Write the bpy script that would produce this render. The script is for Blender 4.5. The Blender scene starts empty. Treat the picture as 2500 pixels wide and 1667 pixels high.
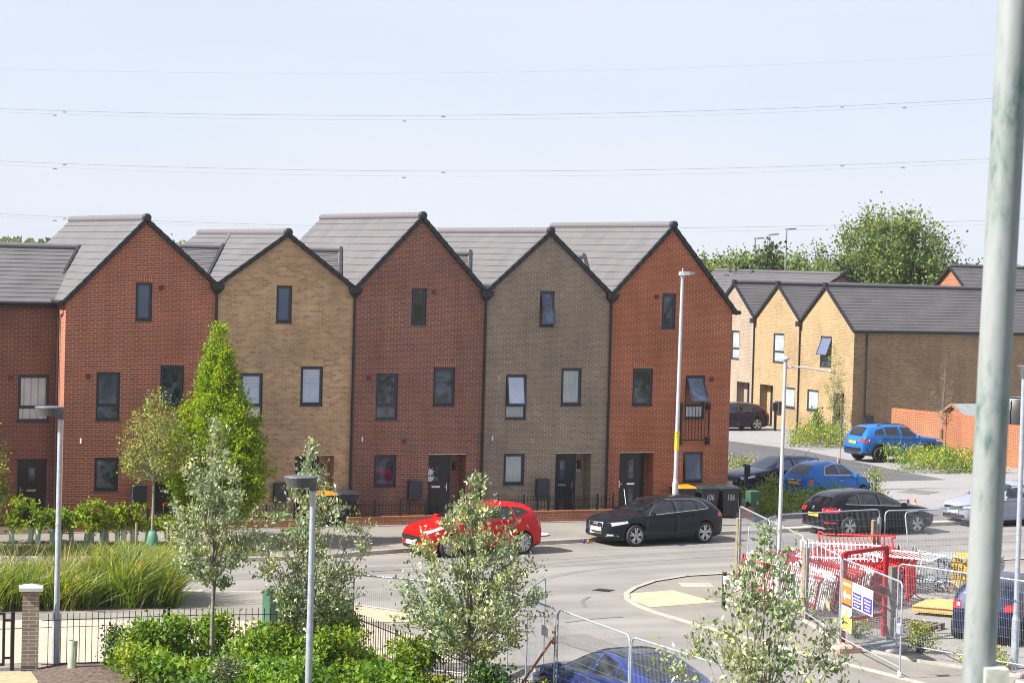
import bpy, bmesh, math, random
import numpy as np
from mathutils import Vector, Matrix
R = math.radians
PI = math.pi
rnd = random.Random(7)
sc = bpy.context.scene
COL = sc.collection
SKY_STR, SUN_STR, EXPO = .1, 4.4, 1.38
VEIL, VCOL = .93, (2.92, 3.10, 3.56)

# ------------------------------------------------------------------ materials
MATS = {}
def newmat(name):
    m = bpy.data.materials.new(name); m.use_nodes = True
    m.node_tree.nodes.clear(); MATS[name] = m
    return m, m.node_tree.nodes, m.node_tree.links
def N(nd, t, **kw):
    n = nd.new(t)
    for k, v in kw.items(): setattr(n, k, v)
    return n
def ramp(nd, stops):
    r = nd.new('ShaderNodeValToRGB')
    e = r.color_ramp.elements
    while len(e) < len(stops): e.new(.5)
    for k, (p, c) in enumerate(stops):
        e[k].position = p; e[k].color = (*c, 1) if len(c) == 3 else c
    return r
def c4(c): return (c[0], c[1], c[2], 1)
def mixrgb(nd, ln, fac, a, b, mode='MIX'):
    n = nd.new('ShaderNodeMix'); n.data_type = 'RGBA'; n.blend_type = mode
    if isinstance(fac, (int, float)): n.inputs[0].default_value = fac
    else: ln.new(fac, n.inputs[0])
    for i, x in ((6, a), (7, b)):
        if isinstance(x, tuple): n.inputs[i].default_value = c4(x)
        else: ln.new(x, n.inputs[i])
    return n.outputs[2]
def simple(name, col, rough=.6, metal=0., var=.18, scale=6., bump=0., spec=.5, coat=0., fine=60., alpha=None):
    m, nd, ln = newmat(name)
    o = N(nd, 'ShaderNodeOutputMaterial'); p = N(nd, 'ShaderNodeBsdfPrincipled')
    g = N(nd, 'ShaderNodeNewGeometry')
    n1 = N(nd, 'ShaderNodeTexNoise'); n1.inputs['Scale'].default_value = scale; n1.inputs['Detail'].default_value = 5
    n2 = N(nd, 'ShaderNodeTexNoise'); n2.inputs['Scale'].default_value = fine; n2.inputs['Detail'].default_value = 3
    ln.new(g.outputs['Position'], n1.inputs['Vector']); ln.new(g.outputs['Position'], n2.inputs['Vector'])
    ad = N(nd, 'ShaderNodeMath', operation='ADD'); ln.new(n1.outputs[0], ad.inputs[0])
    ml = N(nd, 'ShaderNodeMath', operation='MULTIPLY'); ml.inputs[1].default_value = .5
    ln.new(n2.outputs[0], ml.inputs[0]); ln.new(ml.outputs[0], ad.inputs[1])
    lo = tuple(max(0, x*(1-var)) for x in col); hi = tuple(min(1, x*(1+var)) for x in col)
    r = ramp(nd, [(.55, lo), (.95, hi)]); ln.new(ad.outputs[0], r.inputs[0])
    ln.new(r.outputs[0], p.inputs['Base Color'])
    p.inputs['Roughness'].default_value = rough; p.inputs['Metallic'].default_value = metal
    p.inputs['Specular IOR Level'].default_value = spec
    if coat: p.inputs['Coat Weight'].default_value = coat; p.inputs['Coat Roughness'].default_value = .04
    if bump:
        b = N(nd, 'ShaderNodeBump'); b.inputs['Strength'].default_value = bump; b.inputs['Distance'].default_value = .02
        ln.new(n2.outputs[0], b.inputs['Height']); ln.new(b.outputs[0], p.inputs['Normal'])
    ln.new(p.outputs[0], o.inputs[0])
    return m
def brick(name, c1, c2, mortar, c3=None, soldier=False, blot=.5, mort=.01):
    m, nd, ln = newmat(name)
    o = N(nd, 'ShaderNodeOutputMaterial'); p = N(nd, 'ShaderNodeBsdfPrincipled')
    g = N(nd, 'ShaderNodeNewGeometry'); s = N(nd, 'ShaderNodeSeparateXYZ'); ln.new(g.outputs['Position'], s.inputs[0])
    ad = N(nd, 'ShaderNodeMath', operation='ADD'); ln.new(s.outputs[0], ad.inputs[0]); ln.new(s.outputs[1], ad.inputs[1])
    cb = N(nd, 'ShaderNodeCombineXYZ')
    if soldier: ln.new(s.outputs[2], cb.inputs[0]); ln.new(ad.outputs[0], cb.inputs[1])
    else: ln.new(ad.outputs[0], cb.inputs[0]); ln.new(s.outputs[2], cb.inputs[1])
    b = N(nd, 'ShaderNodeTexBrick'); b.offset = 0 if soldier else .5
    ln.new(cb.outputs[0], b.inputs['Vector'])
    b.inputs['Scale'].default_value = 1; b.inputs['Brick Width'].default_value = .225; b.inputs['Row Height'].default_value = .075
    b.inputs['Mortar Size'].default_value = mort*.62; b.inputs['Mortar Smooth'].default_value = .1; b.inputs['Bias'].default_value = 0
    # patches of brick tone vary over the wall
    n1 = N(nd, 'ShaderNodeTexNoise'); n1.inputs['Scale'].default_value = .9; n1.inputs['Detail'].default_value = 6
    n2 = N(nd, 'ShaderNodeTexNoise'); n2.inputs['Scale'].default_value = 9; n2.inputs['Detail'].default_value = 3
    ln.new(g.outputs['Position'], n1.inputs['Vector']); ln.new(cb.outputs[0], n2.inputs['Vector'])
    r1 = ramp(nd, [(.35, c1), (.65, tuple(x*.82 for x in c1))]); ln.new(n1.outputs[0], r1.inputs[0])
    r2 = ramp(nd, [(.42, c2), (.62, c3 or tuple(x*1.2 for x in c2))]); ln.new(n2.outputs[0], r2.inputs[0])
    ln.new(r1.outputs[0], b.inputs['Color1']); ln.new(r2.outputs[0], b.inputs['Color2'])
    n3 = N(nd, 'ShaderNodeTexNoise'); n3.inputs['Scale'].default_value = .55; n3.inputs['Detail'].default_value = 4
    ln.new(g.outputs['Position'], n3.inputs['Vector'])
    r3 = ramp(nd, [(.38, tuple(x*(1-.45*blot) for x in mortar)), (.62, mortar)]); ln.new(n3.outputs[0], r3.inputs[0])
    ln.new(r3.outputs[0], b.inputs['Mortar'])
    # weathering: broad tone drift and faint rain streaks
    n4 = N(nd, 'ShaderNodeTexNoise'); n4.inputs['Scale'].default_value = .4; n4.inputs['Detail'].default_value = 7; n4.inputs['Roughness'].default_value = .65; ln.new(g.outputs['Position'], n4.inputs['Vector'])
    mp = N(nd, 'ShaderNodeMapping'); mp.inputs['Scale'].default_value = (2.2, .22, 1); ln.new(cb.outputs[0], mp.inputs[0]); n5 = N(nd, 'ShaderNodeTexNoise'); n5.inputs['Scale'].default_value = 1; n5.inputs['Detail'].default_value = 5
    if not soldier: ln.new(mp.outputs[0], n5.inputs['Vector'])
    r4 = ramp(nd, [(.32, (.80,.80,.82)), (.5, (1,1,1)), (.68, (1.14,1.13,1.11))]); ln.new(n4.outputs[0], r4.inputs[0]); r5 = ramp(nd, [(.3, (.88,.87,.87)), (.6, (1.05,1.05,1.05))]); ln.new(n5.outputs[0], r5.inputs[0])
    wcol = mixrgb(nd, ln, .9, mixrgb(nd, ln, .9, b.outputs['Color'], r4.outputs[0], 'MULTIPLY'), r5.outputs[0], 'MULTIPLY')
    ln.new(wcol, p.inputs['Base Color']); p.inputs['Roughness'].default_value = .88
    p.inputs['Specular IOR Level'].default_value = .25
    bp = N(nd, 'ShaderNodeBump'); bp.inputs['Strength'].default_value = .5; bp.inputs['Distance'].default_value = .006; bp.invert = True
    ln.new(b.outputs['Fac'], bp.inputs['Height']); ln.new(bp.outputs[0], p.inputs['Normal'])
    ln.new(p.outputs[0], o.inputs[0])
    return m
def tile(name, col):
    # large-format roof tile: streaks down the slope, faint joints
    m, nd, ln = newmat(name)
    o = N(nd, 'ShaderNodeOutputMaterial'); p = N(nd, 'ShaderNodeBsdfPrincipled')
    g = N(nd, 'ShaderNodeNewGeometry')
    n1 = N(nd, 'ShaderNodeTexNoise'); n1.inputs['Scale'].default_value = 1.3; n1.inputs['Detail'].default_value = 6
    n2 = N(nd, 'ShaderNodeTexVoronoi'); n2.inputs['Scale'].default_value = 2.9
    ln.new(g.outputs['Position'], n1.inputs['Vector']); ln.new(g.outputs['Position'], n2.inputs['Vector'])
    r1 = ramp(nd, [(.3, tuple(x*.86 for x in col)), (.7, tuple(x*1.1 for x in col))]); ln.new(n1.outputs[0], r1.inputs[0])
    mx = mixrgb(nd, ln, .06, r1.outputs[0], n2.outputs['Color'], 'OVERLAY')
    hs = N(nd, 'ShaderNodeHueSaturation'); hs.inputs['Saturation'].default_value = .55; ln.new(mx, hs.inputs['Color'])
    ln.new(hs.outputs[0], p.inputs['Base Color']); p.inputs['Roughness'].default_value = .58
    ln.new(p.outputs[0], o.inputs[0])
    return m
def ground_mat(name, stops, scale=.6, rough=.92, streak=None, fine=90., bump=.15, cells=None):
    m, nd, ln = newmat(name)
    o = N(nd, 'ShaderNodeOutputMaterial'); p = N(nd, 'ShaderNodeBsdfPrincipled')
    g = N(nd, 'ShaderNodeNewGeometry')
    n1 = N(nd, 'ShaderNodeTexNoise'); n1.inputs['Scale'].default_value = scale; n1.inputs['Detail'].default_value = 8; n1.inputs['Roughness'].default_value = .6
    n2 = N(nd, 'ShaderNodeTexNoise'); n2.inputs['Scale'].default_value = fine; n2.inputs['Detail'].default_value = 2
    ln.new(g.outputs['Position'], n1.inputs['Vector']); ln.new(g.outputs['Position'], n2.inputs['Vector'])
    r = ramp(nd, stops); ln.new(n1.outputs[0], r.inputs[0])
    col = r.outputs[0]
    gr = ramp(nd, [(.35, (.78, .78, .78)), (.65, (1.1, 1.1, 1.1))]); ln.new(n2.outputs[0], gr.inputs[0])
    col = mixrgb(nd, ln, .7, col, gr.outputs[0], 'MULTIPLY')
    if streak:   # tyre-worn bands and patched strips along the road
        mp = N(nd, 'ShaderNodeMapping'); mp.inputs['Scale'].default_value = streak[0]; mp.inputs['Rotation'].default_value = (0, 0, streak[1])
        ln.new(g.outputs['Position'], mp.inputs[0])
        n3 = N(nd, 'ShaderNodeTexNoise'); n3.inputs['Scale'].default_value = 1; n3.inputs['Detail'].default_value = 4
        ln.new(mp.outputs[0], n3.inputs['Vector'])
        r3 = ramp(nd, [(.35, (streak[2],)*3), (.6, (1.06,)*3)]); ln.new(n3.outputs[0], r3.inputs[0])
        col = mixrgb(nd, ln, .9, col, r3.outputs[0], 'MULTIPLY')
    if cells:    # paving units
        b = N(nd, 'ShaderNodeTexBrick'); b.inputs['Scale'].default_value = 1
        b.inputs['Brick Width'].default_value = cells[0]; b.inputs['Row Height'].default_value = cells[1]; b.inputs['Mortar Size'].default_value = cells[2]
        b.inputs['Color1'].default_value = (1, 1, 1, 1); b.inputs['Color2'].default_value = (.9, .89, .88, 1); b.inputs['Mortar'].default_value = (.72, .7, .68, 1)
        ln.new(g.outputs['Position'], b.inputs['Vector'])
        col = mixrgb(nd, ln, .8, col, b.outputs['Color'], 'MULTIPLY')
    ln.new(col, p.inputs['Base Color']); p.inputs['Roughness'].default_value = rough; p.inputs['Specular IOR Level'].default_value = .25
    if bump:
        bp = N(nd, 'ShaderNodeBump'); bp.inputs['Strength'].default_value = bump; bp.inputs['Distance'].default_value = .01
        ln.new(n2.outputs[0], bp.inputs['Height']); ln.new(bp.outputs[0], p.inputs['Normal'])
    ln.new(p.outputs[0], o.inputs[0])
    return m
def leafmat(name, col, trans=.35, rough=.5, var=.3):
    m, nd, ln = newmat(name)
    o = N(nd, 'ShaderNodeOutputMaterial'); p = N(nd, 'ShaderNodeBsdfPrincipled'); t = N(nd, 'ShaderNodeBsdfTranslucent')
    g = N(nd, 'ShaderNodeNewGeometry')
    n1 = N(nd, 'ShaderNodeTexNoise'); n1.inputs['Scale'].default_value = 7; n1.inputs['Detail'].default_value = 2
    ln.new(g.outputs['Position'], n1.inputs['Vector'])
    r = ramp(nd, [(.3, tuple(x*(1-var) for x in col)), (.7, tuple(min(1, x*(1+var)) for x in col))]); ln.new(n1.outputs[0], r.inputs[0])
    n2 = N(nd, 'ShaderNodeTexNoise'); n2.inputs['Scale'].default_value = 1.1; n2.inputs['Detail'].default_value = 3; ln.new(g.outputs['Position'], n2.inputs['Vector'])
    r2 = ramp(nd, [(.36, (.62, .78, .8)), (.5, (1, 1, 1)), (.64, (1.3, 1.12, .8))]); ln.new(n2.outputs[0], r2.inputs[0])
    colr = mixrgb(nd, ln, .75, r.outputs[0], r2.outputs[0], 'MULTIPLY')
    ln.new(colr, p.inputs['Base Color']); p.inputs['Roughness'].default_value = rough; p.inputs['Specular IOR Level'].default_value = .35
    hs = N(nd, 'ShaderNodeHueSaturation'); hs.inputs['Value'].default_value = 1.3; hs.inputs['Saturation'].default_value = 1.1; hs.inputs['Hue'].default_value = .485
    ln.new(colr, hs.inputs['Color']); ln.new(hs.outputs[0], t.inputs['Color'])
    mx = N(nd, 'ShaderNodeMixShader'); mx.inputs[0].default_value = trans
    ln.new(p.outputs[0], mx.inputs[1]); ln.new(t.outputs[0], mx.inputs[2]); ln.new(mx.outputs[0], o.inputs[0])
    return m
def blindmat(name, col, axis, period, dark=.8):
    # glazing with a blind right behind the pane: slats as a regular band pattern under a glossy coat
    m, nd, ln = newmat(name)
    o = N(nd, 'ShaderNodeOutputMaterial'); p = N(nd, 'ShaderNodeBsdfPrincipled')
    g = N(nd, 'ShaderNodeNewGeometry'); s = N(nd, 'ShaderNodeSeparateXYZ'); ln.new(g.outputs['Position'], s.inputs[0])
    ad = N(nd, 'ShaderNodeMath', operation='ADD'); ln.new(s.outputs[0], ad.inputs[0]); ln.new(s.outputs[1], ad.inputs[1])
    src = s.outputs[2] if axis == 'z' else ad.outputs[0]
    mu = N(nd, 'ShaderNodeMath', operation='MULTIPLY'); mu.inputs[1].default_value = 1/period; ln.new(src, mu.inputs[0])
    fr = N(nd, 'ShaderNodeMath', operation='FRACT'); ln.new(mu.outputs[0], fr.inputs[0])
    n1 = N(nd, 'ShaderNodeTexNoise'); n1.inputs['Scale'].default_value = 2.5; n1.inputs['Detail'].default_value = 4; ln.new(g.outputs['Position'], n1.inputs['Vector'])
    r = ramp(nd, [(0, tuple(x*dark for x in col)), (.18, col), (.85, tuple(min(1, x*1.05) for x in col)), (1, tuple(x*dark for x in col))]); ln.new(fr.outputs[0], r.inputs[0])
    r2 = ramp(nd, [(.3, (.75,)*3), (.7, (1.05,)*3)]); ln.new(n1.outputs[0], r2.inputs[0])
    col_ = mixrgb(nd, ln, .8, r.outputs[0], r2.outputs[0], 'MULTIPLY')
    ln.new(col_, p.inputs['Base Color']); p.inputs['Roughness'].default_value = .35
    p.inputs['Coat Weight'].default_value = 1; p.inputs['Coat Roughness'].default_value = .02
    ln.new(p.outputs[0], o.inputs[0])
    return m
def roommat(name, c1, c2, scale=2.2):
    # dark glazing: dim shapes of the room behind, mirror-like surface
    m, nd, ln = newmat(name)
    o = N(nd, 'ShaderNodeOutputMaterial'); p = N(nd, 'ShaderNodeBsdfPrincipled')
    g = N(nd, 'ShaderNodeNewGeometry')
    n1 = N(nd, 'ShaderNodeTexNoise'); n1.inputs['Scale'].default_value = scale; n1.inputs['Detail'].default_value = 4; n1.inputs['Distortion'].default_value = 1.5
    ln.new(g.outputs['Position'], n1.inputs['Vector'])
    r = ramp(nd, [(.42, c1), (.6, c2)]); ln.new(n1.outputs[0], r.inputs[0])
    ln.new(r.outputs[0], p.inputs['Base Color']); p.inputs['Roughness'].default_value = .04
    p.inputs['Specular IOR Level'].default_value = .9
    n2 = N(nd, 'ShaderNodeTexNoise'); n2.inputs['Scale'].default_value = 1.7; n2.inputs['Detail'].default_value = 1; ln.new(g.outputs['Position'], n2.inputs['Vector'])
    b = N(nd, 'ShaderNodeBump'); b.inputs['Strength'].default_value = .06; b.inputs['Distance'].default_value = .05; ln.new(n2.outputs[0], b.inputs['Height']); ln.new(b.outputs[0], p.inputs['Normal'])
    ln.new(p.outputs[0], o.inputs[0])
    return m
def carpaint(name, col, metal=.3, rough=.35):
    metal = metal*.4
    m, nd, ln = newmat(name)
    o = N(nd, 'ShaderNodeOutputMaterial'); p = N(nd, 'ShaderNodeBsdfPrincipled')
    g = N(nd, 'ShaderNodeNewGeometry'); n1 = N(nd, 'ShaderNodeTexNoise'); n1.inputs['Scale'].default_value = 3; n1.inputs['Detail'].default_value = 6
    ln.new(g.outputs['Position'], n1.inputs['Vector'])
    r = ramp(nd, [(.3, tuple(x*.88 for x in col)), (.7, tuple(min(1, x*1.08) for x in col))]); ln.new(n1.outputs[0], r.inputs[0])
    ln.new(r.outputs[0], p.inputs['Base Color']); p.inputs['Metallic'].default_value = metal; p.inputs['Roughness'].default_value = rough
    p.inputs['Coat Weight'].default_value = .7; p.inputs['Coat Roughness'].default_value = .02; p.inputs['Specular IOR Level'].default_value = .08; p.inputs['Coat IOR'].default_value = 1.36
    ln.new(p.outputs[0], o.inputs[0])
    return m

# ------------------------------------------------------------------ mesh helper
class MB:
    def __init__(s): s.v = []; s.f = []; s.m = []; s.s = []
    def add(s, vs, fs, m=0, sm=False):
        o = len(s.v); s.v += [tuple(v) for v in vs]
        for f in fs: s.f.append(tuple(o+i for i in f)); s.m.append(m); s.s.append(sm)
        return s
    def box(s, x0, x1, y0, y1, z0, z1, m=0):
        x0, x1 = min(x0, x1), max(x0, x1); y0, y1 = min(y0, y1), max(y0, y1); z0, z1 = min(z0, z1), max(z0, z1)
        return s.add([(x0,y0,z0),(x1,y0,z0),(x1,y1,z0),(x0,y1,z0),(x0,y0,z1),(x1,y0,z1),(x1,y1,z1),(x0,y1,z1)],
              [(0,3,2,1),(4,5,6,7),(0,1,5,4),(1,2,6,5),(2,3,7,6),(3,0,4,7)], m)
    def bevbox(s, x0, x1, y0, y1, z0, z1, b=.01, m=0):
        # box with chamfered upright and top edges
        def ring(i, z): return [(x0+i+b,y0+i,z),(x1-i-b,y0+i,z),(x1-i,y0+i+b,z),(x1-i,y1-i-b,z),(x1-i-b,y1-i,z),(x0+i+b,y1-i,z),(x0+i,y1-i-b,z),(x0+i,y0+i+b,z)]
        vs = ring(0, z0)+ring(0, z1-b)+ring(b, z1)
        fs = [tuple(range(7, -1, -1)), tuple(range(16, 24))]
        for k in (0, 8):
            for i in range(8): j = (i+1) % 8; fs.append((k+i, k+j, k+8+j, k+8+i))
        return s.add(vs, fs, m)
    def obox(s, c, a, b, d, m=0):
        c, a, b, d = map(Vector, (c, a, b, d))
        vs = [c+i*a+j*b+k*d for k in (-1,1) for j in (-1,1) for i in (-1,1)]
        return s.add(vs, [(0,2,3,1),(4,5,7,6),(0,1,5,4),(1,3,7,5),(3,2,6,7),(2,0,4,6)], m)
    def bar(s, p0, p1, w, h, m=0, up=(0,0,1)):
        p0, p1 = Vector(p0), Vector(p1); d = p1-p0
        if d.length < 1e-6: return s
        dn = d.normalized(); u = Vector(up)
        if abs(dn.dot(u)) > .98: u = Vector((0,1,0))
        r = dn.cross(u).normalized(); u = r.cross(dn)
        return s.obox((p0+p1)/2, d/2, r*w/2, u*h/2, m)
    def tube(s, pts, r, n=8, m=0, caps=True, sm=True):
        pts = [Vector(p) for p in pts]
        rs = r if isinstance(r, (list, tuple)) else [r]*len(pts)
        o = len(s.v); prev = None; vs = []
        for i, p in enumerate(pts):
            t = (pts[min(i+1, len(pts)-1)]-pts[max(i-1, 0)])
            t = t.normalized() if t.length > 1e-9 else Vector((0,0,1))
            if prev is None:
                u = Vector((0,0,1)) if abs(t.z) < .9 else Vector((1,0,0))
                a = t.cross(u).normalized()
            else:
                a = prev-t*prev.dot(t); a = a.normalized() if a.length > 1e-6 else t.orthogonal().normalized()
            prev = a; b = t.cross(a)
            for k in range(n):
                th = 2*PI*k/n; vs.append(p+(a*math.cos(th)+b*math.sin(th))*rs[i])
        fs = []
        for i in range(len(pts)-1):
            for k in range(n):
                j = (k+1) % n; fs.append((i*n+k, i*n+j, (i+1)*n+j, (i+1)*n+k))
        s.add(vs, fs, m, sm)
        if caps:
            s.add(vs[:n], [tuple(range(n-1, -1, -1))], m); s.add(vs[-n:], [tuple(range(n))], m)
        return s
    def lathe(s, prof, n=20, origin=(0,0,0), axis='z', m=0, sm=True):
        vs = []; ox, oy, oz = origin
        for r, h in prof:
            for k in range(n):
                a = 2*PI*k/n; x, y = r*math.cos(a), r*math.sin(a)
                vs.append((ox+x, oy+y, oz+h) if axis == 'z' else ((ox+x, oy+h, oz+y) if axis == 'y' else (ox+h, oy+x, oz+y)))
        fs = []
        for i in range(len(prof)-1):
            for k in range(n):
                j = (k+1) % n
                q = (i*n+k, i*n+j, (i+1)*n+j, (i+1)*n+k)
                fs.append(q if axis != 'y' else q[::-1])
        return s.add(vs, fs, m, sm)
    def poly(s, pts, m=0): return s.add(pts, [tuple(range(len(pts)))], m)
    def slab(s, pts, z0, z1, m=0, ms=None):
        n = len(pts)
        zz = (lambda p: z1(p[0], p[1])) if callable(z1) else (lambda p: z1)
        vs = [(p[0], p[1], z0) for p in pts]+[(p[0], p[1], zz(p)) for p in pts]
        s.add(vs, [tuple(range(n, 2*n))], m)
        o = len(s.v)-2*n
        for i in range(n):
            j = (i+1) % n; s.f.append((o+i, o+j, o+n+j, o+n+i)); s.m.append(m if ms is None else ms); s.s.append(False)
        return s
    def sphere(s, c, r, n=10, m=0, sz=1.):
        prof = [(max(1e-4, r*math.sin(PI*i/n)), -r*sz*math.cos(PI*i/n)) for i in range(n+1)]
        return s.lathe(prof, max(8, n), c, 'z', m)

def offset_of(p):
    v = Vector((0,0,0))
    while p is not None: v += p.location; p = p.parent
    return v
def build(name, mb, mats, parent=None, local=False, kind=None):
    me = bpy.data.meshes.new(name)
    off = Vector((0,0,0)) if (parent is None or local) else offset_of(parent)
    me.from_pydata([(v[0]-off.x, v[1]-off.y, v[2]-off.z) for v in mb.v] if off.length else mb.v, [], mb.f)
    if not isinstance(mats, (list, tuple)): mats = [mats]
    for m in mats: me.materials.append(m)
    if mb.f:
        me.polygons.foreach_set('material_index', mb.m); me.polygons.foreach_set('use_smooth', mb.s)
    me.update()
    o = bpy.data.objects.new(name, me); COL.objects.link(o)
    if parent is not None: o.parent = parent
    if kind: o['kind'] = kind
    return o
def tag(o, label, cat, group=None, kind=None):
    o['label'] = label; o['category'] = cat
    if group: o['group'] = group
    if kind: o['kind'] = kind
    return o
def thing(name, label, cat, loc=(0,0,0), rz=0., group=None):
    o = bpy.data.objects.new(name, None); COL.objects.link(o); o.empty_display_size = .2
    o.location = loc; o.rotation_euler = (0, 0, rz)
    return tag(o, label, cat, group)
def copy_tree(o, parent=None):
    c = o.copy(); COL.objects.link(c)
    if parent is not None: c.parent = parent
    for ch in [x for x in KIDS.get(o.name, [])]: copy_tree(ch, c)
    return c
KIDS = {}
def index_kids():
    KIDS.clear()
    for o in bpy.data.objects:
        if o.parent: KIDS.setdefault(o.parent.name, []).append(o)
def text(name, body, size, mat, parent, mw, align='CENTER', ext=.001):
    # lettering: mw is the matrix (in the parent's space) of the text plane
    cu = bpy.data.curves.new(name, 'FONT'); cu.body = body; cu.size = size; cu.align_x = align; cu.align_y = 'CENTER'; cu.extrude = ext
    cu.resolution_u = 3
    cu.materials.append(mat)
    tmp = bpy.data.objects.new('tmp', cu); COL.objects.link(tmp); bpy.context.view_layer.update()
    me = bpy.data.meshes.new_from_object(tmp.evaluated_get(bpy.context.evaluated_depsgraph_get())); bpy.data.objects.remove(tmp); bpy.data.curves.remove(cu)
    me.name = name; me.materials.clear(); me.materials.append(mat)
    o = bpy.data.objects.new(name, me); COL.objects.link(o); o.parent = parent; o.matrix_local = mw
    return o
def frame_mat(origin, right, up):
    r = Vector(right).normalized(); u = Vector(up).normalized(); n = r.cross(u)
    m = Matrix((r, u, n)).transposed().to_4x4(); m.translation = Vector(origin)
    return m

# ------------------------------------------------------------------ foliage
def leaf_object(name, P, size, mats, parent=None, seed=1, up=.35, narrow=.55, Dn=None, spread=1., probs=None, size_var=.35, local=False, bend=.25, midx=None):
    """P: (n,3) leaf positions; each leaf is a bent four-vertex blade"""
    g = np.random.default_rng(seed); P = np.asarray(P, float); n = len(P)
    off = offset_of(parent) if (parent is not None and not local) else Vector((0,0,0))
    d = g.normal(size=(n, 3))*spread; d[:, 2] += up
    if Dn is not None: d = d*.6+Dn
    d /= np.linalg.norm(d, axis=1)[:, None]+1e-9
    w = g.normal(size=(n, 3)); w -= d*(w*d).sum(1)[:, None]; w /= np.linalg.norm(w, axis=1)[:, None]+1e-9
    nn = np.cross(d, w)
    L = size*(1+size_var*g.uniform(-1, 1, n))[:, None]; Wd = L*narrow*.5
    base = P-np.array(off)
    v = np.empty((n, 4, 3)); v[:, 0] = base; v[:, 1] = base+d*L*.5-w*Wd+nn*L*bend*.3; v[:, 2] = base+d*L-nn*L*bend*.2; v[:, 3] = base+d*L*.5+w*Wd+nn*L*bend*.3
    me = bpy.data.meshes.new(name)
    me.vertices.add(4*n); me.vertices.foreach_set('co', v.reshape(-1))
    me.loops.add(4*n); me.loops.foreach_set('vertex_index', np.arange(4*n, dtype=np.int32))
    me.polygons.add(n); me.polygons.foreach_set('loop_start', np.arange(0, 4*n, 4, dtype=np.int32))
    for m in mats: me.materials.append(m)
    me.polygons.foreach_set('material_index', (g.choice(len(mats), n, p=probs) if midx is None else midx).astype(np.int32))
    me.update(calc_edges=True); me.validate()
    o = bpy.data.objects.new(name, me); COL.objects.link(o)
    if parent is not None: o.parent = parent
    return o
def blades(name, P, H, lean, width, mats, parent=None, seed=1, probs=None, kind=None, curve=.5):
    """grass / reed blades: 3-segment ribbons from P upward, leaning"""
    g = np.random.default_rng(seed); P = np.asarray(P, float); n = len(P)
    off = np.array(offset_of(parent)) if parent is not None else np.zeros(3)
    h = H*(1+.42*g.uniform(-1, 1, n)); ln_ = np.asarray(lean)[None, :]+g.normal(size=(n, 2))*.36
    a = g.uniform(0, PI, n); wx = np.cos(a)*width*.5; wy = np.sin(a)*width*.5
    ts = np.array([0, .4, .75, 1.]); ws = np.array([.8, 1, .7, .05])
    v = np.empty((n, 4, 2, 3))
    for i, (t, w) in enumerate(zip(ts, ws)):
        k = t*(1-curve)+curve*t*t*1.5
        x = P[:, 0]+ln_[:, 0]*h*k; y = P[:, 1]+ln_[:, 1]*h*k; z = P[:, 2]+h*(t-.22*curve*t*t*t*np.hypot(ln_[:, 0], ln_[:, 1]))
        v[:, i, 0] = np.stack([x-wx*w, y-wy*w, z], 1)-off; v[:, i, 1] = np.stack([x+wx*w, y+wy*w, z], 1)-off
    me = bpy.data.meshes.new(name); me.vertices.add(8*n); me.vertices.foreach_set('co', v.reshape(-1))
    b = (np.arange(n)*8)[:, None, None]; q = np.array([[0,1,3,2],[2,3,5,4],[4,5,7,6]])[None]
    idx = (b+q).reshape(-1).astype(np.int32)
    me.loops.add(12*n); me.loops.foreach_set('vertex_index', idx)
    me.polygons.add(3*n); me.polygons.foreach_set('loop_start', np.arange(0, 12*n, 4, dtype=np.int32))
    for m in mats: me.materials.append(m)
    me.polygons.foreach_set('material_index', np.repeat(g.choice(len(mats), n, p=probs), 3).astype(np.int32))
    me.update(calc_edges=True); me.validate()
    o = bpy.data.objects.new(name, me); COL.objects.link(o)
    if parent is not None: o.parent = parent
    if kind: o['kind'] = kind
    return o
def bez(a, b, c, n=5):
    a, b, c = Vector(a), Vector(b), Vector(c)
    return [a*(1-t)**2+b*2*t*(1-t)+c*t*t for t in [i/(n-1) for i in range(n)]]
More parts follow.
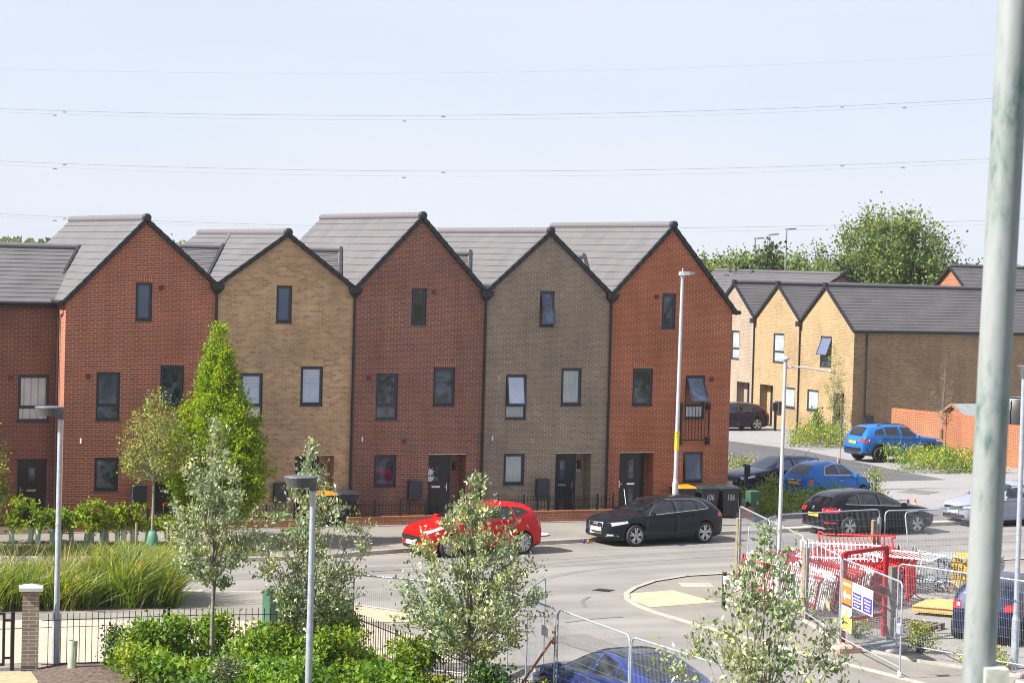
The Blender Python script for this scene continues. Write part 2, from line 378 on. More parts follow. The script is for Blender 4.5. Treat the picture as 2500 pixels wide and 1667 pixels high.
def tree(name, label, cat, loc, trunk_h, top, env, nbr, sub, leaves, lsize, leafmats, bark, r0=.05, seed=1, group=None, lean=(0,0), up=.35, narrow=.55, probs=None, fine=.10, start=.35, stems=1, sag=0., clump=.5, twigr=.006, spread=1., leader=True):
    """env: [(z, radius)] envelope of the crown; limbs end inside it, leaves cluster on the twigs so sky shows through"""
    q = random.Random(seed); root = thing(name, label, cat, loc, group=group)
    x0, y0, z0 = loc
    zs = [e[0] for e in env]; rs = [e[1] for e in env]
    rad = lambda z: float(np.interp(z, zs, rs))
    mb = MB(); pts = []
    for s in reversed(range(stems)):
        sx, sy = (0, 0) if s == 0 else (q.uniform(-.2, .2), q.uniform(-.15, .15))
        hk = 1 if leader else .8
        axis = [(x0+sx+lean[0]*t+q.uniform(-.02, .02)*(top-z0)*t*.6, y0+sy+lean[1]*t+q.uniform(-.02, .02)*(top-z0)*t*.6, z0+(top-z0)*t*hk*(1 if s == 0 else .86)) for t in [i/7 for i in range(8)]]
        mb.tube(axis, [r0*(1-.88*(i/7)**.8) for i in range(8)], 8)
    def ax(z):
        t = max(0, min(1, (z-z0)/((top-z0)*hk))); i = min(6, int(t*7)); f = t*7-i
        a, b = Vector(axis[i]), Vector(axis[i+1]); return a*(1-f)+b*f
    for i in range(nbr):
        zt = zs[0]+(zs[-1]-zs[0])*((i+q.random())/nbr)**.9
        az = i*2.39996+q.uniform(-.4, .4); rr = rad(zt)*q.uniform(.72, 1.02)
        zst = max(z0+trunk_h*.97, min(zt-.15*rr, z0+trunk_h+(zt-z0-trunk_h)*q.uniform(start, start+.25)))
        s0 = ax(zst); e = ax(zt)+Vector((math.cos(az)*rr, math.sin(az)*rr, -sag*rr))
        mid = s0*.45+e*.55+Vector((math.cos(az), math.sin(az), 0))*rr*.12+Vector((0, 0, -.12*rr))
        b = bez(s0, mid, e, 6); rb = max(twigr*1.4, r0*.42*(1-(zst-z0)/(top-z0)*.7))
        mb.tube(b, [rb*(1-.85*k/5) for k in range(6)], 5)
        for _ in range(int(leaves*.9)):
            c = b[4]+(b[5]-b[4])*q.uniform(-.2, 1.12); pts.append((c.x+q.gauss(0, fine), c.y+q.gauss(0, fine), c.z+q.gauss(0, fine)))
        for j in range(sub):
            k = q.uniform(.3, 1.0); p = b[min(5, int(k*5))]
            ll = rr*q.uniform(.25, .6)*(1.1-k*.4)+.08
            dv = Vector((math.cos(az+q.uniform(-1.3, 1.3)), math.sin(az+q.uniform(-1.3, 1.3)), q.uniform(-.15, 1.0)-sag)).normalized()*ll
            e2 = p+dv; mb.tube(bez(p, p+dv*.5+Vector((0, 0, -.04*ll)), e2, 3), [twigr, twigr*.8, twigr*.5], 3, caps=False)
            nl = max(2, int(leaves*q.uniform(1-clump, 1+clump)))
            for _ in range(nl):
                t = q.random()**.7; c = p+dv*t
                pts.append((c.x+q.gauss(0, fine), c.y+q.gauss(0, fine), c.z+q.gauss(0, fine)))
    for _ in range(int(sub*leaves*1.6) if leader else 0):   # the leader is leafy too
        c = ax(z0+(top-z0)*(1-.36*q.random()**1.5)); pts.append((c.x+q.gauss(0, fine*1.1), c.y+q.gauss(0, fine*1.1), c.z+q.gauss(0, fine)))
    build('trunk', mb, bark, root)
    leaf_object('crown', pts, lsize, leafmats, root, seed, up=up, narrow=narrow, probs=probs, spread=spread)
    return root
def shrub(name, label, cat, loc, env, n, lsize, leafmats, seed=1, group=None, bark=None, up=.4, probs=None, clumps=26, narrow=.6, sig=.1):
    """bushy plant: leaf clumps through an envelope volume"""
    g = np.random.default_rng(seed); root = thing(name, label, cat, loc, group=group)
    x0, y0, z0 = loc; H = env[2]
    mb = MB(); C_ = []
    for i in range(clumps):
        a = g.uniform(0, 2*PI); z = H*g.uniform(.12, 1)**.8; r = math.sqrt(g.uniform(0, 1))*math.sqrt(max(.05, 1-(z/H)**2*.8))
        c = (x0+math.cos(a)*r*env[0], y0+math.sin(a)*r*env[1], z0+z); C_.append(c)
        mb.tube([(x0+g.normal()*.04, y0+g.normal()*.04, z0), ((x0+c[0])/2, (y0+c[1])/2, z0+z*.6), c], [.012, .008, .004], 4, caps=False)
    build('stems', mb, bark or MATS['bark'], root)
    C_ = np.array(C_); k = g.integers(0, clumps, n)
    P = C_[k]+g.normal(size=(n, 3))*sig*np.array([1.2, 1.2, 1.]); P[:, 2] = np.maximum(P[:, 2], z0+.02)
    leaf_object('foliage', P, lsize, leafmats, root, seed+1, up=up, probs=probs, narrow=narrow)
    return root
# ------------------------------------------------------------------ material palette
M = {}
M['red0'] = brick('red_brown_brick', (.225,.078,.052), (.165,.062,.047), (.36,.24,.19), (.13,.06,.052))
M['red'] = brick('red_brick', (.40,.118,.062), (.29,.092,.056), (.56,.40,.31), (.24,.095,.07))
M['red_s'] = brick('red_soldier', (.39,.122,.066), (.31,.1,.058), (.56,.39,.3), soldier=True)
M['buff'] = brick('buff_brick', (.54,.365,.205), (.37,.24,.14), (.58,.44,.30), (.27,.18,.12), mort=.009)
M['buff_s'] = brick('buff_soldier', (.52,.34,.16), (.44,.28,.14), (.58,.43,.28), soldier=True)
M['plum'] = brick('plum_brick', (.27,.102,.066), (.17,.082,.066), (.46,.31,.24), (.13,.076,.07))
M['plum_s'] = brick('plum_soldier', (.26,.10,.066), (.2,.085,.066), (.46,.31,.24), soldier=True)
M['grey'] = brick('grey_brick', (.285,.222,.165), (.215,.172,.135), (.46,.39,.31), (.175,.142,.115))
M['grey_s'] = brick('grey_soldier', (.27,.21,.16), (.22,.17,.13), (.42,.35,.28), soldier=True)
M['orange'] = brick('orange_brick', (.41,.115,.052), (.32,.092,.045), (.56,.36,.25), (.28,.092,.055))
M['orange_s'] = brick('orange_soldier', (.40,.118,.056), (.34,.1,.05), (.56,.36,.25), soldier=True)
M['yellow'] = brick('yellow_brick', (.40,.295,.17), (.33,.235,.13), (.22,.155,.09), (.28,.195,.105), mort=.012)
M['pale'] = brick('pale_brick', (.37,.30,.23), (.32,.255,.20), (.22,.18,.145), (.28,.225,.18), mort=.012)
M['brown'] = brick('brown_brick', (.36,.24,.14), (.25,.165,.105), (.42,.30,.19), (.18,.125,.085))
M['garden'] = brick('garden_wall_brick', (.30,.10,.042), (.26,.082,.036), (.50,.33,.22), (.24,.08,.04), mort=.012)
M['garden_s'] = brick('garden_wall_soldier', (.32,.115,.05), (.28,.095,.045), (.48,.31,.2), soldier=True)
M['pillar'] = brick('pillar_brick', (.23,.19,.155), (.18,.15,.125), (.45,.38,.32), (.13,.115,.11))
M['eng'] = brick('engineering_brick', (.07,.072,.09), (.06,.062,.08), (.3,.27,.24))
M['tile'] = tile('roof_tile', (.106,.097,.108))
M['tile2'] = tile('roof_tile_dark', (.078,.070,.084))
M['ridge'] = simple('ridge_tile', (.125,.115,.127), .6, var=.06)
M['ridge2'] = simple('ridge_tile_dark', (.08,.075,.085), .6, var=.12)
M['black'] = simple('black_plastic', (.012,.014,.019), .42, var=.25)
M['gapshade'] = simple('painted_gap_shade', (.02,.02,.025), .7)  # near-black colour painting the shadow gaps between roof tile courses
M['frame'] = simple('anthracite_frame', (.026,.033,.052), .38, var=.12)
M['door'] = simple('black_door', (.009,.01,.014), .3, var=.2)
M['soffit'] = simple('soffit_board', (.55,.48,.40), .7)
M['white'] = simple('white_plastic', (.75,.76,.78), .5, var=.05)
M['chrome'] = simple('polished_metal', (.75,.76,.78), .2, metal=1., var=.05)
M['blackmetal'] = simple('black_metal', (.013,.013,.016), .45, var=.2)
M['steel'] = simple('galvanised_steel', (.36,.40,.46), .5, metal=.4, var=.14, scale=9)
M['steeld'] = simple('weathered_steel', (.30,.32,.35), .5, metal=.5, var=.2, scale=9)
M['lampgrey'] = simple('lamp_grey', (.075,.08,.095), .5, var=.08)
M['lampwhite'] = simple('lamp_white', (.40,.41,.43), .45, var=.06)
M['meter'] = simple('meter_box_grey', (.028,.034,.045), .5, var=.1)
M['room'] = roommat('dark_glazing', (.006,.008,.012), (.035,.04,.05))
M['room2'] = roommat('glazing_reflecting', (.008,.012,.022), (.075,.095,.14), 1.4)
M['skyglass'] = roommat('painted_sky_glazing', (.075,.10,.19), (.095,.12,.21), .7)  # sky reflection painted into the pane's base colour
M['midglass'] = roommat('slate_glazing', (.022,.034,.075), (.07,.095,.18), .9)
M['hblind'] = blindmat('pleated_blind', (.46,.53,.68), 'z', .085, .72)
M['vblind'] = blindmat('vertical_blind', (.36,.40,.42), 'x', .085, .74)
M['curtain'] = blindmat('net_curtain', (.50,.50,.52), 'x', .21, .55)
M['wblind'] = blindmat('white_blind', (.62,.64,.66), 'z', .6, .95)
M['wblind2'] = blindmat('pale_blind', (.34,.37,.41), 'z', .6, .93)
M['vent_r'] = simple('terracotta_vent', (.16,.022,.018), .6)
M['vent_b'] = simple('buff_vent', (.36,.30,.20), .6)
M['road'] = ground_mat('road_tarmac', [(.3, (.19,.18,.172)), (.5, (.225,.213,.204)), (.7, (.25,.237,.226))], .35, streak=((.06,.9,1), R(9), .80), fine=45)
M['pave'] = ground_mat('pavement_tarmac', [(.3, (.165,.155,.145)), (.5, (.215,.20,.183)), (.7, (.25,.232,.21))], .55, fine=45)
M['pavedark'] = ground_mat('dark_footway', [(.3, (.13,.125,.13)), (.7, (.175,.168,.17))], .6, fine=45)
M['kerb'] = ground_mat('kerb_stone', [(.3, (.30,.28,.25)), (.7, (.40,.375,.33))], 2.2, fine=60)
M['kerbcream'] = ground_mat('cream_kerb', [(.3, (.44,.40,.30)), (.7, (.52,.47,.36))], 2, fine=60)
M['buffpave'] = ground_mat('buff_paving', [(.3, (.42,.34,.27)), (.7, (.48,.40,.325))], .8, fine=40, cells=(.4, .2, .012))
M['tactile'] = ground_mat('buff_tactile', [(.3, (.40,.345,.245)), (.7, (.455,.395,.285))], 1.2, fine=30, cells=(.4, .4, .014))
M['pavelight'] = ground_mat('light_paving', [(.3, (.255,.25,.262)), (.7, (.295,.288,.30))], .3, fine=30, cells=(.24, .16, .010))
M['tarmac'] = ground_mat('new_tarmac', [(.3, (.085,.084,.09)), (.7, (.115,.112,.118))], .5, fine=50, streak=((.5,.1,1), R(10), .8))
M['site'] = ground_mat('site_tarmac', [(.3, (.20,.19,.185)), (.6, (.26,.25,.242)), (.75, (.30,.285,.26))], .7, fine=40)
M['soil'] = ground_mat('soil', [(.3, (.055,.04,.028)), (.7, (.12,.09,.06))], 3, fine=25, bump=.6)
M['mulch'] = ground_mat('bark_mulch', [(.3, (.05,.036,.03)), (.7, (.17,.125,.105))], 12, fine=30, bump=1.)
M['gravel'] = ground_mat('sandy_gravel', [(.3, (.30,.22,.13)), (.7, (.48,.38,.25))], 7, fine=45, bump=.8)
M['turf'] = ground_mat('rough_turf', [(.3, (.075,.085,.025)), (.7, (.15,.15,.05))], 4, fine=40, bump=.6)
M['far'] = ground_mat('far_fields', [(.3, (.05,.075,.025)), (.7, (.09,.11,.04))], .02, fine=1.)
M['whiteline'] = ground_mat('road_marking', [(.3, (.42,.41,.39)), (.7, (.55,.54,.52))], 3, fine=40)
M['bark'] = simple('bark', (.10,.085,.065), .85, var=.4, scale=14, bump=.5, fine=40)
M['barkgrey'] = simple('grey_bark', (.20,.18,.155), .85, var=.35, scale=14, bump=.5, fine=40)
M['timber'] = simple('timber_post', (.24,.18,.115), .8, var=.25, scale=8)
M['redmetal'] = simple('red_painted_steel', (.36,.006,.010), .45, var=.2)
M['whitemetal'] = simple('white_painted_steel', (.76,.75,.76), .45, var=.08)
M['greenbox'] = simple('green_cabinet', (.035,.105,.065), .5, var=.12)
M['orangelid'] = simple('orange_lid', (.75,.24,.008), .45, var=.08)
M['binblack'] = simple('bin_plastic', (.022,.024,.029), .5, var=.2)
M['conebody'] = simple('cone_orange', (.75,.12,.02), .55)
M['guard'] = simple('tree_guard_green', (.36,.44,.33), .45, var=.15)
M['guardd'] = simple('tree_guard_dark', (.20,.27,.20), .45, var=.2)
M['signwhite'] = simple('sign_white', (.8,.8,.8), .4, var=.03)
M['signorange'] = simple('sign_orange', (.72,.17,.03), .4, var=.04)
M['signblue'] = simple('sign_blue', (.035,.025,.36), .4, var=.04)
M['signyellow'] = simple('sign_yellow', (.80,.66,.03), .4, var=.04)
M['inkblack'] = simple('ink_black', (.01,.01,.012), .5)
M['inkgrey'] = simple('ink_grey', (.45,.46,.5), .5)
M['inkwhite'] = simple('ink_white', (.85,.85,.85), .5, var=.03)
M['chalk'] = simple('hand_painted_white', (.55,.56,.56), .7, var=.2, scale=30)
M['platew'] = simple('number_plate_white', (.75,.76,.74), .4, var=.03)
M['platey'] = simple('number_plate_yellow', (.75,.52,.02), .4, var=.03)

# ------------------------------------------------------------------ the setting
b = MB(); b.add([(-2500,-600,-.06),(2500,-600,-.06),(2500,3000,-.06),(-2500,3000,-.06)], [(0,1,2,3)]); build('ground', b, M['far'], kind='structure')
b = MB(); b.add([(-80,-70,0),(90,-70,0),(90,9,0),(-80,9,0)], [(0,1,2,3)]); build('road', b, M['road'], kind='structure')
K = [(-60,-3.0),(-8,-3.7),(-2.6,-4.5),(-1.3,-4.95),(1.86,-5.8),(3.56,-6.08),(5.62,-6.1),(7.1,-5.6),(8.8,-5.1),(13.47,-4.25),(15.36,-3.9),(20.38,-3.02),(21.6,-2.88),(28.9,-2.1),(40,-.8),(60,1.5),(90,5)]
def cut(K, xa, xb):
    out = []
    for (x0, y0), (x1, y1) in zip(K, K[1:]):
        for xx in (xa, xb):
            if x0 < xx < x1: out.append((xx, y0+(y1-y0)*(xx-x0)/(x1-x0)))
        if xa <= x1 <= xb: out.append((x1, y1))
    if xa <= K[0][0]: out.append(K[0])
    return sorted(set(out))
XE = 22.36
KL = cut(K, -60, XE); KR = cut(K, XE, 90)
def strip(P, Q, mb):
    vs = list(P)+list(Q); n = len(P)
    mb.add(vs, [(i, i+1, n+i+1, n+i) for i in range(n-1)])
kb = MB()
for P, in ((KL,), (KR,)):
    strip([(x,y,0) for x,y in P], [(x,y+.012,.112) for x,y in P], kb); strip([(x,y+.012,.112) for x,y in P], [(x,y+.03,.125) for x,y in P], kb); strip([(x,y+.03,.125) for x,y in P], [(x,y+.15,.125) for x,y in P], kb)
build('kerb', kb, M['kerb'], kind='structure')
pv = MB(); strip([(x,y+.15,.125) for x,y in KL], [(x,-.98,.29) for x,y in KL], pv)
build('pavement', pv, M['pave'], kind='structure')
pv = MB(); strip([(x,y+.15,.125) for x,y in KR], [(x,y+.42,.127) for x,y in KR], pv); build('pavement_edging', pv, M['kerbcream'], kind='structure')
pv = MB(); strip([(x,y+.42,.127) for x,y in KR], [(x,y+3.0,.13) for x,y in KR], pv); build('footway', pv, M['pavedark'], kind='structure')
pv = MB(); strip([(x,y+3.0,.13) for x,y in KR], [(x,70,.13) for x,y in KR], pv); build('paved_court', pv, M['pavelight'], kind='structure')
b = MB(); b.poly([(x,y,.134) for x,y in [(22.4,12.8),(29.9,13.4),(35.3,11.4),(38.9,11.6),(39.3,16.0),(40.2,22),(40.7,26.2),(39.9,31.2),(38,60),(22.4,60)]]); build('tarmac_lane', b, M['tarmac'], kind='structure')
b = MB(); b.add([(-60,-.98,.29),(XE,-.98,.29),(XE,60,.29),(-60,60,.29)], [(0,1,2,3)]); b.add([(XE,-.98,.0),(XE,-.98,.29),(XE,60,.29),(XE,60,0)], [(0,1,2,3)]); build('front_gardens', b, M['soil'], kind='structure')
# grass verge with the young hedge, in front of the left houses
vx = [p for p in cut(K, -40, 4.4)]
b = MB(); strip([(x,y+.16,.13) for x,y in vx], [(x,max(y+.5, -2.35-(.22*max(0,x+2))),.20) for x,y in vx], b); build('grass_verge', b, M['turf'], kind='structure')
# near footway, buff paving, garden bed
near = [(-60,-11.6),(-8,-11.3),(-2.5,-11.3),(-.3,-11.85),(2.1,-12.45),(3.39,-14.66),(4.84,-17.17),(5.0,-20),(4.2,-24),(2.35,-26),(2.3,-70),(-60,-70)]
b = MB(); b.slab(near, 0, .1); build('near_footway', b, M['pave'], kind='structure')
def overlay(name, pts, z, m): b = MB(); b.poly([(x,y,z) for x,y in pts]); return build(name, b, m, kind='structure')
ed = near[:8]; b = MB()
for (xa,ya),(xb,yb) in zip(ed, ed[1:]):
    d = Vector((xb-xa, yb-ya)).normalized(); n = Vector((d.y,-d.x))*.13
    b.add([(xa,ya,.104),(xb,yb,.104),(xb+n.x,yb+n.y,.104),(xa+n.x,ya+n.y,.104)], [(0,1,2,3)])
build('footway_edging', b, M['kerbcream'], kind='structure')
overlay('buff_paving', [(-60,-15.2),(-4.6,-15.6),(-1.5,-16.43),(.45,-17.0),(2.64,-17.6),(3.5,-21.4),(2.2,-25),(.75,-24),(.6,-22.4),(-5.5,-21.25),(-60,-14)][::-1], .108, M['buffpave'])
overlay('tactile_paving', [(2.6,-15.0),(3.25,-14.9),(4.65,-17.5),(3.9,-18.1),(2.7,-17.7)][::-1], .112, M['tactile'])
overlay('reed_bed', [(-60,-11.8),(-2.4,-11.5),(-.75,-12.0),(-.75,-14.7),(-4.8,-14.2),(-60,-13)][::-1], .112, M['soil'])
overlay('planting_bed', [(-5.3,-21.75),(-3,-22.3),(.6,-22.75),(.62,-70),(-30,-70),(-6.6,-24.6)][::-1], .116, M['soil'])
overlay('gravel_path', [(-6.6,-24.6),(-5.35,-22.3),(-60,-10.5),(-60,-70),(-30,-70)], .112, M['gravel'])
b = MB(); b.add([(-5.9,-22.05,.12),(-5.2,-21.85,.2),(-4.3,-22.1,.2),(-4.0,-23.2,.22),(-4.6,-24.6,.2),(-6.1,-23.9,.12),(-5.0,-23.0,.26)], [(0,1,6),(1,2,6),(2,3,6),(3,4,6),(4,5,6),(5,0,6)]); build('mulch', b, M['mulch'], kind='structure')
overlay('road_marking', [(.4,-11.15),(.9,-11.25),(.95,-11.12),(.45,-11.02)][::1], .004, M['whiteline'])
# corner island with the compound
isl = [(90,-7.0),(30,-10.6),(15.42,-11.96),(14.16,-12.13),(12.72,-12.92),(11.63,-13.96),(10.94,-14.84),(10.5,-15.74),(10.22,-16.84),(10.12,-17.95),(10.14,-19.04),(10.17,-20.1),(10.35,-22.3),(10.55,-24.8),(10.9,-27.9),(11.4,-70),(90,-70)]
b = MB(); b.slab(isl[::-1], 0, .09); build('corner_footway', b, M['pave'], kind='structure')
b = MB(); e = isl[1:16]
for (xa,ya),(xb,yb) in zip(e, e[1:]):
    d = Vector((xb-xa, yb-ya)).normalized(); n = Vector((-d.y, d.x))*.16; g_ = d*.01
    b.add([(xa+g_.x,ya+g_.y,0),(xb,yb,0),(xb+n.x*.1,yb+n.y*.1,.118),(xa+g_.x+n.x*.1,ya+g_.y+n.y*.1,.118),(xb+n.x,yb+n.y,.118),(xa+g_.x+n.x,ya+g_.y+n.y,.118)], [(0,1,2,3),(3,2,4,5)])
build('corner_kerb', b, M['kerb'], kind='structure')
overlay('corner_tactile', [(10.62,-15.75),(11.15,-14.85),(12.5,-14.6),(12.55,-16.0),(12.65,-16.8),(10.5,-17.2)][::-1], .096, M['tactile'])
overlay('compound_yard', [(90,-10),(17,-12.6),(14.03,-16.6),(13.02,-20.4),(12.0,-23.7),(12.5,-26),(13,-27),(15,-32),(90,-45)][::-1], .098, M['site'])
b = MB()
for (xa,ya),(xb,yb) in zip([(14.1,-16.4),(13.02,-20.4),(12.0,-23.7),(12.5,-26),(13,-27),(15,-32)], [(13.02,-20.4),(12.0,-23.7),(12.5,-26),(13,-27),(15,-32)]):
    b.bar((xa,ya,.1),(xb,yb,.1),.07,.1)
build('compound_edging', b, M['kerb'], kind='structure')
# reinstated patches, tyre-polished arcs and gully grates give the carriageway its wear
M['roadpatch'] = ground_mat('patched_tarmac', [(.3, (.155,.148,.143)), (.7, (.19,.18,.173))], .9, fine=45)
M['tyreband'] = ground_mat('tyre_worn_tarmac', [(.35, (.18,.171,.163)), (.65, (.215,.204,.195))], .8, fine=45)
M['grit'] = ground_mat('gutter_grit', [(.3, (.22,.195,.16)), (.6, (.30,.27,.225))], 3., fine=60)
def ribbon(name, pts, w, z, m):
    mb = MB(); L_ = []; R_ = []
    for i, p in enumerate(pts):
        q0, q1 = pts[max(0,i-1)], pts[min(len(pts)-1,i+1)]; d = Vector((q1[0]-q0[0], q1[1]-q0[1])).normalized(); ww = w*(.75+.5*rnd.random())/2
        L_.append((p[0]-d.y*ww, p[1]+d.x*ww, z)); R_.append((p[0]+d.y*ww, p[1]-d.x*ww, z))
    strip(L_, R_, mb); return build(name, mb, m, kind='structure')
arc = lambda cx, cy, r, a0, a1, n=14: [(cx+r*math.cos(R(a0+(a1-a0)*i/n)), cy+r*math.sin(R(a0+(a1-a0)*i/n))) for i in range(n+1)]
ribbon('tyre_track', arc(16.5,-18.2,9.3,95,185), .28, .004, M['tyreband']); ribbon('tyre_track', arc(16.5,-18.2,10.9,92,182), .26, .004, M['tyreband'])
ribbon('tyre_track', [(-4,-8.4),(3,-8.5),(9,-7.9),(15,-7.0),(22,-6.0),(30,-5.0),(40,-3.8)], .3, .004, M['tyreband'])
ribbon('tyre_track', [(9.2,-16.2),(9.6,-15.2),(10.1,-14.6)], .1, .008, M['pavedark']); ribbon('tyre_track', [(7.6,-18.4),(8.6,-18.0),(9.4,-17.9)], .08, .008, M['pavedark'])
ribbon('gutter_grit', [(x, y-.14) for x, y in cut(K, 3.5, 22)], .16, .004, M['grit'])
ribbon('road_seam', [(-10,-9.9),(2,-9.6),(6.5,-9.2),(12,-8.9),(20,-7.6),(34,-6)], .035, .008, M['pavedark'])
for pp in ([(5.2,-9.0),(7.4,-8.7),(7.3,-7.9),(5.1,-8.2)],[(19.2,-9.6),(21.8,-9.2),(21.7,-8.5),(19.1,-8.9)],[(6.3,-22.5),(7.4,-22.4),(7.3,-20.1),(6.2,-20.2)]): overlay('road_patch', pp, .010, M['roadpatch'])
def cover(lbl, x, y, z, w, h, m, ring=None, rz=0.):
    b = MB()
    if ring: b.lathe([(0.001,.006),(w*.36,.006),(w*.36,.012),(w*.5,.012),(w*.5,0)], 22, (x,y,z), sm=False)
    else:
        c, s_ = math.cos(rz), math.sin(rz)
        b.obox((x,y,z+.003), (c*w/2,s_*w/2,0), (-s_*h/2,c*h/2,0), (0,0,.005))
    return tag(build('access_cover', b, m), lbl, 'manhole cover')
M['bluepaint'] = simple('blue_white_cover', (.40,.52,.68), .6, var=.12)
cover('round pale blue cover in the pavement between red and black cars', 13.9, -3.05, .185, .85, .85, M['bluepaint'], True)
cover('round pale blue cover in the pavement behind the central street lamp', 6.55, -3.6, .15, .7, .7, M['bluepaint'], True)
cover('round pale blue cover in the pavement behind the whitebeam left of the lamp', 4.6, -2.6, .205, .7, .7, M['bluepaint'], True)
cover('square pale cover in the corner footway near the street name sign', 13.6, -13.85, .092, .85, .8, M['kerb'], rz=R(-20))
cover('square dark drain cover in the grey paved court', 34.6, 7.2, .131, 1.4, 1.2, M['pavedark'], rz=R(35))
for x, y, rz, l in ((12.3,-4.72,9,'iron gully grate in the gutter between the red and black cars'),(11.0,-13.6,-52,'iron gully grate in the kerb curve of the corner footway')): cover(l, x, y, .004, .45, .42, M['blackmetal'], rz=R(rz))
# ------------------------------------------------------------------ houses
def sbox(mb, P, s0, s1, z0, z1, d0, d1, m=0):
    vs = [P(s, z, d) for z in (z0, z1) for d in (d0, d1) for s in (s0, s1)]
    mb.add(vs, [(0,1,3,2),(4,6,7,5),(0,4,5,1),(2,3,7,6),(0,2,6,4),(1,5,7,3)], m)
def wall(mb, P, x0, x1, z0, topf, cutx, ops, m=0, mrev=0, msof=1):
    """ops: (xa,xb,za,zb,depth); wall face from z0 to topf(x), openings left out and lined with reveals"""
    xs = sorted(set([x0, x1]+[c for c in cutx if x0 < c < x1]+[o[0] for o in ops]+[o[1] for o in ops]))
    for a, b in zip(xs, xs[1:]):
        c = (a+b)/2; hs = sorted([(o[2], o[3]) for o in ops if o[0] < c < o[1]]); z = z0
        for ha, hb in hs:
            if ha > z+1e-6: mb.add([P(a,z,0),P(b,z,0),P(b,ha,0),P(a,ha,0)], [(0,1,2,3)], m)
            z = hb
        mb.add([P(a,z,0),P(b,z,0),P(b,topf(b),0),P(a,topf(a),0)], [(0,1,2,3)], m)
    for xa, xb, za, zb, d in ops:
        mb.add([P(xa,za,0),P(xa,zb,0),P(xa,zb,d),P(xa,za,d)], [(0,1,2,3)], mrev)
        mb.add([P(xb,za,0),P(xb,za,d),P(xb,zb,d),P(xb,zb,0)], [(0,1,2,3)], mrev)
        mb.add([P(xa,zb,0),P(xb,zb,0),P(xb,zb,d),P(xa,zb,d)], [(0,1,2,3)], msof if d > .3 else mrev)
        mb.add([P(xa,za,0),P(xa,za,d),P(xb,za,d),P(xb,za,0)], [(0,1,2,3)], mrev)
        mb.add([P(xa,za,d),P(xa,zb,d),P(xb,zb,d),P(xb,za,d)], [(0,1,2,3)], mrev)
def window(par, P, a, b, za, zb, glass, mull=None, opn=0., lower=None, d0=.055, fr=M['frame'], fw=.055, label=None):
    mb = MB(); d1 = d0+.05; e = .002
    sbox(mb,P,a+e,a+fw,za+e,zb-e,d0,d1); sbox(mb,P,b-fw,b-e,za+e,zb-e,d0,d1); sbox(mb,P,a+fw,b-fw,za+e,za+fw,d0,d1); sbox(mb,P,a+fw,b-fw,zb-fw,zb-e,d0,d1)
    if mull: sbox(mb,P,a+fw,b-fw,mull-.03,mull+.03,d0,d1)
    w = build('window', mb, fr, par)
    if label: w['label'] = label
    zt0 = (mull+.03) if mull else za+fw
    # opening light (sash) in the upper part
    zt = zb-fw; ca, sa_ = math.cos(opn), math.sin(opn)
    def PS(s, z, d):
        h = zt-z
        return P(s, zt-h*ca+(d-d0)*sa_*0, d0-.018-h*sa_+(d-d0))
    sw = .05; mb = MB(); A, B = a+fw-.012, b-fw+.012; Z0, Z1 = zt0-.012, zt+.012
    sbox(mb,PS,A,A+sw,Z0,Z1,d0,d1); sbox(mb,PS,B-sw,B,Z0,Z1,d0,d1); sbox(mb,PS,A+sw,B-sw,Z0,Z0+sw,d0,d1); sbox(mb,PS,A+sw,B-sw,Z1-sw,Z1,d0,d1)
    s = build('sash', mb, fr, w)
    mb = MB(); sbox(mb,PS,A+sw-.004,B-sw+.004,Z0+sw-.004,Z1-sw+.004,d0+.018,d0+.026); build('pane', mb, glass, w)
    if mull:
        mb = MB(); sbox(mb,P,a+fw-.004,b-fw+.004,za+fw-.004,mull-.026,d0+.022,d0+.03); build('pane', mb, lower or glass, w)
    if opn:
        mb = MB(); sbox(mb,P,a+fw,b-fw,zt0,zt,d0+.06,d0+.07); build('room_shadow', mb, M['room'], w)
    mb = MB(); sbox(mb,P,a-.02,b+.02,za-.028,za+.001,-.035,d0); build('sill', mb, fr, w)
    return w
def lintel(par, P, a, b, zb, m): mb = MB(); sbox(mb,P,a-.01,b+.01,zb+.002,zb+.222,-.006,.03); build('lintel', mb, m, par)
def door(par, P, a, b, z0, z1, d, side=1, slits=1, m=M['door']):
    mb = MB(); sbox(mb,P,a,a+.05,z0,z1,d-.06,d-.002); sbox(mb,P,b-.05,b,z0,z1,d-.06,d-.002); sbox(mb,P,a+.05,b-.05,z1-.05,z1,d-.06,d-.002)
    sbox(mb,P,a,b,z0-.02,z0+.03,d-.1,d-.002)
    f = build('door_frame', mb, M['frame'], par)
    mb = MB(); sbox(mb,P,a+.052,b-.052,z0+.032,z1-.052,d-.045,d-.004)
    w = b-a
    for zz0, zz1 in ((z0+.15, z0+.85), (z0+1.12, z1-.2)):   # raised mouldings
        for q in (a+w*.3, b-w*.3):
            sbox(mb,P,q-.012,q+.012,zz0,zz1,d-.052,d-.045)
    dr = build('door', mb, m, par)
    c = (a+b)/2-.02*side
    mb = MB(); sbox(mb,P,c-.085,c+.085,z0+1.2,z1-.27,d-.052,d-.046); build('pane', mb, M['room2'], dr)
    if slits > 1: mb = MB(); sbox(mb,P,c-.085,c+.085,z0+.2,z0+.85,d-.052,d-.046); build('pane', mb, M['room2'], dr)
    mb = MB(); sbox(mb,P,c-.14,c+.14,z0+.98,z0+1.04,d-.056,d-.046); build('letterbox', mb, M['chrome'], dr)
    h = (b-.12) if side > 0 else (a+.12); mb = MB(); sbox(mb,P,h-.012,h+.012,z0+.88,z0+1.12,d-.058,d-.046); sbox(mb,P,h-.09*(side > 0)-.0,h+.09*(side < 0)+.0,z0+1.0,z0+1.022,d-.085,d-.07); build('handle', mb, M['chrome'], dr)
    return dr
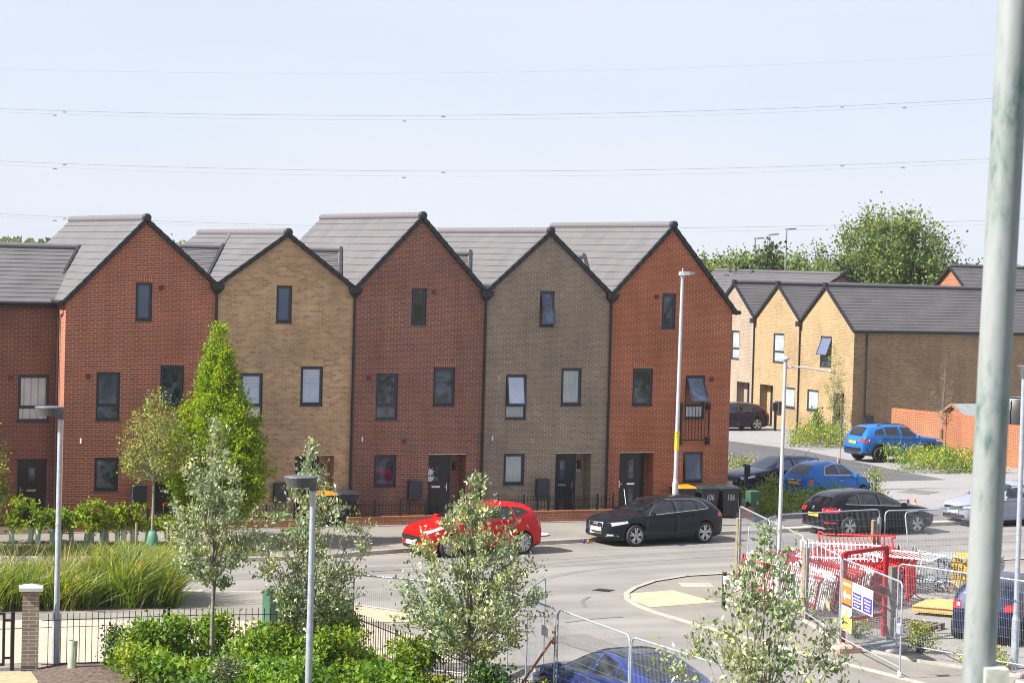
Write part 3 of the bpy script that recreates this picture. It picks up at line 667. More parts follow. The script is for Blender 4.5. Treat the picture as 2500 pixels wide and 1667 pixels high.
def slope(mb, F, A, B, y0, y1, n=None, t=.014, gauge=.3, mu=1, lift=.028):
    """tile courses from eave point A to ridge point B (2-D), swept from y0 to y1; F maps (s,z,y) to the world"""
    A, B = Vector(A), Vector(B); L = (B-A).length; n = n or max(2, round(L/gauge)); u = (B-A)/n
    nr = Vector((-u.y, u.x)).normalized(); nr = nr if nr.y > 0 else -nr
    mb.add([F(A.x,A.y,y0),F(A.x,A.y,y1),F(B.x,B.y,y1),F(B.x,B.y,y0)], [(0,1,2,3)], mu)
    for i in range(n):
        p = A+u*i-(u*.12 if i == 0 else Vector((0,0))); q = A+u*min(n, i+1.12)
        p1 = p+nr*lift; q1 = q+nr*.012; p0 = p1-nr*t
        mb.add([F(p1.x,p1.y,y0),F(p1.x,p1.y,y1),F(q1.x,q1.y,y1),F(q1.x,q1.y,y0)], [(0,1,2,3)], 0)
        mb.add([F(p0.x,p0.y,y0),F(p0.x,p0.y,y1),F(p1.x,p1.y,y1),F(p1.x,p1.y,y0)], [(0,1,2,3)], mu)  # butt edge coloured dark to draw the shadow line under the course
        mb.add([F(p1.x,p1.y,y0),F(q1.x,q1.y,y0),F(q1.x-nr.x*t,q1.y-nr.y*t,y0),F(p0.x,p0.y,y0)], [(0,1,2,3)], mu)
def verge(mb, F, A, B, y0, n=None, gauge=.3, w=.1, h=.13):
    A, B = Vector(A), Vector(B); L = (B-A).length; n = n or max(2, round(L/gauge)); u = (B-A)/n
    nr = Vector((-u.y, u.x)).normalized(); nr = nr if nr.y > 0 else -nr
    for i in range(n):
        p = A+u*(i-.06)+nr*.050; q = A+u*(i+1)+nr*.034
        c = [p, q, q-nr*h, p-nr*h]
        vs = [F(v.x,v.y,y0-w*.5) for v in c]+[F(v.x,v.y,y0+w*.5) for v in c]
        mb.add(vs, [(0,1,2,3),(7,6,5,4),(0,4,5,1),(1,5,6,2),(2,6,7,3),(3,7,4,0)])
def ridge(mb, F, s, z, y0, y1, r=.115, seg=.45):
    k = max(1, round((y1-y0)/seg)); q = (y1-y0)/k
    for i in range(k):
        a, b_ = y0+q*i, y0+q*(i+1)
        dz = rnd.uniform(-.003, .003)
        mb.tube([F(s,z+dz*.4,a), F(s,z+dz*.4,b_-.004)], [r+.0015, r], 12)
def pipe(par, x, y, z0, z1, r=.038, m=M['black'], br=(0,1)):
    mb = MB(); mb.tube([(x,y,z0),(x,y,z1)], r, 10)
    z = z0+1.5
    while z < z1-.4: mb.box(x-.06*(br[0]+.2)-.02, x+.05, y-.02, y+.06, z-.02, z+.02); z += 1.75
    return build('downpipe', mb, m, par)
F0 = lambda s, z, y: (s, y, z)
ZG = .29; DEP = 9.24
B_ = [0, 4.557, 8.959, 13.359, 17.764, 22.257]
RX = [2.354, 6.760, 11.139, 15.543, 19.947]; RZ = [9.40, 9.10, 9.75, 9.41, 9.73]
ZJ = [7.02, 7.55, 7.53, 7.51, 7.505, 7.08]
X3 = [2.087, 6.452, 10.862, 15.252, 19.638]; W3 = .503
X2 = [2.887, 7.283, 11.66, 16.074, 18.642]; W2 = .723
X1 = [.956, 5.363, 9.755, 14.14, 20.581]; W1 = .72
DO = [(2.76, 4.03), (7.165, 8.44), (11.561, 12.831), (15.951, 17.219), (18.238, 19.478)]
SPEC = [
 ('terraced_house', 'red brick gabled house at the left end of the row, behind the lime green tree', 'red', [ (M['skyglass'],0), (M['room2'],0), (M['midglass'],0,M['room2']), (M['room2'],0) ]),
 ('terraced_house', 'buff yellow brick gabled house between two red ones, orange lidded bin in front', 'buff', [ (M['skyglass'],0), (M['hblind'],0), (M['hblind'],0,M['wblind']), (M['room2'],0) ]),
 ('terraced_house', 'plum red brick gabled house in mid row, white star on its black door', 'plum', [ (M['room'],0), (M['room2'],0), (M['room2'],0,M['room2']), (M['room2'],0) ]),
 ('terraced_house', 'grey brown brick gabled house with its top window pushed open, door number 108', 'grey', [ (M['midglass'],.28), (M['vblind'],0), (M['hblind'],.17,M['vblind']), (M['vblind'],0) ]),
 ('terraced_house', 'bright red brick gabled house at the right end, with a black balcony rail', 'orange', [ (M['room2'],0), (M['room2'],0), (M['midglass'],.56,M['wblind']), (M['midglass'],.18) ]),
]
HOUSES = []
P0 = lambda s, z, d: (s, d, z)
for i, (nm, lbl, bm, gl) in enumerate(SPEC):
    x0, x1 = B_[i], B_[i+1]; zl, zr = ZJ[i], ZJ[i+1]; rx, rz = RX[i], RZ[i]
    h = thing(nm, lbl, 'house', ((x0+x1)/2, 0, ZG), group='gabled houses of the terrace'); HOUSES.append(h)
    da, db = DO[i]
    w3 = (X3[i], X3[i]+W3, 6.43, 7.555); w2 = (X2[i], X2[i]+W2, 3.918, 5.11); w1 = (X1[i], X1[i]+W1, 3.485, 4.894); wg = (X1[i]-.005, X1[i]+W1, 1.40, 2.384)
    ops = [(*w, .11) for w in (w3, w2, w1, wg)]+[(da, db, ZG, 2.385, .5)]
    top = lambda x, a=(x0,zl), b_=(rx,rz), c=(x1,zr): a[1]+(b_[1]-a[1])*(x-a[0])/(b_[0]-a[0]) if x <= b_[0] else b_[1]+(c[1]-b_[1])*(x-b_[0])/(c[0]-b_[0])
    mb = MB(); wall(mb, P0, x0, x1, ZG, top, [rx], ops)
    lo = min(zl, zr)
    for xx, zz in ((x0+.003, zl), (x1-.003, zr)): mb.add([(xx,0,ZG),(xx,DEP,ZG),(xx,DEP,zz),(xx,0,zz)], [(0,1,2,3)])
    mb.add([(x0,DEP,ZG),(x1,DEP,ZG),(x1,DEP,zr),(rx,DEP,rz),(x0,DEP,zl)], [(0,1,2,3,4)])
    build('wall', mb, [M[bm], M['soffit']], h)
    # roof
    ev = (x0-.08, ZJ[0]-.06) if i == 0 else (x0+.02, zl+.02)
    er = (x1+.16, ZJ[5]-.12) if i == 4 else (x1-.02, zr+.02)
    mb = MB(); slope(mb, F0, ev, (rx, rz+.04), -.06, DEP+.06); slope(mb, F0, er, (rx, rz+.04), -.06, DEP+.06)
    rf = build('roof', mb, [M['tile'], M['gapshade']], h)
    mb = MB(); ridge(mb, F0, rx, rz+.06, .02, DEP+.02); build('ridge', mb, M['ridge'], rf)
    mb = MB(); verge(mb, F0, ev, (rx, rz+.04), -.055); verge(mb, F0, er, (rx, rz+.04), -.055)
    mb.lathe([(.001,-.14),(.11,-.14),(.128,-.12),(.128,.02),(.001,.02)], 18, (rx,0,rz+.07), 'y'); build('verge', mb, M['black'], rf)
    # windows and lintels
    window(h, P0, *w3, gl[0][0], opn=gl[0][1]); window(h, P0, *w2, gl[1][0], opn=gl[1][1])
    window(h, P0, *w1, gl[2][0], mull=3.90, opn=gl[2][1], lower=gl[2][2]); window(h, P0, *wg, gl[3][0], opn=gl[3][1])
    for w in (w3, w2): lintel(h, P0, w[0], w[1], w[3], M[bm+'_s'])
    # recessed panel of brick under the tall window, very slightly set back lines
    # door
    if i < 4: door(h, P0, da+.0, da+.94, ZG+.02, 2.37, .5, 1, 2 if i == 3 else 1)
    else: door(h, P0, da+.12, db-.1, ZG+.02, 2.37, .5, -1, 2)
    mb = MB(); sbox(mb, P0, da-.005, db+.005, 2.372, 2.392, -.012, .02); build('lintel', mb, M['soffit'], h)
    if i < 4:
        mb = MB(); mb.box(db-.26, db-.18, .43, .498, 1.86, 2.1); mb.box(db-.235, db-.205, .38, .43, 2.02, 2.05); mb.lathe([(.03,0),(.045,.03),(.045,.16),(.02,.2)], 8, (db-.22,.4,1.82)); build('porch_lamp', mb, M['blackmetal'], h)
    # meter box
    mx = X1[i]+1.115 if i < 4 else None
    if i in (0, 1, 2, 3):
        mb = MB(); mb.bevbox(mx, mx+.44, -.16, -.002, .99, 1.575, .012); mb.tube([(mx+.07,-.04,ZG),(mx+.07,-.04,.99)], .018, 6); build('meter_box', mb, M['meter'], h)
    # vents and alarm box
    vm = M['vent_b'] if bm in ('buff', 'grey') else M['vent_r']
    vs_ = [(2.86, 7.42), (X1[i]-.25 if i < 4 else 21.54, 4.77)] if i == 0 else [([0,7.22,11.60,16.0,19.42][i], 7.44), (X1[i]-.25 if i < 4 else 21.54, 4.77)]
    if 0 < i < 4: vs_.append(([0,6.29,10.72,15.10][i], 2.79))
    for vx, vz in vs_:
        mb = MB(); mb.box(vx-.075, vx+.075, -.014, -.001, vz-.075, vz+.075)
        for k in range(4): mb.box(vx-.06, vx+.06, -.022, -.014, vz-.055+k*.033, vz-.04+k*.033)
        build('air_vent', mb, vm, h)
    if i in (0, 2, 3):
        ax_ = X1[i]-.43; mb = MB(); mb.bevbox(ax_-.025, ax_+.025, -.05, -.001, 2.81, 2.95, .01); build('alarm_box', mb, M['white'], h)
    # hopper and downpipe at the right-hand valley
    if i < 4:
        bx = x1; mb = MB(); zt = zr-.02
        mb.box(bx-.17, bx+.17, -.26, -.004, zt-.13, zt); mb.add([(bx-.15,-.24,zt-.13),(bx+.15,-.24,zt-.13),(bx+.15,-.006,zt-.13),(bx-.15,-.006,zt-.13),(bx-.05,-.11,zt-.27),(bx+.05,-.11,zt-.27),(bx+.05,-.01,zt-.27),(bx-.05,-.01,zt-.27)], [(0,1,5,4),(1,2,6,5),(2,3,7,6),(3,0,4,7),(4,5,6,7)])
        mb.box(bx-.19, bx+.19, -.28, -.005, zt-.005, zt+.03); build('rain_hopper', mb, M['black'], h); pipe(h, bx, -.06, ZG, zt-.26)
        mb = MB(); mb.bar((bx,-.04,zr+.02),(bx,DEP,zr+.02),.16,.02); build('valley_gutter', mb, M['steel'], h)
# link roofs: lower ridges running along the terrace behind the gables
for i in range(4):
    h = HOUSES[i+1]; mb = MB(); FX = lambda s, z, x: (x, s, z)
    xa, xb = RX[i]+.1, RX[i+1]+.0
    slope(mb, FX, (1.3, 7.54), (4.47, 8.62), xa, xb, gauge=.24); slope(mb, FX, (7.7, 7.54), (4.47, 8.62), xa, xb, gauge=.24)
    lr = build('link_roof', mb, [M['tile'], M['gapshade']], h)
    mb = MB(); ridge(mb, FX, 4.47, 8.64, xa, xb); build('ridge', mb, M['ridge'], lr)
for i, (a, b_) in enumerate([((-.02,1.7,7.14),(1.46,4.42,8.60)),((4.74,1.6,7.76),(6.13,4.5,8.76)),((9.2,1.94,7.88),(10.09,4.4,8.78)),((13.92,2.62,8.1),(14.71,4.48,8.80)),((18.42,3.1,8.27),(18.9,4.45,8.79))]):
    mb = MB(); mb.bar(a, b_, .09, .07); build('valley_trim', mb, M['black'], HOUSES[i])
# extras of single houses
h = HOUSES[0]; mb = MB()
mb.tube([(-.16,-.1,6.93),(-.16,DEP,6.93)], .065, 8); build('gutter', mb, M['black'], h)
mb = MB(); mb.tube([(-.16,.25,6.9),(-.15,.3,6.72),(-.06,.62,6.55),(-.055,.62,6.4),(-.055,.62,ZG)], .036, 8); build('downpipe', mb, M['black'], h)
h = HOUSES[4]; mb = MB(); mb.tube([(22.46,-.12,6.98),(22.46,DEP,6.98)], .07, 8); build('gutter', mb, M['black'], h)
mb = MB(); mb.bar((20.36,-.13,3.94),(21.44,-.13,3.94),.045,.03); mb.bar((20.40,-.13,2.78),(21.40,-.13,2.78),.02,.03)
for k in range(9): x = 20.42+.98*k/8; mb.bar((x,-.13,2.78),(x,-.13,3.93),.016,.016)
for x in (20.38, 21.42):
    mb.bar((x,-.13,2.66),(x,-.13,3.95),.04,.04)
    for z in (2.74, 3.88): mb.box(x-.05, x+.05, -.15, -.002, z-.11, z+.11)
build('balcony_rail', mb, M['blackmetal'], h)
h = HOUSES[3]; n = MB(); n.box(16.93,17.09,.485,.499,1.735,1.83); pl = build('number_plate', n, M['steeld'], h)
pl.location = (0,0,0); text('numerals', '108', .085, M['inkwhite'], pl, frame_mat(Vector((17.01,.483,1.782))-offset_of(pl), (1,0,0), (0,0,1)))
mb = MB(); mb.bevbox(16.86,16.92,.46,.499,1.9,1.99,.008); build('intercom', mb, M['white'], h)
mb = MB(); mb.tube([(17.13,.47,2.36),(17.13,.47,ZG)], .012, 6); build('conduit', mb, M['vent_b'], h)
h = HOUSES[2]; mb = MB(); wx, wz = 11.80, 1.78
for k in range(8):
    a = PI*k/4+.2; a2 = a+PI/8; r1_, r2_ = .17, .075
    mb.poly([(wx,.435,wz),(wx+r2_*math.cos(a-PI/8),.437,wz+r2_*math.sin(a-PI/8)),(wx+r1_*math.cos(a),.43,wz+r1_*math.sin(a)),(wx+r2_*math.cos(a2),.437,wz+r2_*math.sin(a2))])
build('door_star', mb, M['white'], h)
mb = MB(); mb.poly([(wx-.13,.428,wz-.13),(wx+.13,.428,wz-.13),(wx+.1,.428,wz-.25),(wx+.04,.428,wz-.29),(wx-.06,.428,wz-.28),(wx-.12,.428,wz-.22)]); build('door_plaque', mb, M['white'], h)
h = HOUSES[1]; mb = MB(); mb.bar((6.18,4.6,8.80),(6.66,5.6,9.13),.10,.02); build('flashing', mb, M['ridge'], h)
h = HOUSES[2]
mb = MB()
for k in range(16): a = rnd.uniform(-.5, .5); l = rnd.uniform(.15, .34); mb.tube([(11.9,.13,4.05),(11.9+math.sin(a)*l,.13,4.05+math.cos(a)*l)], [.004,.008], 4)
mb.lathe([(.03,0),(.05,.04),(.035,.1)], 8, (11.9,.125,3.98)); build('vase', mb, M['soffit'], h)

# ---- lower house at the left with its eaves to the street
h0 = thing('terraced_house', 'red brown brick house cut by the left picture edge, its eaves to the street', 'house', (-3.5, 1.08, ZG), group='other houses')
YF = 1.08; PY = lambda s, z, d: (s, YF+d, z)
ops = [(-1.11,-.18,3.39,4.75,.11),(-1.09,-.20,ZG,2.26,.25),(-4.6,-3.7,3.39,4.75,.11),(-4.6,-3.7,1.4,2.4,.11)]
mb = MB(); wall(mb, PY, -7, -.004, ZG, lambda x: 6.86, [], ops); mb.add([(-7,YF,ZG),(-7,8,ZG),(-7,8,6.86),(-7,4.47,8.5),(-7,YF,6.86)], [(0,1,2,3,4)]); mb.add([(-7,8,ZG),(0,8,ZG),(0,8,6.86),(-7,8,6.86)], [(0,1,2,3)])
build('wall', mb, [M['red0'], M['soffit']], h0)
window(h0, PY, *ops[0][:4], M['curtain'], mull=3.78, lower=M['curtain'], label='window with crumpled net curtain'); window(h0, PY, *ops[2][:4], M['midglass'], mull=3.78); window(h0, PY, *ops[3][:4], M['room2'])
door(h0, PY, -1.08, -.21, ZG+.02, 2.25, .2, -1)
FX = lambda s, z, x: (x, s, z)
mb = MB(); slope(mb, FX, (.93, 6.90), (4.47, 8.50), -7.1, 1.5, gauge=.30); slope(mb, FX, (8.1, 6.9), (4.47, 8.5), -7.1, 1.3, gauge=.3); rf = build('roof', mb, [M['tile'], M['gapshade']], h0)
mb = MB(); ridge(mb, FX, 4.47, 8.53, -7.1, 1.42); build('ridge', mb, M['ridge'], rf)
mb = MB(); mb.tube([(-7.1,.88,6.86),(-.12,.88,6.86)], .06, 8); mb.box(-7,-.02,.93,1.07,6.74,6.9); build('gutter', mb, M['black'], h0)
mb = MB(); mb.box(-1.405,-1.255,YF-.015,YF-.001,4.585,4.735); build('air_vent', mb, M['vent_r'], h0)

# ---- pale yellow terrace across the court (saw-tooth gables facing left)
XB = 47.6; PB = lambda s, z, d: (XB+d, s, z); ZB = .13
FB = lambda s, z, x: (x, s, z)
def court_house(lbl, y0, y1, py, zv0, zv1, zp, bm, wins, drs, back, group='yellow terrace houses across the court', meter=None):
    h = thing('court_house', lbl, 'house', (XB, (y0+y1)/2, ZB), group=group)
    top = lambda y: zv0+(zp-zv0)*(y-y0)/(py-y0) if y <= py else zp+(zv1-zp)*(y-py)/(y1-py)
    ops = [(*w[:4], .1) for w in wins]+[(*d, ZB, 2.29, .45) for d in drs]
    mb = MB(); wall(mb, PB, y0, y1, ZB, top, [py], ops)
    mb.add([(XB+.003,y1-.003,ZB),(XB+back,y1-.003,ZB),(XB+back,y1-.003,zv1),(XB+.003,y1-.003,zv1)], [(0,1,2,3)]); mb.add([(XB+back,y0,ZB),(XB+back,y1,ZB),(XB+back,y1,zv1),(XB+back,py,zp),(XB+back,y0,zv0)], [(0,1,2,3,4)])
    build('wall', mb, [M[bm], M['soffit']], h)
    ew = MB(); ew.add([(XB+.012,y0,ZB),(XB+back,y0,ZB),(XB+back,y0,zv0),(XB+.012,y0,zv0)], [(0,1,2,3)]); build('end_wall', ew, M['brown'], h)
    mb = MB(); slope(mb, FB, (y0-.05, zv0-.02), (py, zp+.03), XB-.08, XB+back+.1, gauge=.26); slope(mb, FB, (y1-.02, zv1+.02), (py, zp+.03), XB-.08, XB+back+.1, gauge=.26)
    rf = build('roof', mb, [M['tile2'], M['gapshade']], h)
    mb = MB(); ridge(mb, FB, py, zp+.07, XB-.02, XB+back+.1); build('ridge', mb, M['ridge2'], rf)
    mb = MB(); verge(mb, FB, (y0-.05, zv0-.02), (py, zp+.03), XB-.07, gauge=.26); verge(mb, FB, (y1-.02, zv1+.02), (py, zp+.03), XB-.07, gauge=.26); mb.box(XB-.16,XB,py-.13,py+.13,zp-.05,zp+.2); build('verge', mb, M['black'], rf)
    for w in wins: window(h, PB, *w[:4], w[4], mull=w[5], opn=w[6], lower=w[7] if len(w) > 7 else None, d0=.05)
    for d in drs: door(h, PB, d[0]+.02, d[0]+.90, ZB+.02, 2.27, .45, 1)
    mb = MB(); mb.box(XB-.25,XB-.004,y1-.16,y1+.16,zv1-.3,zv1-.04); build('rain_hopper', mb, M['black'], h); 
    mb = MB(); mb.tube([(XB-.06,y1,ZB),(XB-.06,y1,zv1-.28)], .038, 8); build('downpipe', mb, M['black'], h)
    mb = MB(); mb.box(XB-.014,XB-.001,wins[0][0]-.42,wins[0][0]-.27,wins[0][3]-.2,wins[0][3]-.05); build('air_vent', mb, M['vent_b'], h)
    if meter: mb = MB(); mb.bevbox(XB-.16,XB-.002,meter[0],meter[0]+.45,meter[1],meter[1]+.6,.012); build('meter_box', mb, M['meter'], h)
    return h
cA = court_house('nearest yellow brick house across the court, dark brown end wall, upper window wide open', 32.55, 37.7, 35.3, 5.5, 5.80, 7.62, 'yellow',
    [(34.64,35.72,3.56,5.09,M['skyglass'],4.06,.36,M['room2']), (35.78,36.86,1.24,2.30,M['wblind2'],None,0)], [(33.33,34.26)], 12.5)
mb = MB(); mb.tube([(XB-.2,32.38,5.45),(XB+12.6,32.38,5.45)], .075, 8); mb.box(XB,XB+12.5,32.42,32.54,5.36,5.5); build('gutter', mb, M['black'], cA)
mb = MB(); mb.tube([(48.3,32.40,5.4),(48.3,32.47,5.2),(48.3,32.49,.6)], .04, 8); build('downpipe', mb, M['black'], cA)
mb = MB(); mb.bevbox(48.27,48.78,32.38,32.545,.55,1.25,.012); build('meter_box', mb, M['meter'], cA)
court_house('middle yellow brick house across the court, brick porch left of its door', 37.7, 42.43, 40.03, 5.80, 5.81, 7.60, 'yellow',
    [(39.33,40.44,3.54,5.06,M['wblind2'],4.08,0,M['wblind2']), (38.08,39.17,1.22,2.29,M['wblind2'],None,0)], [(40.35,41.7)], 9, meter=(39.4, .9))
court_house('pale pinkish brick house across the court, half hidden by the end of the red terrace', 42.43, 47.2, 44.70, 5.81, 5.8, 7.59, 'pale',
    [(44.06,44.93,3.50,5.03,M['wblind2'],4.05,0,M['wblind2'])], [(42.82,44.19)], 9)
# houses further behind
def far_house(lbl, x0, x1, y0, y1, ze, zp, axis, bm, tm='tile2'):
    h = thing('far_house', lbl, 'house', ((x0+x1)/2, (y0+y1)/2, 0), group='houses behind the court'); mb = MB()
    if axis == 'x':
        c = (y0+y1)/2
        for y in (y0, y1): mb.add([(x0,y,0),(x1,y,0),(x1,y,ze),(x0,y,ze)], [(0,1,2,3)])
        for x in (x0, x1): mb.add([(x,y0,0),(x,y1,0),(x,y1,ze),(x,c,zp),(x,y0,ze)], [(0,1,2,3,4)])
        build('wall', mb, M[bm], h); mb = MB(); F = FB
        slope(mb, F, (y0-.15,ze-.05), (c,zp+.03), x0-.15, x1+.15, gauge=.34); slope(mb, F, (y1+.15,ze-.05), (c,zp+.03), x0-.15, x1+.15, gauge=.34)
        rf = build('roof', mb, [M[tm], M['gapshade']], h); mb = MB(); ridge(mb, F, c, zp+.06, x0-.1, x1+.1); build('ridge', mb, M['ridge2'], rf)
        mb = MB()
        for x in (x0-.14, x1+.14): verge(mb, F, (y0-.15,ze-.05), (c,zp+.03), x, gauge=.34); verge(mb, F, (y1+.15,ze-.05), (c,zp+.03), x, gauge=.34)
        build('verge', mb, M['black'], rf)
    else:
        c = (x0+x1)/2
        for x in (x0, x1): mb.add([(x,y0,0),(x,y1,0),(x,y1,ze),(x,y0,ze)], [(0,1,2,3)])
        for y in (y0, y1): mb.add([(x0,y,0),(x1,y,0),(x1,y,ze),(c,y,zp),(x0,y,ze)], [(0,1,2,3,4)])
        build('wall', mb, M[bm], h); mb = MB(); F = F0
        slope(mb, F, (x0-.15,ze-.05), (c,zp+.03), y0-.15, y1+.15, gauge=.34); slope(mb, F, (x1+.15,ze-.05), (c,zp+.03), y0-.15, y1+.15, gauge=.34)
        rf = build('roof', mb, [M[tm], M['gapshade']], h); mb = MB(); ridge(mb, F, c, zp+.06, y0-.1, y1+.1); build('ridge', mb, M['ridge2'], rf)
        mb = MB(); verge(mb, F, (x0-.15,ze-.05), (c,zp+.03), y0-.14, gauge=.34); verge(mb, F, (x1+.15,ze-.05), (c,zp+.03), y0-.14, gauge=.34); mb.sphere((c,y0-.14,zp+.1),.17,8)
        build('verge', mb, M['black'], rf)
    return h
far_house('dark roofed house behind the yellow terrace, only its long roof showing', 54.4, 62.0, 50.9, 66, 6.0, 8.18, 'y', 'brown')
far_house('house with an orange brick gable behind the right end of the yellow terrace', 64.0, 80, 44.5, 51.9, 6.0, 8.82, 'x', 'garden')
# ------------------------------------------------------------------ cars
M['glass'] = roommat('car_glazing', (.003,.004,.006), (.016,.019,.026), 2.5)
M['tint'] = roommat('tinted_car_glazing', (.004,.005,.008), (.012,.014,.02), 2.5)
M['tyre'] = simple('tyre_rubber', (.018,.018,.019), .75, var=.2)
M['alloy'] = simple('alloy_rim', (.55,.56,.58), .3, metal=.8, var=.08)
M['alloyd'] = simple('dark_rim', (.012,.012,.014), .35, metal=.2)
M['trim'] = simple('black_trim', (.014,.014,.016), .5, var=.2)
M['headlamp'] = simple('headlamp_lens', (.62,.65,.70), .06, var=.3, scale=14, coat=1)
M['taillamp'] = simple('tail_lamp_lens', (.42,.006,.012), .12, var=.25, scale=12, coat=1)
def interp(pts):
    xs = np.array([p[0] for p in pts]); ys = np.array([p[1] for p in pts]); n = len(xs)
    d = np.diff(ys)/np.diff(xs); m = np.zeros(n); m[0] = d[0]; m[-1] = d[-1]
    for i in range(1, n-1): m[i] = 0 if d[i-1]*d[i] <= 0 else 2*d[i-1]*d[i]/(d[i-1]+d[i])
    def f(x):
        i = int(min(n-2, max(0, np.searchsorted(xs, x)-1))); h = xs[i+1]-xs[i]; t = min(1, max(0, (x-xs[i])/h))
        return ys[i]*(2*t**3-3*t*t+1)+m[i]*h*(t**3-2*t*t+t)+ys[i+1]*(-2*t**3+3*t*t)+m[i+1]*h*(t**3-t*t)
    return f
class Car:
    def __init__(s, L, W, top, belt, zb=.2, front=.8, rear=.82, tum=.30, nose=5):
        s.L, s.W = L, W; s.top = interp(top); s.belt0 = interp(belt); s.zb = zb; s.front, s.rear, s.tum, s.nose = front, rear, tum, nose
        s.prof = interp([(0,.90),(.10,.955),(.3,.985),(.55,1.),(.8,.985),(1,.945)])
    def belt(s, u): return min(s.belt0(u), s.top(u)-.015)
    def zbot(s, u):
        e = min(u, s.L-u); return s.zb+.10*max(0, 1-e/.55)**2
    def w(s, u):
        t = abs(u-s.L/2)/(s.L/2); end = s.front if u < s.L/2 else s.rear
        return s.W/2*(end+(1-end)*max(0, 1-t**s.nose)**.55)
    def half(s, u, z):
        zb, be, tp = s.zbot(u), s.belt(u), s.top(u); w = s.w(u)
        if z <= be: return w*s.prof(min(1, max(0, (z-zb)/(be-zb))))
        h = min(1, (z-be)/max(1e-4, tp-be)); H = tp-be; n = 2.1+min(1, H/.4)*1.9
        return w*s.prof(1.)*(1-s.tum*min(1, H/.5)*h)*max(0, 1-h**n)**(1/n)
    def ztop(s, u, y):
        lo, hi = s.belt(u), s.top(u)
        for _ in range(26):
            mid = (lo+hi)/2
            if s.half(u, mid) > abs(y): lo = mid
            else: hi = mid
        return (lo+hi)/2
    def pt(s, u, y, z): return (s.L/2-u, y, z)
    def body(s, nu=64):
        us = sorted(set([0, .02, .05, .09, .14, .2]+[s.L*i/nu for i in range(1, nu)]+[s.L-.2, s.L-.14, s.L-.09, s.L-.05, s.L-.02, s.L]))
        rows = []
        for u in us:
            zb, be, tp = s.zbot(u), s.belt(u), s.top(u); r = [(0, zb)]
            for k in [0, .05, .12, .22, .35, .5, .65, .78, .88, .95, 1]: z = zb+(be-zb)*k; r.append((s.half(u, z), z))
            for k in range(1, 13):
                th = PI/2*k/12; h = math.sin(th)**.85; z = be+(tp-be)*h; r.append((s.half(u, z) if k < 12 else 0, z))
            rows.append([s.pt(u, y, z) for y, z in r]+[s.pt(u, -y, z) for y, z in r[-2:0:-1]])
        n = len(rows[0]); mb = MB(); vs = [p for r in rows for p in r]
        fs = [(i*n+k, i*n+(k+1) % n, (i+1)*n+(k+1) % n, (i+1)*n+k) for i in range(len(rows)-1) for k in range(n)]
        fs += [tuple(range(n-1, -1, -1)), tuple((len(rows)-1)*n+k for k in range(n))]
        mb.add(vs, fs, 0, True); return mb
    def side(s, mb, quad, sg, off=.006, nu=10, nz=5, m=0):
        """patch following the flank: quad = (u,z) corners bl, br, tr, tl"""
        (a, b, c, d) = quad; vs = []
        for i in range(nu+1):
            for j in range(nz+1):
                p, q = i/nu, j/nz
                u = (a[0]*(1-p)+b[0]*p)*(1-q)+(d[0]*(1-p)+c[0]*p)*q; z = (a[1]*(1-p)+b[1]*p)*(1-q)+(d[1]*(1-p)+c[1]*p)*q
                z = min(z, s.top(u)-.03); y = s.half(u, z)+off
                vs.append(s.pt(u, sg*y, z))
        fs = [(i*(nz+1)+j, (i+1)*(nz+1)+j, (i+1)*(nz+1)+j+1, i*(nz+1)+j+1) for i in range(nu) for j in range(nz)]
        # closed rim back to the body
        o = len(vs); rim = [i*(nz+1) for i in range(nu+1)]+[nu*(nz+1)+j for j in range(1, nz+1)]+[i*(nz+1)+nz for i in range(nu-1, -1, -1)]+[j for j in range(nz-1, 0, -1)]
        for k in rim: v = vs[k]; vs.append((v[0], v[1]-sg*(off+.02), v[2]-.004))
        for k in range(len(rim)): k2 = (k+1) % len(rim); fs.append((rim[k], rim[k2], o+k2, o+k))
        mb.add(vs, fs, m, True)
    def over(s, mb, u0, u1, fy0, fy1, off=.007, nu=8, ny=10, m=0, hcap=.8):
        """patch over the top surface between two stations; fy = share of the half width at window level"""
        vs = []
        for i in range(nu+1):
            u = u0+(u1-u0)*i/nu; f = fy0+(fy1-fy0)*i/nu
            ye = s.half(u, s.belt(u)+(s.top(u)-s.belt(u))*hcap)*f
            for j in range(ny+1):
                y = ye*(2*j/ny-1); z = s.ztop(u, y)
                du = .02; sl = (s.ztop(u+du, y)-s.ztop(u-du, y))/(2*du)
                nx, nz = sl, 1.; l = math.hypot(nx, nz)
                vs.append((s.L/2-u+nx/l*off, y, z+nz/l*off))
        fs = [(i*(ny+1)+j, (i+1)*(ny+1)+j, (i+1)*(ny+1)+j+1, i*(ny+1)+j+1) for i in range(nu) for j in range(ny)]
        mb.add(vs, fs, m, True)
    def face(s, mb, end, y0, y1, z0, z1, off=.01, ny=8, nz=3, m=0):
        """panel on the front (end=0) or rear (end=1), wrapped to the plan curve"""
        vs = []
        def ux(y, z):
            lo, hi = (0, s.L*.3) if end == 0 else (s.L, s.L*.7)
            if s.half(lo, z) >= abs(y): return lo
            for _ in range(24):
                mid = (lo+hi)/2
                if s.half(mid, z) >= abs(y): hi = mid
                else: lo = mid
            return hi
        sg = 1 if end == 0 else -1
        for i in range(ny+1):
            for j in range(nz+1):
                y = y0+(y1-y0)*i/ny; z = z0+(z1-z0)*j/nz; u = ux(y, z); vs.append((s.L/2-u+sg*off, y*(1+off*.6), z))
        fs = [(i*(nz+1)+j, (i+1)*(nz+1)+j, (i+1)*(nz+1)+j+1, i*(nz+1)+j+1) for i in range(ny) for j in range(nz)]
        o = len(vs); rim = [i*(nz+1) for i in range(ny+1)]+[ny*(nz+1)+j for j in range(1, nz+1)]+[i*(nz+1)+nz for i in range(ny-1, -1, -1)]+[j for j in range(nz-1, 0, -1)]
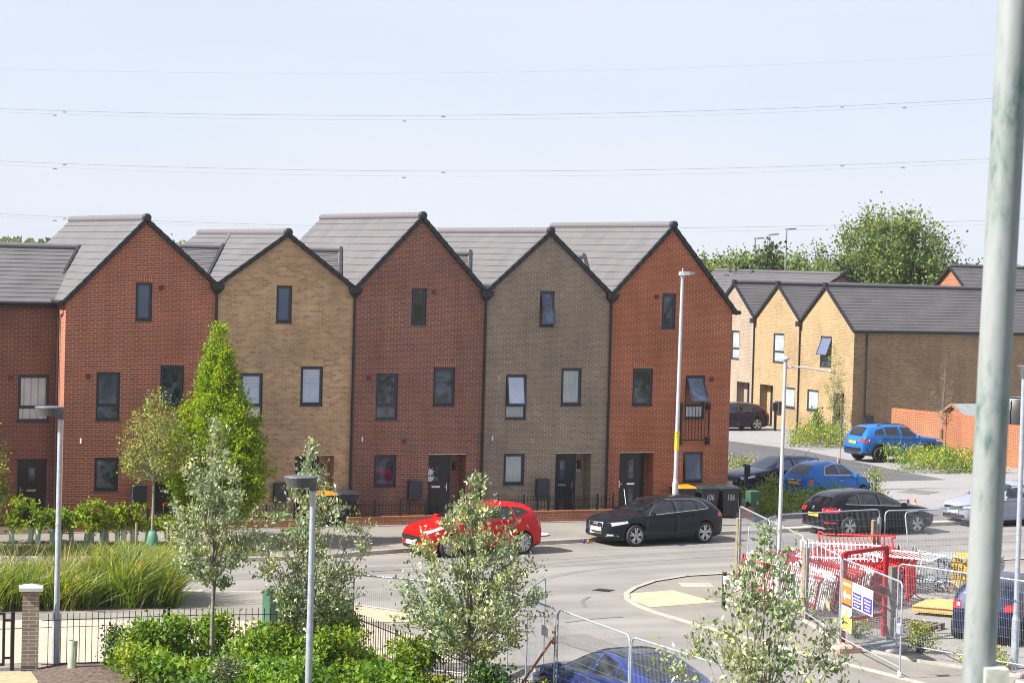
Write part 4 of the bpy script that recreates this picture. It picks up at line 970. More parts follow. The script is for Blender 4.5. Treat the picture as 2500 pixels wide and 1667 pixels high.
        for k in rim: v = vs[k]; vs.append((v[0]-sg*(off+.03), v[1], v[2]))
        for k in range(len(rim)): k2 = (k+1) % len(rim); fs.append((rim[k], rim[k2], o+k2, o+k))
        mb.add(vs, fs, m, True)
def make_wheel(par, x, y, r, sg, rim, spokes, wd=.2, twin=False):
    mb = MB(); w = wd/2; rr = r*.74
    prof = [(rr,-w),(r*.93,-w),(r,-w*.7),(r,w*.7),(r*.93,w),(rr,w),(rr-.012,w*.6),(rr-.012,-w)]
    mb.lathe(prof, 28, (x, y, r), 'y'); wh = build('wheel', mb, M['tyre'], par, local=True)
    mb = MB(); f = y+sg*w*.82; fb = y+sg*w*.2
    mb.lathe([(rr-.013,sg*w*.9),(rr+.003,sg*w*.98),(rr-.028,sg*w*.80),(rr-.03,sg*w*.1)], 28, (x,y,r), 'y')
    mb.lathe([(.001,sg*w*.84),(.045,sg*w*.84),(.06,sg*w*.6)], 14, (x,y,r), 'y')
    for k in range(spokes):
        a0 = 2*PI*k/spokes+.3
        for da in ((-.13, .13) if twin else (0,)):
            a = a0+da; c, s_ = math.cos(a), math.sin(a); wd_ = .022 if twin else .038
            p0 = Vector((x+c*.035, f, r+s_*.035)); p1 = Vector((x+math.cos(a0+da*1.5)*(rr-.02), f, r+math.sin(a0+da*1.5)*(rr-.02)))
            mb.bar(p0, p1, wd_*2, .02, up=(0,1,0))
    build('rim', mb, rim, wh, local=True)
    mb = MB(); mb.lathe([(.001,sg*w*.05),(rr-.03,sg*w*.05)], 20, (x,y,r), 'y'); build('brake_disc', mb, M['alloyd'], wh, local=True)
def make_car(name, label, loc, az, c, paint, axles, r, wins, screen, rear, head, tail, plates, rim=None, spokes=5, twin=False, glass=None, gl_side=None, clad=0, grille=None, roofbar=False, chrome=False, mirror=1.45, doors=None, antenna=None, extras=None):
    root = thing(name, label, 'car', loc, R(az), group='parked cars'); rim = rim or M['alloy']; glass = glass or M['glass']; gs = gl_side or glass
    mb = c.body(); bo = build('body', mb, [paint, M['trim']], root, local=True)
    # wheel arches cut out of the shell
    cm = MB()
    for ua in axles:
        for sg in (1, -1):
            cm.lathe([(.001,-.17),(r+.055,-.17),(r+.055,.17),(.001,.17)], 28, (c.L/2-ua, sg*(c.W/2-.06), r+.01), 'y', sm=False)
    cu = build('arch', cm, [paint], None)
    md = bo.modifiers.new('b', 'BOOLEAN'); md.operation = 'DIFFERENCE'; md.object = cu; md.solver = 'EXACT'; md.use_self = True
    cu.location = loc; cu.rotation_euler = (0, 0, R(az))
    bpy.context.view_layer.update(); dg = bpy.context.evaluated_depsgraph_get()
    me = bpy.data.meshes.new_from_object(bo.evaluated_get(dg)); bo.modifiers.clear(); bo.data = me; bpy.data.objects.remove(cu)
    if len(me.materials) < 2: me.materials.clear(); me.materials.append(paint); me.materials.append(M['trim'])
    for p in me.polygons:
        ce = p.center; mi = 0
        for ua in axles:
            dx, dz = ce.x-(c.L/2-ua), ce.z-(r+.01)
            if abs(ce.y) < c.W/2-.035 and math.hypot(dx, dz) < r+.058: mi = 1
            if clad and abs(ce.y) > c.W/2-.2 and math.hypot(dx, dz) < r+.055+clad*.22: mi = 1
        if clad and ce.z < clad: mi = 1
        if ce.z < c.zb+.05: mi = 1
        p.material_index = mi
    # glazing
    mb = MB(); c.over(mb, *screen); build('windscreen', mb, glass, root, local=True)
    mb = MB(); c.over(mb, *rear); build('rear_window', mb, gs, root, local=True)
    for sg in (1, -1):
        for q in wins:
            mb = MB(); c.side(mb, q, sg, .005); build('side_window', mb, gs, root, local=True)
        if chrome:
            mb = MB(); ps = []
            q0, q1 = wins[0], wins[-1]
            line = [q0[0], q1[1]]; us = [q0[0][0]-.1+(q1[1][0]-q0[0][0]+.12)*k/12 for k in range(13)]
            zl = lambda u: q0[0][1]+(q1[1][1]-q0[0][1])*(u-q0[0][0])/(q1[1][0]-q0[0][0])-.012
            mb.tube([c.pt(u, sg*(c.half(u, zl(u))+.008), zl(u)) for u in us], .011, 5)
            if chrome > 1:
                tp = [q0[0]]+[q0[3]]+[w[2] for w in wins[:-1]]+[q1[3], q1[2], q1[1]]
                mb.tube([c.pt(u, sg*(c.half(u, min(z+.015, c.top(u)-.03))+.006), min(z+.015, c.top(u)-.03)) for u, z in tp], .01, 5)
            build('window_trim', mb, M['chrome'], root, local=True)
        for k, d in enumerate(doors or []):
            mb = MB(); c.side(mb, d, sg, .004); dr = build('door', mb, paint, root, local=True)
            uh = d[1][0]-.2; zh = d[2][1]-.13; y = c.half(uh, zh)+.022
            mb = MB(); mb.tube([c.pt(uh-.09, sg*(y-.02), zh), c.pt(uh-.07, sg*y, zh), c.pt(uh+.07, sg*y, zh+.004), c.pt(uh+.09, sg*(y-.02), zh)], .014, 6); build('handle', mb, M['chrome'] if chrome == 3 else paint, dr, local=True)
        mz = c.belt(mirror)+.06; my = c.half(mirror, c.belt(mirror)); mb = MB()
        mb.bevbox(c.L/2-mirror-.055, c.L/2-mirror+.075, min(sg*(my+.02), sg*(my+.2)), max(sg*(my+.02), sg*(my+.2)), mz-.07, mz+.07, .03); mb.box(c.L/2-mirror-.03, c.L/2-mirror+.03, min(sg*(my-.05), sg*(my+.05)), max(sg*(my-.05), sg*(my+.05)), mz-.08, mz-.04)
        build('mirror', mb, paint, root, local=True)
        mb = MB(); c.side(mb, head, sg, .006); build('headlight', mb, M['headlamp'], root, local=True)
        mb = MB()
        c.side(mb, tail[:4], sg, .006)
        if len(tail) > 4: c.face(mb, 1, sg*tail[4][0], sg*tail[4][1], tail[4][2], tail[4][3], .012)
        build('tail_light', mb, M['taillamp'], root, local=True)
        for ua in axles: make_wheel(root, c.L/2-ua, sg*(c.W/2-.125), r, sg, rim, spokes, .22, twin)
    if grille:
        for g_ in grille:
            mb = MB(); c.face(mb, g_[4] if len(g_) > 4 else 0, g_[0], g_[1], g_[2], g_[3], .012); build('grille', mb, M[g_[5]] if len(g_) > 5 else M['trim'], root, local=True)
    for end, yc, zc, mat, txt in plates:
        mb = MB(); sg = 1 if end == 0 else -1; xx = sg*(c.L/2+.022); mb.box(xx-.008, xx+.008, yc-.26, yc+.26, zc-.056, zc+.056); pl = build('number_plate', mb, mat, root, local=True)
        if txt: text('registration', txt, .085, M['inkblack'], pl, frame_mat((xx+sg*.010, yc, zc), (0, sg, 0), (0,0,1)))
    if roofbar:
        for sg in (1, -1):
            mb = MB(); mb.tube([c.pt(u, sg*(c.half(u, c.top(u)-.06)-.03), c.top(u)+.02*(k not in (0, 6))-.02*(k in (0, 6))) for k, u in enumerate([1.75+.29*i for i in range(7)])], .018, 6); build('roof_rail', mb, M['trim'], root, local=True)
    if antenna:
        mb = MB(); u = antenna; z = c.top(u); mb.tube([c.pt(u, 0, z-.01), c.pt(u, 0, z+.03), c.pt(u+.22, 0, z+.22)], [.03, .012, .004], 6); build('aerial', mb, M['trim'], root, local=True)
    if extras: extras(root, c)
    return root
# --- black hatchback with chrome window line (side on, nose to the left)
def a3(root, c):
    mb = MB(); x = c.L/2+.032
    for k in range(4):
        y0 = -.078+.052*k; mb.tube([(x, y0+.036*math.cos(a), .665+.036*math.sin(a)) for a in [2*PI*i/16 for i in range(17)]], .0075, 5, caps=False)
    build('emblem', mb, M['chrome'], root, local=True)
    mb = MB(); p = [(x-.012,-.34,.70),(x-.012,.34,.70),(x-.012,.36,.62),(x-.012,.26,.36),(x-.012,-.26,.36),(x-.012,-.36,.62),(x-.012,-.34,.70)]; mb.tube(p, .014, 6); build('grille_frame', mb, M['chrome'], root, local=True)
    for sg in (1,-1):
        mb = MB(); c.face(mb, 0, sg*.56, sg*.68, .33, .38, .02); build('fog_lamp', mb, M['headlamp'], root, local=True)
cA3 = Car(4.31, 1.785, [(0,.71),(.04,.765),(.25,.84),(.7,.92),(1.15,.985),(1.6,1.2),(2.05,1.385),(2.5,1.43),(3.1,1.42),(3.65,1.35),(3.92,1.24),(4.1,1.08),(4.25,.92),(4.31,.84)],
      [(0,.69),(.2,.76),(.7,.85),(1.2,.90),(2.4,.93),(3.5,.97),(4.1,.95),(4.31,.80)], zb=.17, front=.60, rear=.68, nose=3.4)
DOORS = [((1.12,.34),(2.36,.34),(2.38,.895),(1.3,.885)),((2.385,.34),(3.2,.4),(3.42,.93),(2.40,.9))]
make_car('parked_hatchback', 'black hatchback with chrome window trim and four ring badge, parked before the right end house', (17.40,-4.13,0), 188.55, cA3, carpaint('black_blue_paint', (.009,.011,.019), .3), (.87, 3.47), .325,
    [((1.36,.93),(2.30,.955),(2.30,1.345),(1.86,1.31)),((2.40,.96),(3.20,.985),(3.12,1.325),(2.40,1.345)),((3.25,.99),(3.62,1.06),(3.46,1.22),(3.18,1.31))], (1.2,1.98,.95,.9), (3.78,4.1,.84,.86), ((.10,.62),(.60,.71),(.58,.775),(.07,.725)), ((4.0,.80),(4.29,.82),(4.26,.92),(4.02,.95)),
    [(0,0,.50,M['platew'],'YG15 YFN'),(1,0,.62,M['platey'],'')], twin=True, chrome=2, doors=DOORS, grille=[(-.34,.34,.34,.69),(-.74,-.5,.3,.42),(.5,.74,.3,.42)], extras=a3, mirror=1.42)
# --- red supermini
cFi = Car(4.04, 1.735, [(0,.66),(.05,.74),(.3,.87),(.7,.97),(1.05,1.03),(1.5,1.27),(1.95,1.44),(2.4,1.485),(3.0,1.475),(3.5,1.42),(3.72,1.36),(3.86,1.12),(3.98,.9),(4.04,.8)],
      [(0,.63),(.2,.76),(.7,.87),(1.1,.92),(2.2,.97),(3.2,1.04),(3.8,1.02),(4.04,.76)], zb=.17, front=.58, rear=.70, nose=3.2)
make_car('parked_hatchback', 'bright red hatchback parked at the kerb behind the whitebeam sapling', (10.72,-5.50,0), 188.5, cFi, carpaint('red_paint', (.50,.005,.007), .1, .35), (.80, 3.29), .315,
    [((1.28,.98),(2.1,1.02),(2.1,1.39),(1.72,1.34)),((2.18,1.02),(2.95,1.06),(2.9,1.385),(2.18,1.39)),((3.0,1.07),(3.5,1.2),(3.3,1.33),(2.96,1.37))], (1.1,1.9,.95,.9), (3.62,3.86,.84,.82), ((.08,.66),(.62,.84),(.58,.90),(.06,.74)), ((3.86,.78),(4.02,.8),(3.95,1.05),(3.80,1.08)),
    [(0,0,.40,M['platew'],'BU14 DSV'),(1,0,.6,M['platey'],'')], gl_side=M['tint'], spokes=7, twin=True, doors=[((1.08,.34),(2.12,.34),(2.13,.96),(1.2,.92)),((2.14,.34),(2.85,.4),(3.05,1.0),(2.15,.98))], grille=[(-.52,.52,.44,.60),(-.45,.45,.24,.33)], mirror=1.36)
# --- black hatchback seen from behind
cA = Car(4.42, 1.80, [(0,.68),(.05,.74),(.35,.84),(.8,.92),(1.3,.99),(1.75,1.2),(2.2,1.38),(2.65,1.435),(3.2,1.425),(3.75,1.37),(4.02,1.27),(4.2,1.08),(4.33,.95),(4.42,.82)],
      [(0,.65),(.2,.73),(.8,.85),(1.3,.90),(2.4,.94),(3.5,.98),(4.2,.97),(4.42,.78)], zb=.17, front=.60, rear=.70, nose=3.4)
def am(root, c):
    mb = MB(); x = -c.L/2-.03; mb.tube([(x,.05*math.cos(a),.875+.05*math.sin(a)) for a in [2*PI*i/14 for i in range(15)]], .008, 5, caps=False)
    for a in (PI/2, PI/2+2.094, PI/2-2.094): mb.bar((x,0,.875),(x,.048*math.cos(a),.875+.048*math.sin(a)),.008,.008)
    build('emblem', mb, M['chrome'], root, local=True)
    mb = MB(); c.face(mb, 1, -.7, .7, .235, .30, .02); build('diffuser', mb, M['steeld'], root, local=True)
    mb = MB()
    for sg in (1,-1): c.face(mb, 1, sg*.55, sg*.78, .42, .47, .014)
    build('reflector', mb, M['taillamp'], root, local=True)
make_car('parked_hatchback', 'black hatchback seen from behind, parked at the kerb right of the green cabinet', (25.72,-3.22,0), 5.5, cA, carpaint('black_paint', (.006,.007,.011), .3), (.90, 3.63), .325,
    [((1.48,.93),(2.4,.955),(2.4,1.35),(1.98,1.31)),((2.5,.96),(3.25,.985),(3.2,1.335),(2.5,1.35)),((3.3,.99),(3.75,1.04),(3.55,1.24),(3.25,1.32))], (1.36,2.12,.95,.9), (3.86,4.26,.86,.9), ((.10,.60),(.62,.72),(.60,.79),(.06,.70)), ((4.12,.80),(4.40,.80),(4.36,.92),(4.12,.94),(.42,.80,.76,.90)),
    [(1,0,.66,M['platey'],'')], spokes=5, twin=True, chrome=1, doors=[((1.25,.34),(2.46,.34),(2.47,.9),(1.4,.89)),((2.48,.34),(3.3,.42),(3.5,.94),(2.49,.91))], mirror=1.55, extras=am)
# --- small rounded blue city car
c5 = Car(3.55, 1.63, [(0,.62),(.06,.74),(.3,.88),(.6,.96),(.85,1.02),(1.25,1.28),(1.65,1.45),(2.05,1.50),(2.6,1.47),(3.0,1.38),(3.25,1.22),(3.42,1.0),(3.52,.84),(3.55,.74)],
      [(0,.60),(.2,.76),(.6,.88),(.9,.93),(2.0,.97),(2.9,.99),(3.35,.95),(3.55,.70)], zb=.2, front=.60, rear=.68, nose=2.8, tum=.34)
def a5(root, c):
    mb = MB(); c.face(mb, 1, -.3, .3, .86, .885, .02); build('boot_handle', mb, M['chrome'], root, local=True)
make_car('parked_city_car', 'small rounded bright blue city car parked in front of the dark navy car', (29.05,4.75,.13), 17, c5, carpaint('bright_blue_paint', (.014,.145,.47), .35), (.70, 3.0), .29,
    [((1.15,.99),(1.95,1.02),(1.95,1.40),(1.55,1.33)),((2.02,1.02),(2.75,1.06),(2.60,1.30),(2.02,1.395))], (.95,1.62,.94,.9), (3.0,3.38,.82,.84), ((.12,.64),(.40,.70),(.40,.84),(.10,.80)), ((3.30,.70),(3.46,.68),(3.44,.92),(3.28,.96)),
    [(1,0,.76,M['platey'],'')], gl_side=M['glass'], spokes=8, chrome=3, doors=[((.98,.32),(2.1,.32),(2.12,.95),(1.0,.9))], mirror=1.22, antenna=2.3, extras=a5)
# --- dark saloon facing left behind it
cS = Car(4.28, 1.78, [(0,.68),(.05,.75),(.35,.86),(.8,.94),(1.2,1.0),(1.65,1.22),(2.1,1.40),(2.55,1.455),(3.1,1.445),(3.6,1.38),(3.9,1.26),(4.08,1.06),(4.2,.92),(4.28,.82)],
      [(0,.65),(.2,.75),(.8,.86),(1.2,.91),(2.4,.95),(3.5,.99),(4.1,.97),(4.28,.78)], zb=.17, front=.60, rear=.68, nose=3.4)
make_car('parked_saloon', 'dark navy blue car facing left, half hidden behind the small bright blue car', (28.60,7.62,.13), 187, cS, carpaint('dark_grey_blue_paint', (.018,.028,.070), .4), (.85, 3.48), .32,
    [((1.4,.94),(2.3,.965),(2.3,1.36),(1.9,1.32)),((2.4,.97),(3.15,1.0),(3.1,1.34),(2.4,1.36)),((3.2,1.0),(3.6,1.05),(3.45,1.24),(3.15,1.33))], (1.25,2.02,.95,.9), (3.74,4.12,.84,.88), ((.08,.62),(.60,.72),(.58,.80),(.06,.72)), ((4.0,.80),(4.26,.82),(4.22,.93),(4.0,.95)),
    [(0,0,.48,M['platew'],'')], glass=M['midglass'], doors=DOORS, grille=[(-.5,.5,.52,.66),(-.6,.6,.28,.42)], antenna=3.5)
# --- blue four by four
cJ = Car(4.40, 1.82, [(0,.90),(.05,.98),(.4,1.05),(.9,1.11),(1.3,1.17),(1.7,1.42),(2.05,1.58),(2.5,1.64),(3.2,1.635),(3.8,1.58),(4.05,1.50),(4.2,1.28),(4.33,1.05),(4.40,.92)],
      [(0,.86),(.25,.95),(.9,1.02),(1.3,1.06),(2.4,1.08),(3.5,1.13),(4.2,1.12),(4.40,.88)], zb=.27, front=.72, rear=.76, nose=4)
make_car('parked_four_by_four', 'bright blue four by four with black wheel arches, parked before the orange brick wall', (42.0,20.2,.13), 3, cJ, carpaint('blue_metallic_paint', (.014,.135,.42), .4), (.88, 3.52), .36,
    [((1.5,1.09),(2.38,1.11),(2.36,1.52),(1.95,1.47)),((2.5,1.12),(3.25,1.15),(3.22,1.52),(2.5,1.53)),((3.32,1.16),(3.85,1.2),(3.7,1.4),(3.3,1.49))], (1.38,2.0,.95,.9), (4.0,4.28,.84,.9), ((.06,.84),(.5,.9),(.5,.99),(.04,.94)), ((4.1,.92),(4.38,.90),(4.36,1.02),(4.1,1.04),(.46,.82,.90,1.02)),
    [(1,0,.86,M['platey'],'')], rim=M['alloyd'], spokes=5, clad=.42, roofbar=True, doors=[((1.3,.48),(2.46,.48),(2.47,1.05),(1.4,1.02)),((2.48,.48),(3.2,.5),(3.5,1.09),(2.49,1.06))], mirror=1.62, grille=[(-.8,.8,.40,.62,1,'trim')])
# --- dark purple car before the pale house
make_car('parked_hatchback', 'dark purple hatchback in front of the pale brick house, half hidden by the red terrace', (43.72,38.32,.13), 180, cA3, carpaint('dark_purple_paint', (.028,.014,.032), .4), (.87, 3.47), .325,
    [((1.36,.93),(2.30,.955),(2.30,1.345),(1.86,1.31)),((2.40,.96),(3.20,.985),(3.12,1.325),(2.40,1.345)),((3.25,.99),(3.62,1.06),(3.46,1.22),(3.18,1.31))], (1.2,1.98,.95,.9), (3.78,4.1,.84,.86), ((.10,.62),(.60,.71),(.58,.775),(.07,.725)), ((4.0,.82),(4.29,.84),(4.26,.97),(4.02,1.0)),
    [(1,0,.62,M['platey'],'')], spokes=5, twin=True, doors=DOORS)
# --- silver car at the right, mostly behind the big pole
make_car('parked_saloon', 'silver grey car facing left at the kerb, mostly hidden by the big pole', (32.05,-1.75,0), 186.5, cA, carpaint('silver_paint', (.30,.32,.40), .7), (.90, 3.63), .325,
    [((1.48,.93),(2.4,.955),(2.4,1.35),(1.98,1.31)),((2.5,.96),(3.25,.985),(3.2,1.335),(2.5,1.35)),((3.3,.99),(3.75,1.04),(3.55,1.24),(3.25,1.32))], (1.36,2.12,.95,.9), (3.86,4.26,.86,.9), ((.10,.60),(.62,.72),(.60,.79),(.06,.70)), ((4.12,.80),(4.40,.80),(4.36,.92),(4.12,.94)),
    [(0,.0,.50,M['platew'],'RG13 OYM')], doors=[((1.25,.34),(2.46,.34),(2.47,.9),(1.4,.89)),((2.48,.34),(3.3,.42),(3.5,.94),(2.49,.91))], grille=[(-.45,.45,.56,.67),(-.7,.7,.26,.40)])
# --- dark blue estate in the compound
make_car('parked_estate', 'dark blue car inside the compound fence, cut off by the right edge behind the pole', (16.75,-23.15,.1), 38, cFi, carpaint('navy_paint', (.008,.013,.042), .35), (.80, 3.29), .315,
    [((1.28,.98),(2.1,1.02),(2.1,1.39),(1.72,1.34)),((2.18,1.02),(2.95,1.06),(2.9,1.385),(2.18,1.39)),((3.0,1.07),(3.5,1.2),(3.3,1.33),(2.96,1.37))], (1.1,1.9,.95,.9), (3.62,3.86,.84,.82), ((.08,.66),(.62,.84),(.58,.90),(.06,.74)), ((3.84,.78),(4.02,.8),(3.97,.98),(3.80,1.0),(.5,.76,.80,.96)),
    [(1,0,.62,M['platey'],'')], spokes=5, doors=[((1.08,.34),(2.12,.34),(2.13,.96),(1.2,.92)),((2.14,.34),(2.85,.4),(3.05,1.0),(2.15,.98))], mirror=1.36)
# --- blue saloon with a glass roof in the foreground
cT = Car(4.69, 1.85, [(0,.66),(.06,.73),(.4,.84),(.9,.93),(1.3,1.0),(1.8,1.22),(2.3,1.40),(2.7,1.445),(3.2,1.40),(3.7,1.25),(4.1,1.10),(4.4,1.03),(4.6,.98),(4.69,.84)],
      [(0,.63),(.2,.73),(.9,.86),(1.4,.92),(2.4,.95),(3.5,.98),(4.3,.96),(4.69,.80)], zb=.16, front=.60, rear=.66, nose=3.4)
def at(root, c):
    mb = MB(); c.over(mb, 2.25, 3.15, .86, .86, .006); build('glass_roof', mb, M['tint'], root, local=True)
make_car('parked_saloon', 'blue saloon with dark glass roof behind the mesh fence at the bottom edge', (3.42,-29.75,0), 95, cT, carpaint('deep_blue_paint', (.014,.032,.17), .45), (.87, 3.74), .335,
    [((1.45,.95),(2.5,.985),(2.5,1.36),(2.05,1.31)),((2.58,.985),(3.35,1.01),(3.2,1.28),(2.58,1.36)),((3.4,1.01),(3.75,1.04),(3.5,1.16),(3.3,1.25))], (1.38,2.2,.95,.9), (3.22,4.15,.9,.88), ((.10,.60),(.62,.72),(.60,.79),(.06,.68)), ((4.4,.80),(4.66,.80),(4.62,.90),(4.4,.92)),
    [(1,0,.62,M['platey'],'')], doors=[((1.25,.34),(2.52,.34),(2.54,.93),(1.4,.91)),((2.55,.34),(3.4,.42),(3.6,.97),(2.56,.94))], mirror=1.55, extras=at)
# ------------------------------------------------------------------ street furniture
def lamp_flat(name, lbl, x, y, z0, ztop, hd, r=.057, fl=1.05):
    t = thing(name, lbl, 'street lamp', (x, y, z0), group='grey street lamps with disc heads')
    mb = MB(); k_ = 1.45 if fl < 1.5 else 1.12; mb.tube([(x,y,z0),(x,y,z0+fl)], r*k_, 14); mb.tube([(x,y,z0+fl),(x,y,z0+fl+.1),(x,y,z0+fl+.11)], [r*k_,r,r], 14); mb.tube([(x,y,z0+fl+.11),(x,y,z0+2.9),(x,y,ztop-.12)], [r,r*.96,r*.88], 14)
    mb.tube([(x,y,z0+2.86),(x,y,z0+2.9)], r*1.06, 14); mb.box(x-.045,x+.045,y-r*1.5-.006,y-r*1.3,z0+.35,z0+.95)
    build('lamp_post', mb, M['steel'], t)
    # disc head reaching to the left from the post top
    mb = MB(); d = Vector(hd).normalized(); n = Vector((-d.y, d.x, 0)); c = Vector((x,y,ztop))+d*.22
    prof = []; k = 24
    def ring(rr, z): return [c+d*(math.cos(2*PI*i/k)*rr*1.12)+n*(math.sin(2*PI*i/k)*rr)+Vector((0,0,z-.05*math.cos(2*PI*i/k)*rr*0)) for i in range(k)]
    rs = [ring(.19,-.13), ring(.205,-.13), ring(.265,.035), ring(.255,.05), ring(.10,.058)]
    vs = [p for r_ in rs for p in r_]; fs = [(a*k+i, a*k+(i+1) % k, (a+1)*k+(i+1) % k, (a+1)*k+i) for a in range(4) for i in range(k)]+[tuple(range(k-1,-1,-1)), tuple(4*k+i for i in range(k))]
    mb.add(vs, fs, 0, False); mb.tube([(x,y,ztop-.2),(x,y,ztop+.04)], r*1.25, 12)
    hd_ = build('lamp_head', mb, M['lampgrey'], t)
    mb = MB(); q = ring(.17,-.133); mb.poly(q[::-1]); build('lens', mb, M['room2'], hd_)
    return t
lamp_flat('street_lamp', 'grey disc headed street lamp at the left, beside the brick gate pillar', -5.32, -21.75, .1, 5.28, (-.9,.35,0))
lamp_flat('street_lamp', 'grey disc headed street lamp rising from the foreground shrubs', -2.86, -30.0, .1, 4.62, (-.92,.3,0), .055, 1.95)
lamp_flat('street_lamp', 'grey street lamp at the extreme right edge inside the compound, partly behind the pole', 14.0, -27.25, .1, 6.5, (.9,.3,0))
t = thing('street_lamp', 'tall white street lamp before the right end house, yellow number strip on its post', 'street lamp', (19.24,-2.0,.2))
mb = MB(); x, y = 19.24, -2.0; mb.tube([(x,y,.2),(x,y,1.55)], .098, 14); mb.tube([(x,y,1.55),(x,y,1.72)], [.098,.068], 14); mb.tube([(x,y,1.72),(x+.02,y,5),(x+.04,y,8.2)], [.068,.06,.05], 14); mb.tube([(x+.04,y,6.3),(x+.04,y,6.33)], .064, 12)
build('lamp_post', mb, M['lampwhite'], t)
mb = MB(); x += .04; mb.tube([(x,y,8.1),(x,y,8.22)], .07, 12); vs = []
for (a, w, h0, h1) in ((-.11,.06,8.17,8.28),(0,.10,8.17,8.30),(.2,.11,8.19,8.29),(.44,.04,8.24,8.27)): vs += [(x+a,y-w,h0),(x+a,y+w,h0),(x+a,y+w*.8,h1),(x+a,y-w*.8,h1)]
mb.add(vs, [(i*4+k, i*4+(k+1) % 4, i*4+4+(k+1) % 4, i*4+4+k) for i in range(3) for k in range(4)]+[(3,2,1,0),(12,13,14,15)]); mb.tube([(x,y,8.29),(x,y,8.40)], .02, 8); build('lamp_head', mb, M['lampwhite'], t)
mb = MB(); mb.lathe([(.073,2.62),(.0735,3.22)], 14, (19.25,-2.0,0)); pl = build('number_strip', mb, M['signyellow'], t)
for k, ch in enumerate('R0112'):
    text('numeral', ch, .115, M['inkblack'], pl, frame_mat(Vector((19.245-.03,-2.071,3.16-.118*k))-offset_of(pl), (.92,-.4,0), (0,0,1)))
t = thing('street_lamp', 'white lamp post with a long side arm standing behind the stacked barriers', 'street lamp', (13.38,-18.4,.1))
mb = MB(); x, y = 13.38, -18.4; mb.tube([(x,y,.1),(x,y,1.1)], .075, 12); mb.tube([(x,y,1.1),(x,y,1.2)], [.075,.05], 12); mb.tube([(x,y,1.2),(x+.02,y,6.2)], [.05,.043], 12); build('lamp_post', mb, M['lampwhite'], t)
mb = MB(); mb.tube([(x+.02,y,6.06),(x+.4,y-.17,6.08),(x+1.0,y-.45,5.99)], [.022,.022,.018], 8); build('lamp_arm', mb, M['lampwhite'], t)
mb = MB(); mb.lathe([(.001,.08),(.07,.06),(.105,.02),(.105,0),(.05,-.04),(.045,-.1)], 14, (x+.02,y,6.26)); mb.sphere((x+1.03,y-.46,5.99), .045, 8); build('lamp_head', mb, M['lampwhite'], t)
# wheelie bins
def bin_(lbl, x, y, z, lid, rz, num=None, s=1.):
    t = thing('wheelie_bin', lbl, 'wheelie bin', (x,y,z), R(rz), group='wheelie bins'); w, d, h = .29*s, .36*s, 1.0*s
    mb = MB(); k = .78; lo = [(-w*k,-d*.72,.06),(w*k,-d*.72,.06),(w*k,d*.72,.06),(-w*k,d*.72,.06)]; hi = [(-w,-d,h-.06),(w,-d,h-.06),(w,d,h-.06),(-w,d,h-.06)]
    mb.add(lo+hi, [(3,2,1,0),(0,1,5,4),(1,2,6,5),(2,3,7,6),(3,0,4,7)]); mb.box(-w-.025,w+.025,-d-.025,d+.025,h-.08,h-.03)
    for q in (-.5, .5): mb.bar((q*w,-d*.76,.1),(q*w,-d*.96,h-.1),.03,.02)
    build('bin_body', mb, M['binblack'], t, local=True)
    mb = MB(); mb.add([(-w-.03,-d-.06,h-.028),(w+.03,-d-.06,h-.028),(w+.03,d+.04,h-.028),(-w-.03,d+.04,h-.028),(-w+.03,-d,h+.03),(w-.03,-d,h+.03),(w-.03,d-.04,h+.06),(-w+.03,d-.04,h+.06)], [(3,2,1,0),(4,5,6,7),(0,1,5,4),(1,2,6,5),(2,3,7,6),(3,0,4,7)]); mb.tube([(-w,d+.06,h-.02),(w,d+.06,h-.02)], .016, 6)
    build('bin_lid', mb, lid, t, local=True)
    for sg in (-1, 1): mb = MB(); mb.lathe([(.001,-.03),(.1,-.03),(.1,.03),(.001,.03)], 14, (sg*w*.85,d*.78,.1), 'x'); build('wheel', mb, M['tyre'], t, local=True)
    if num:
        o = text('painted_number', num, .30, M['chalk'], t, frame_mat((.0,-d*.905-.012,.68), (1,0,.0), (0,-.16,1)), ext=.002)
        o.scale = (.62, 1, 1)
bin_('black wheelie bin with hand painted 106, rightmost before the right end house', 21.86,-.72,.29, M['binblack'], -8, '106')
bin_('black wheelie bin with hand painted 106 between the orange lidded bin and its twin', 21.14,-.62,.29, M['binblack'], -6, '106')
bin_('orange lidded wheelie bin behind the black hatchback', 20.38,-.42,.29, M['orangelid'], -5)
bin_('orange lidded wheelie bin in front of the buff yellow house', 7.95,-.45,.29, M['orangelid'], 5, None, .98)
bin_('black lidded wheelie bin at the boundary of the buff and plum houses', 8.62,-.5,.29, M['binblack'], 4)
# cabinets
def cabinet(lbl, x0, x1, y0, y1, z0, z1):
    t = thing('utility_cabinet', lbl, 'utility cabinet', ((x0+x1)/2,(y0+y1)/2,z0), group='green utility cabinets'); mb = MB(); mb.bevbox(x0,x1,y0,y1,z0,z1,.02); mb.box(x0-.03,x1+.03,y0-.03,y1+.03,z0,z0+.05); build('cabinet_body', mb, M['greenbox'], t)
    mb = MB(); mb.box(x0+.03,x1-.03,y0-.014,y0-.001,z0+.1,z1-.08); d = build('door', mb, M['greenbox'], t); mb = MB(); mb.box(x1-.12,x1-.09,y0-.03,y0-.012,(z0+z1)/2,(z0+z1)/2+.1); build('handle', mb, M['steel'], d)
cabinet('green utility cabinet on the pavement beside the bins and the low wall end', 22.78,23.16,-.62,-.3,.25,1.12)
cabinet('dark green cabinet behind the railings between two whitebeam saplings', .38,1.08,-18.1,-17.6,.1,.92)
cabinet('green cabinet behind the third whitebeam sapling, mostly hidden by leaves', 3.15,3.62,-21.7,-21.3,.1,1.06)
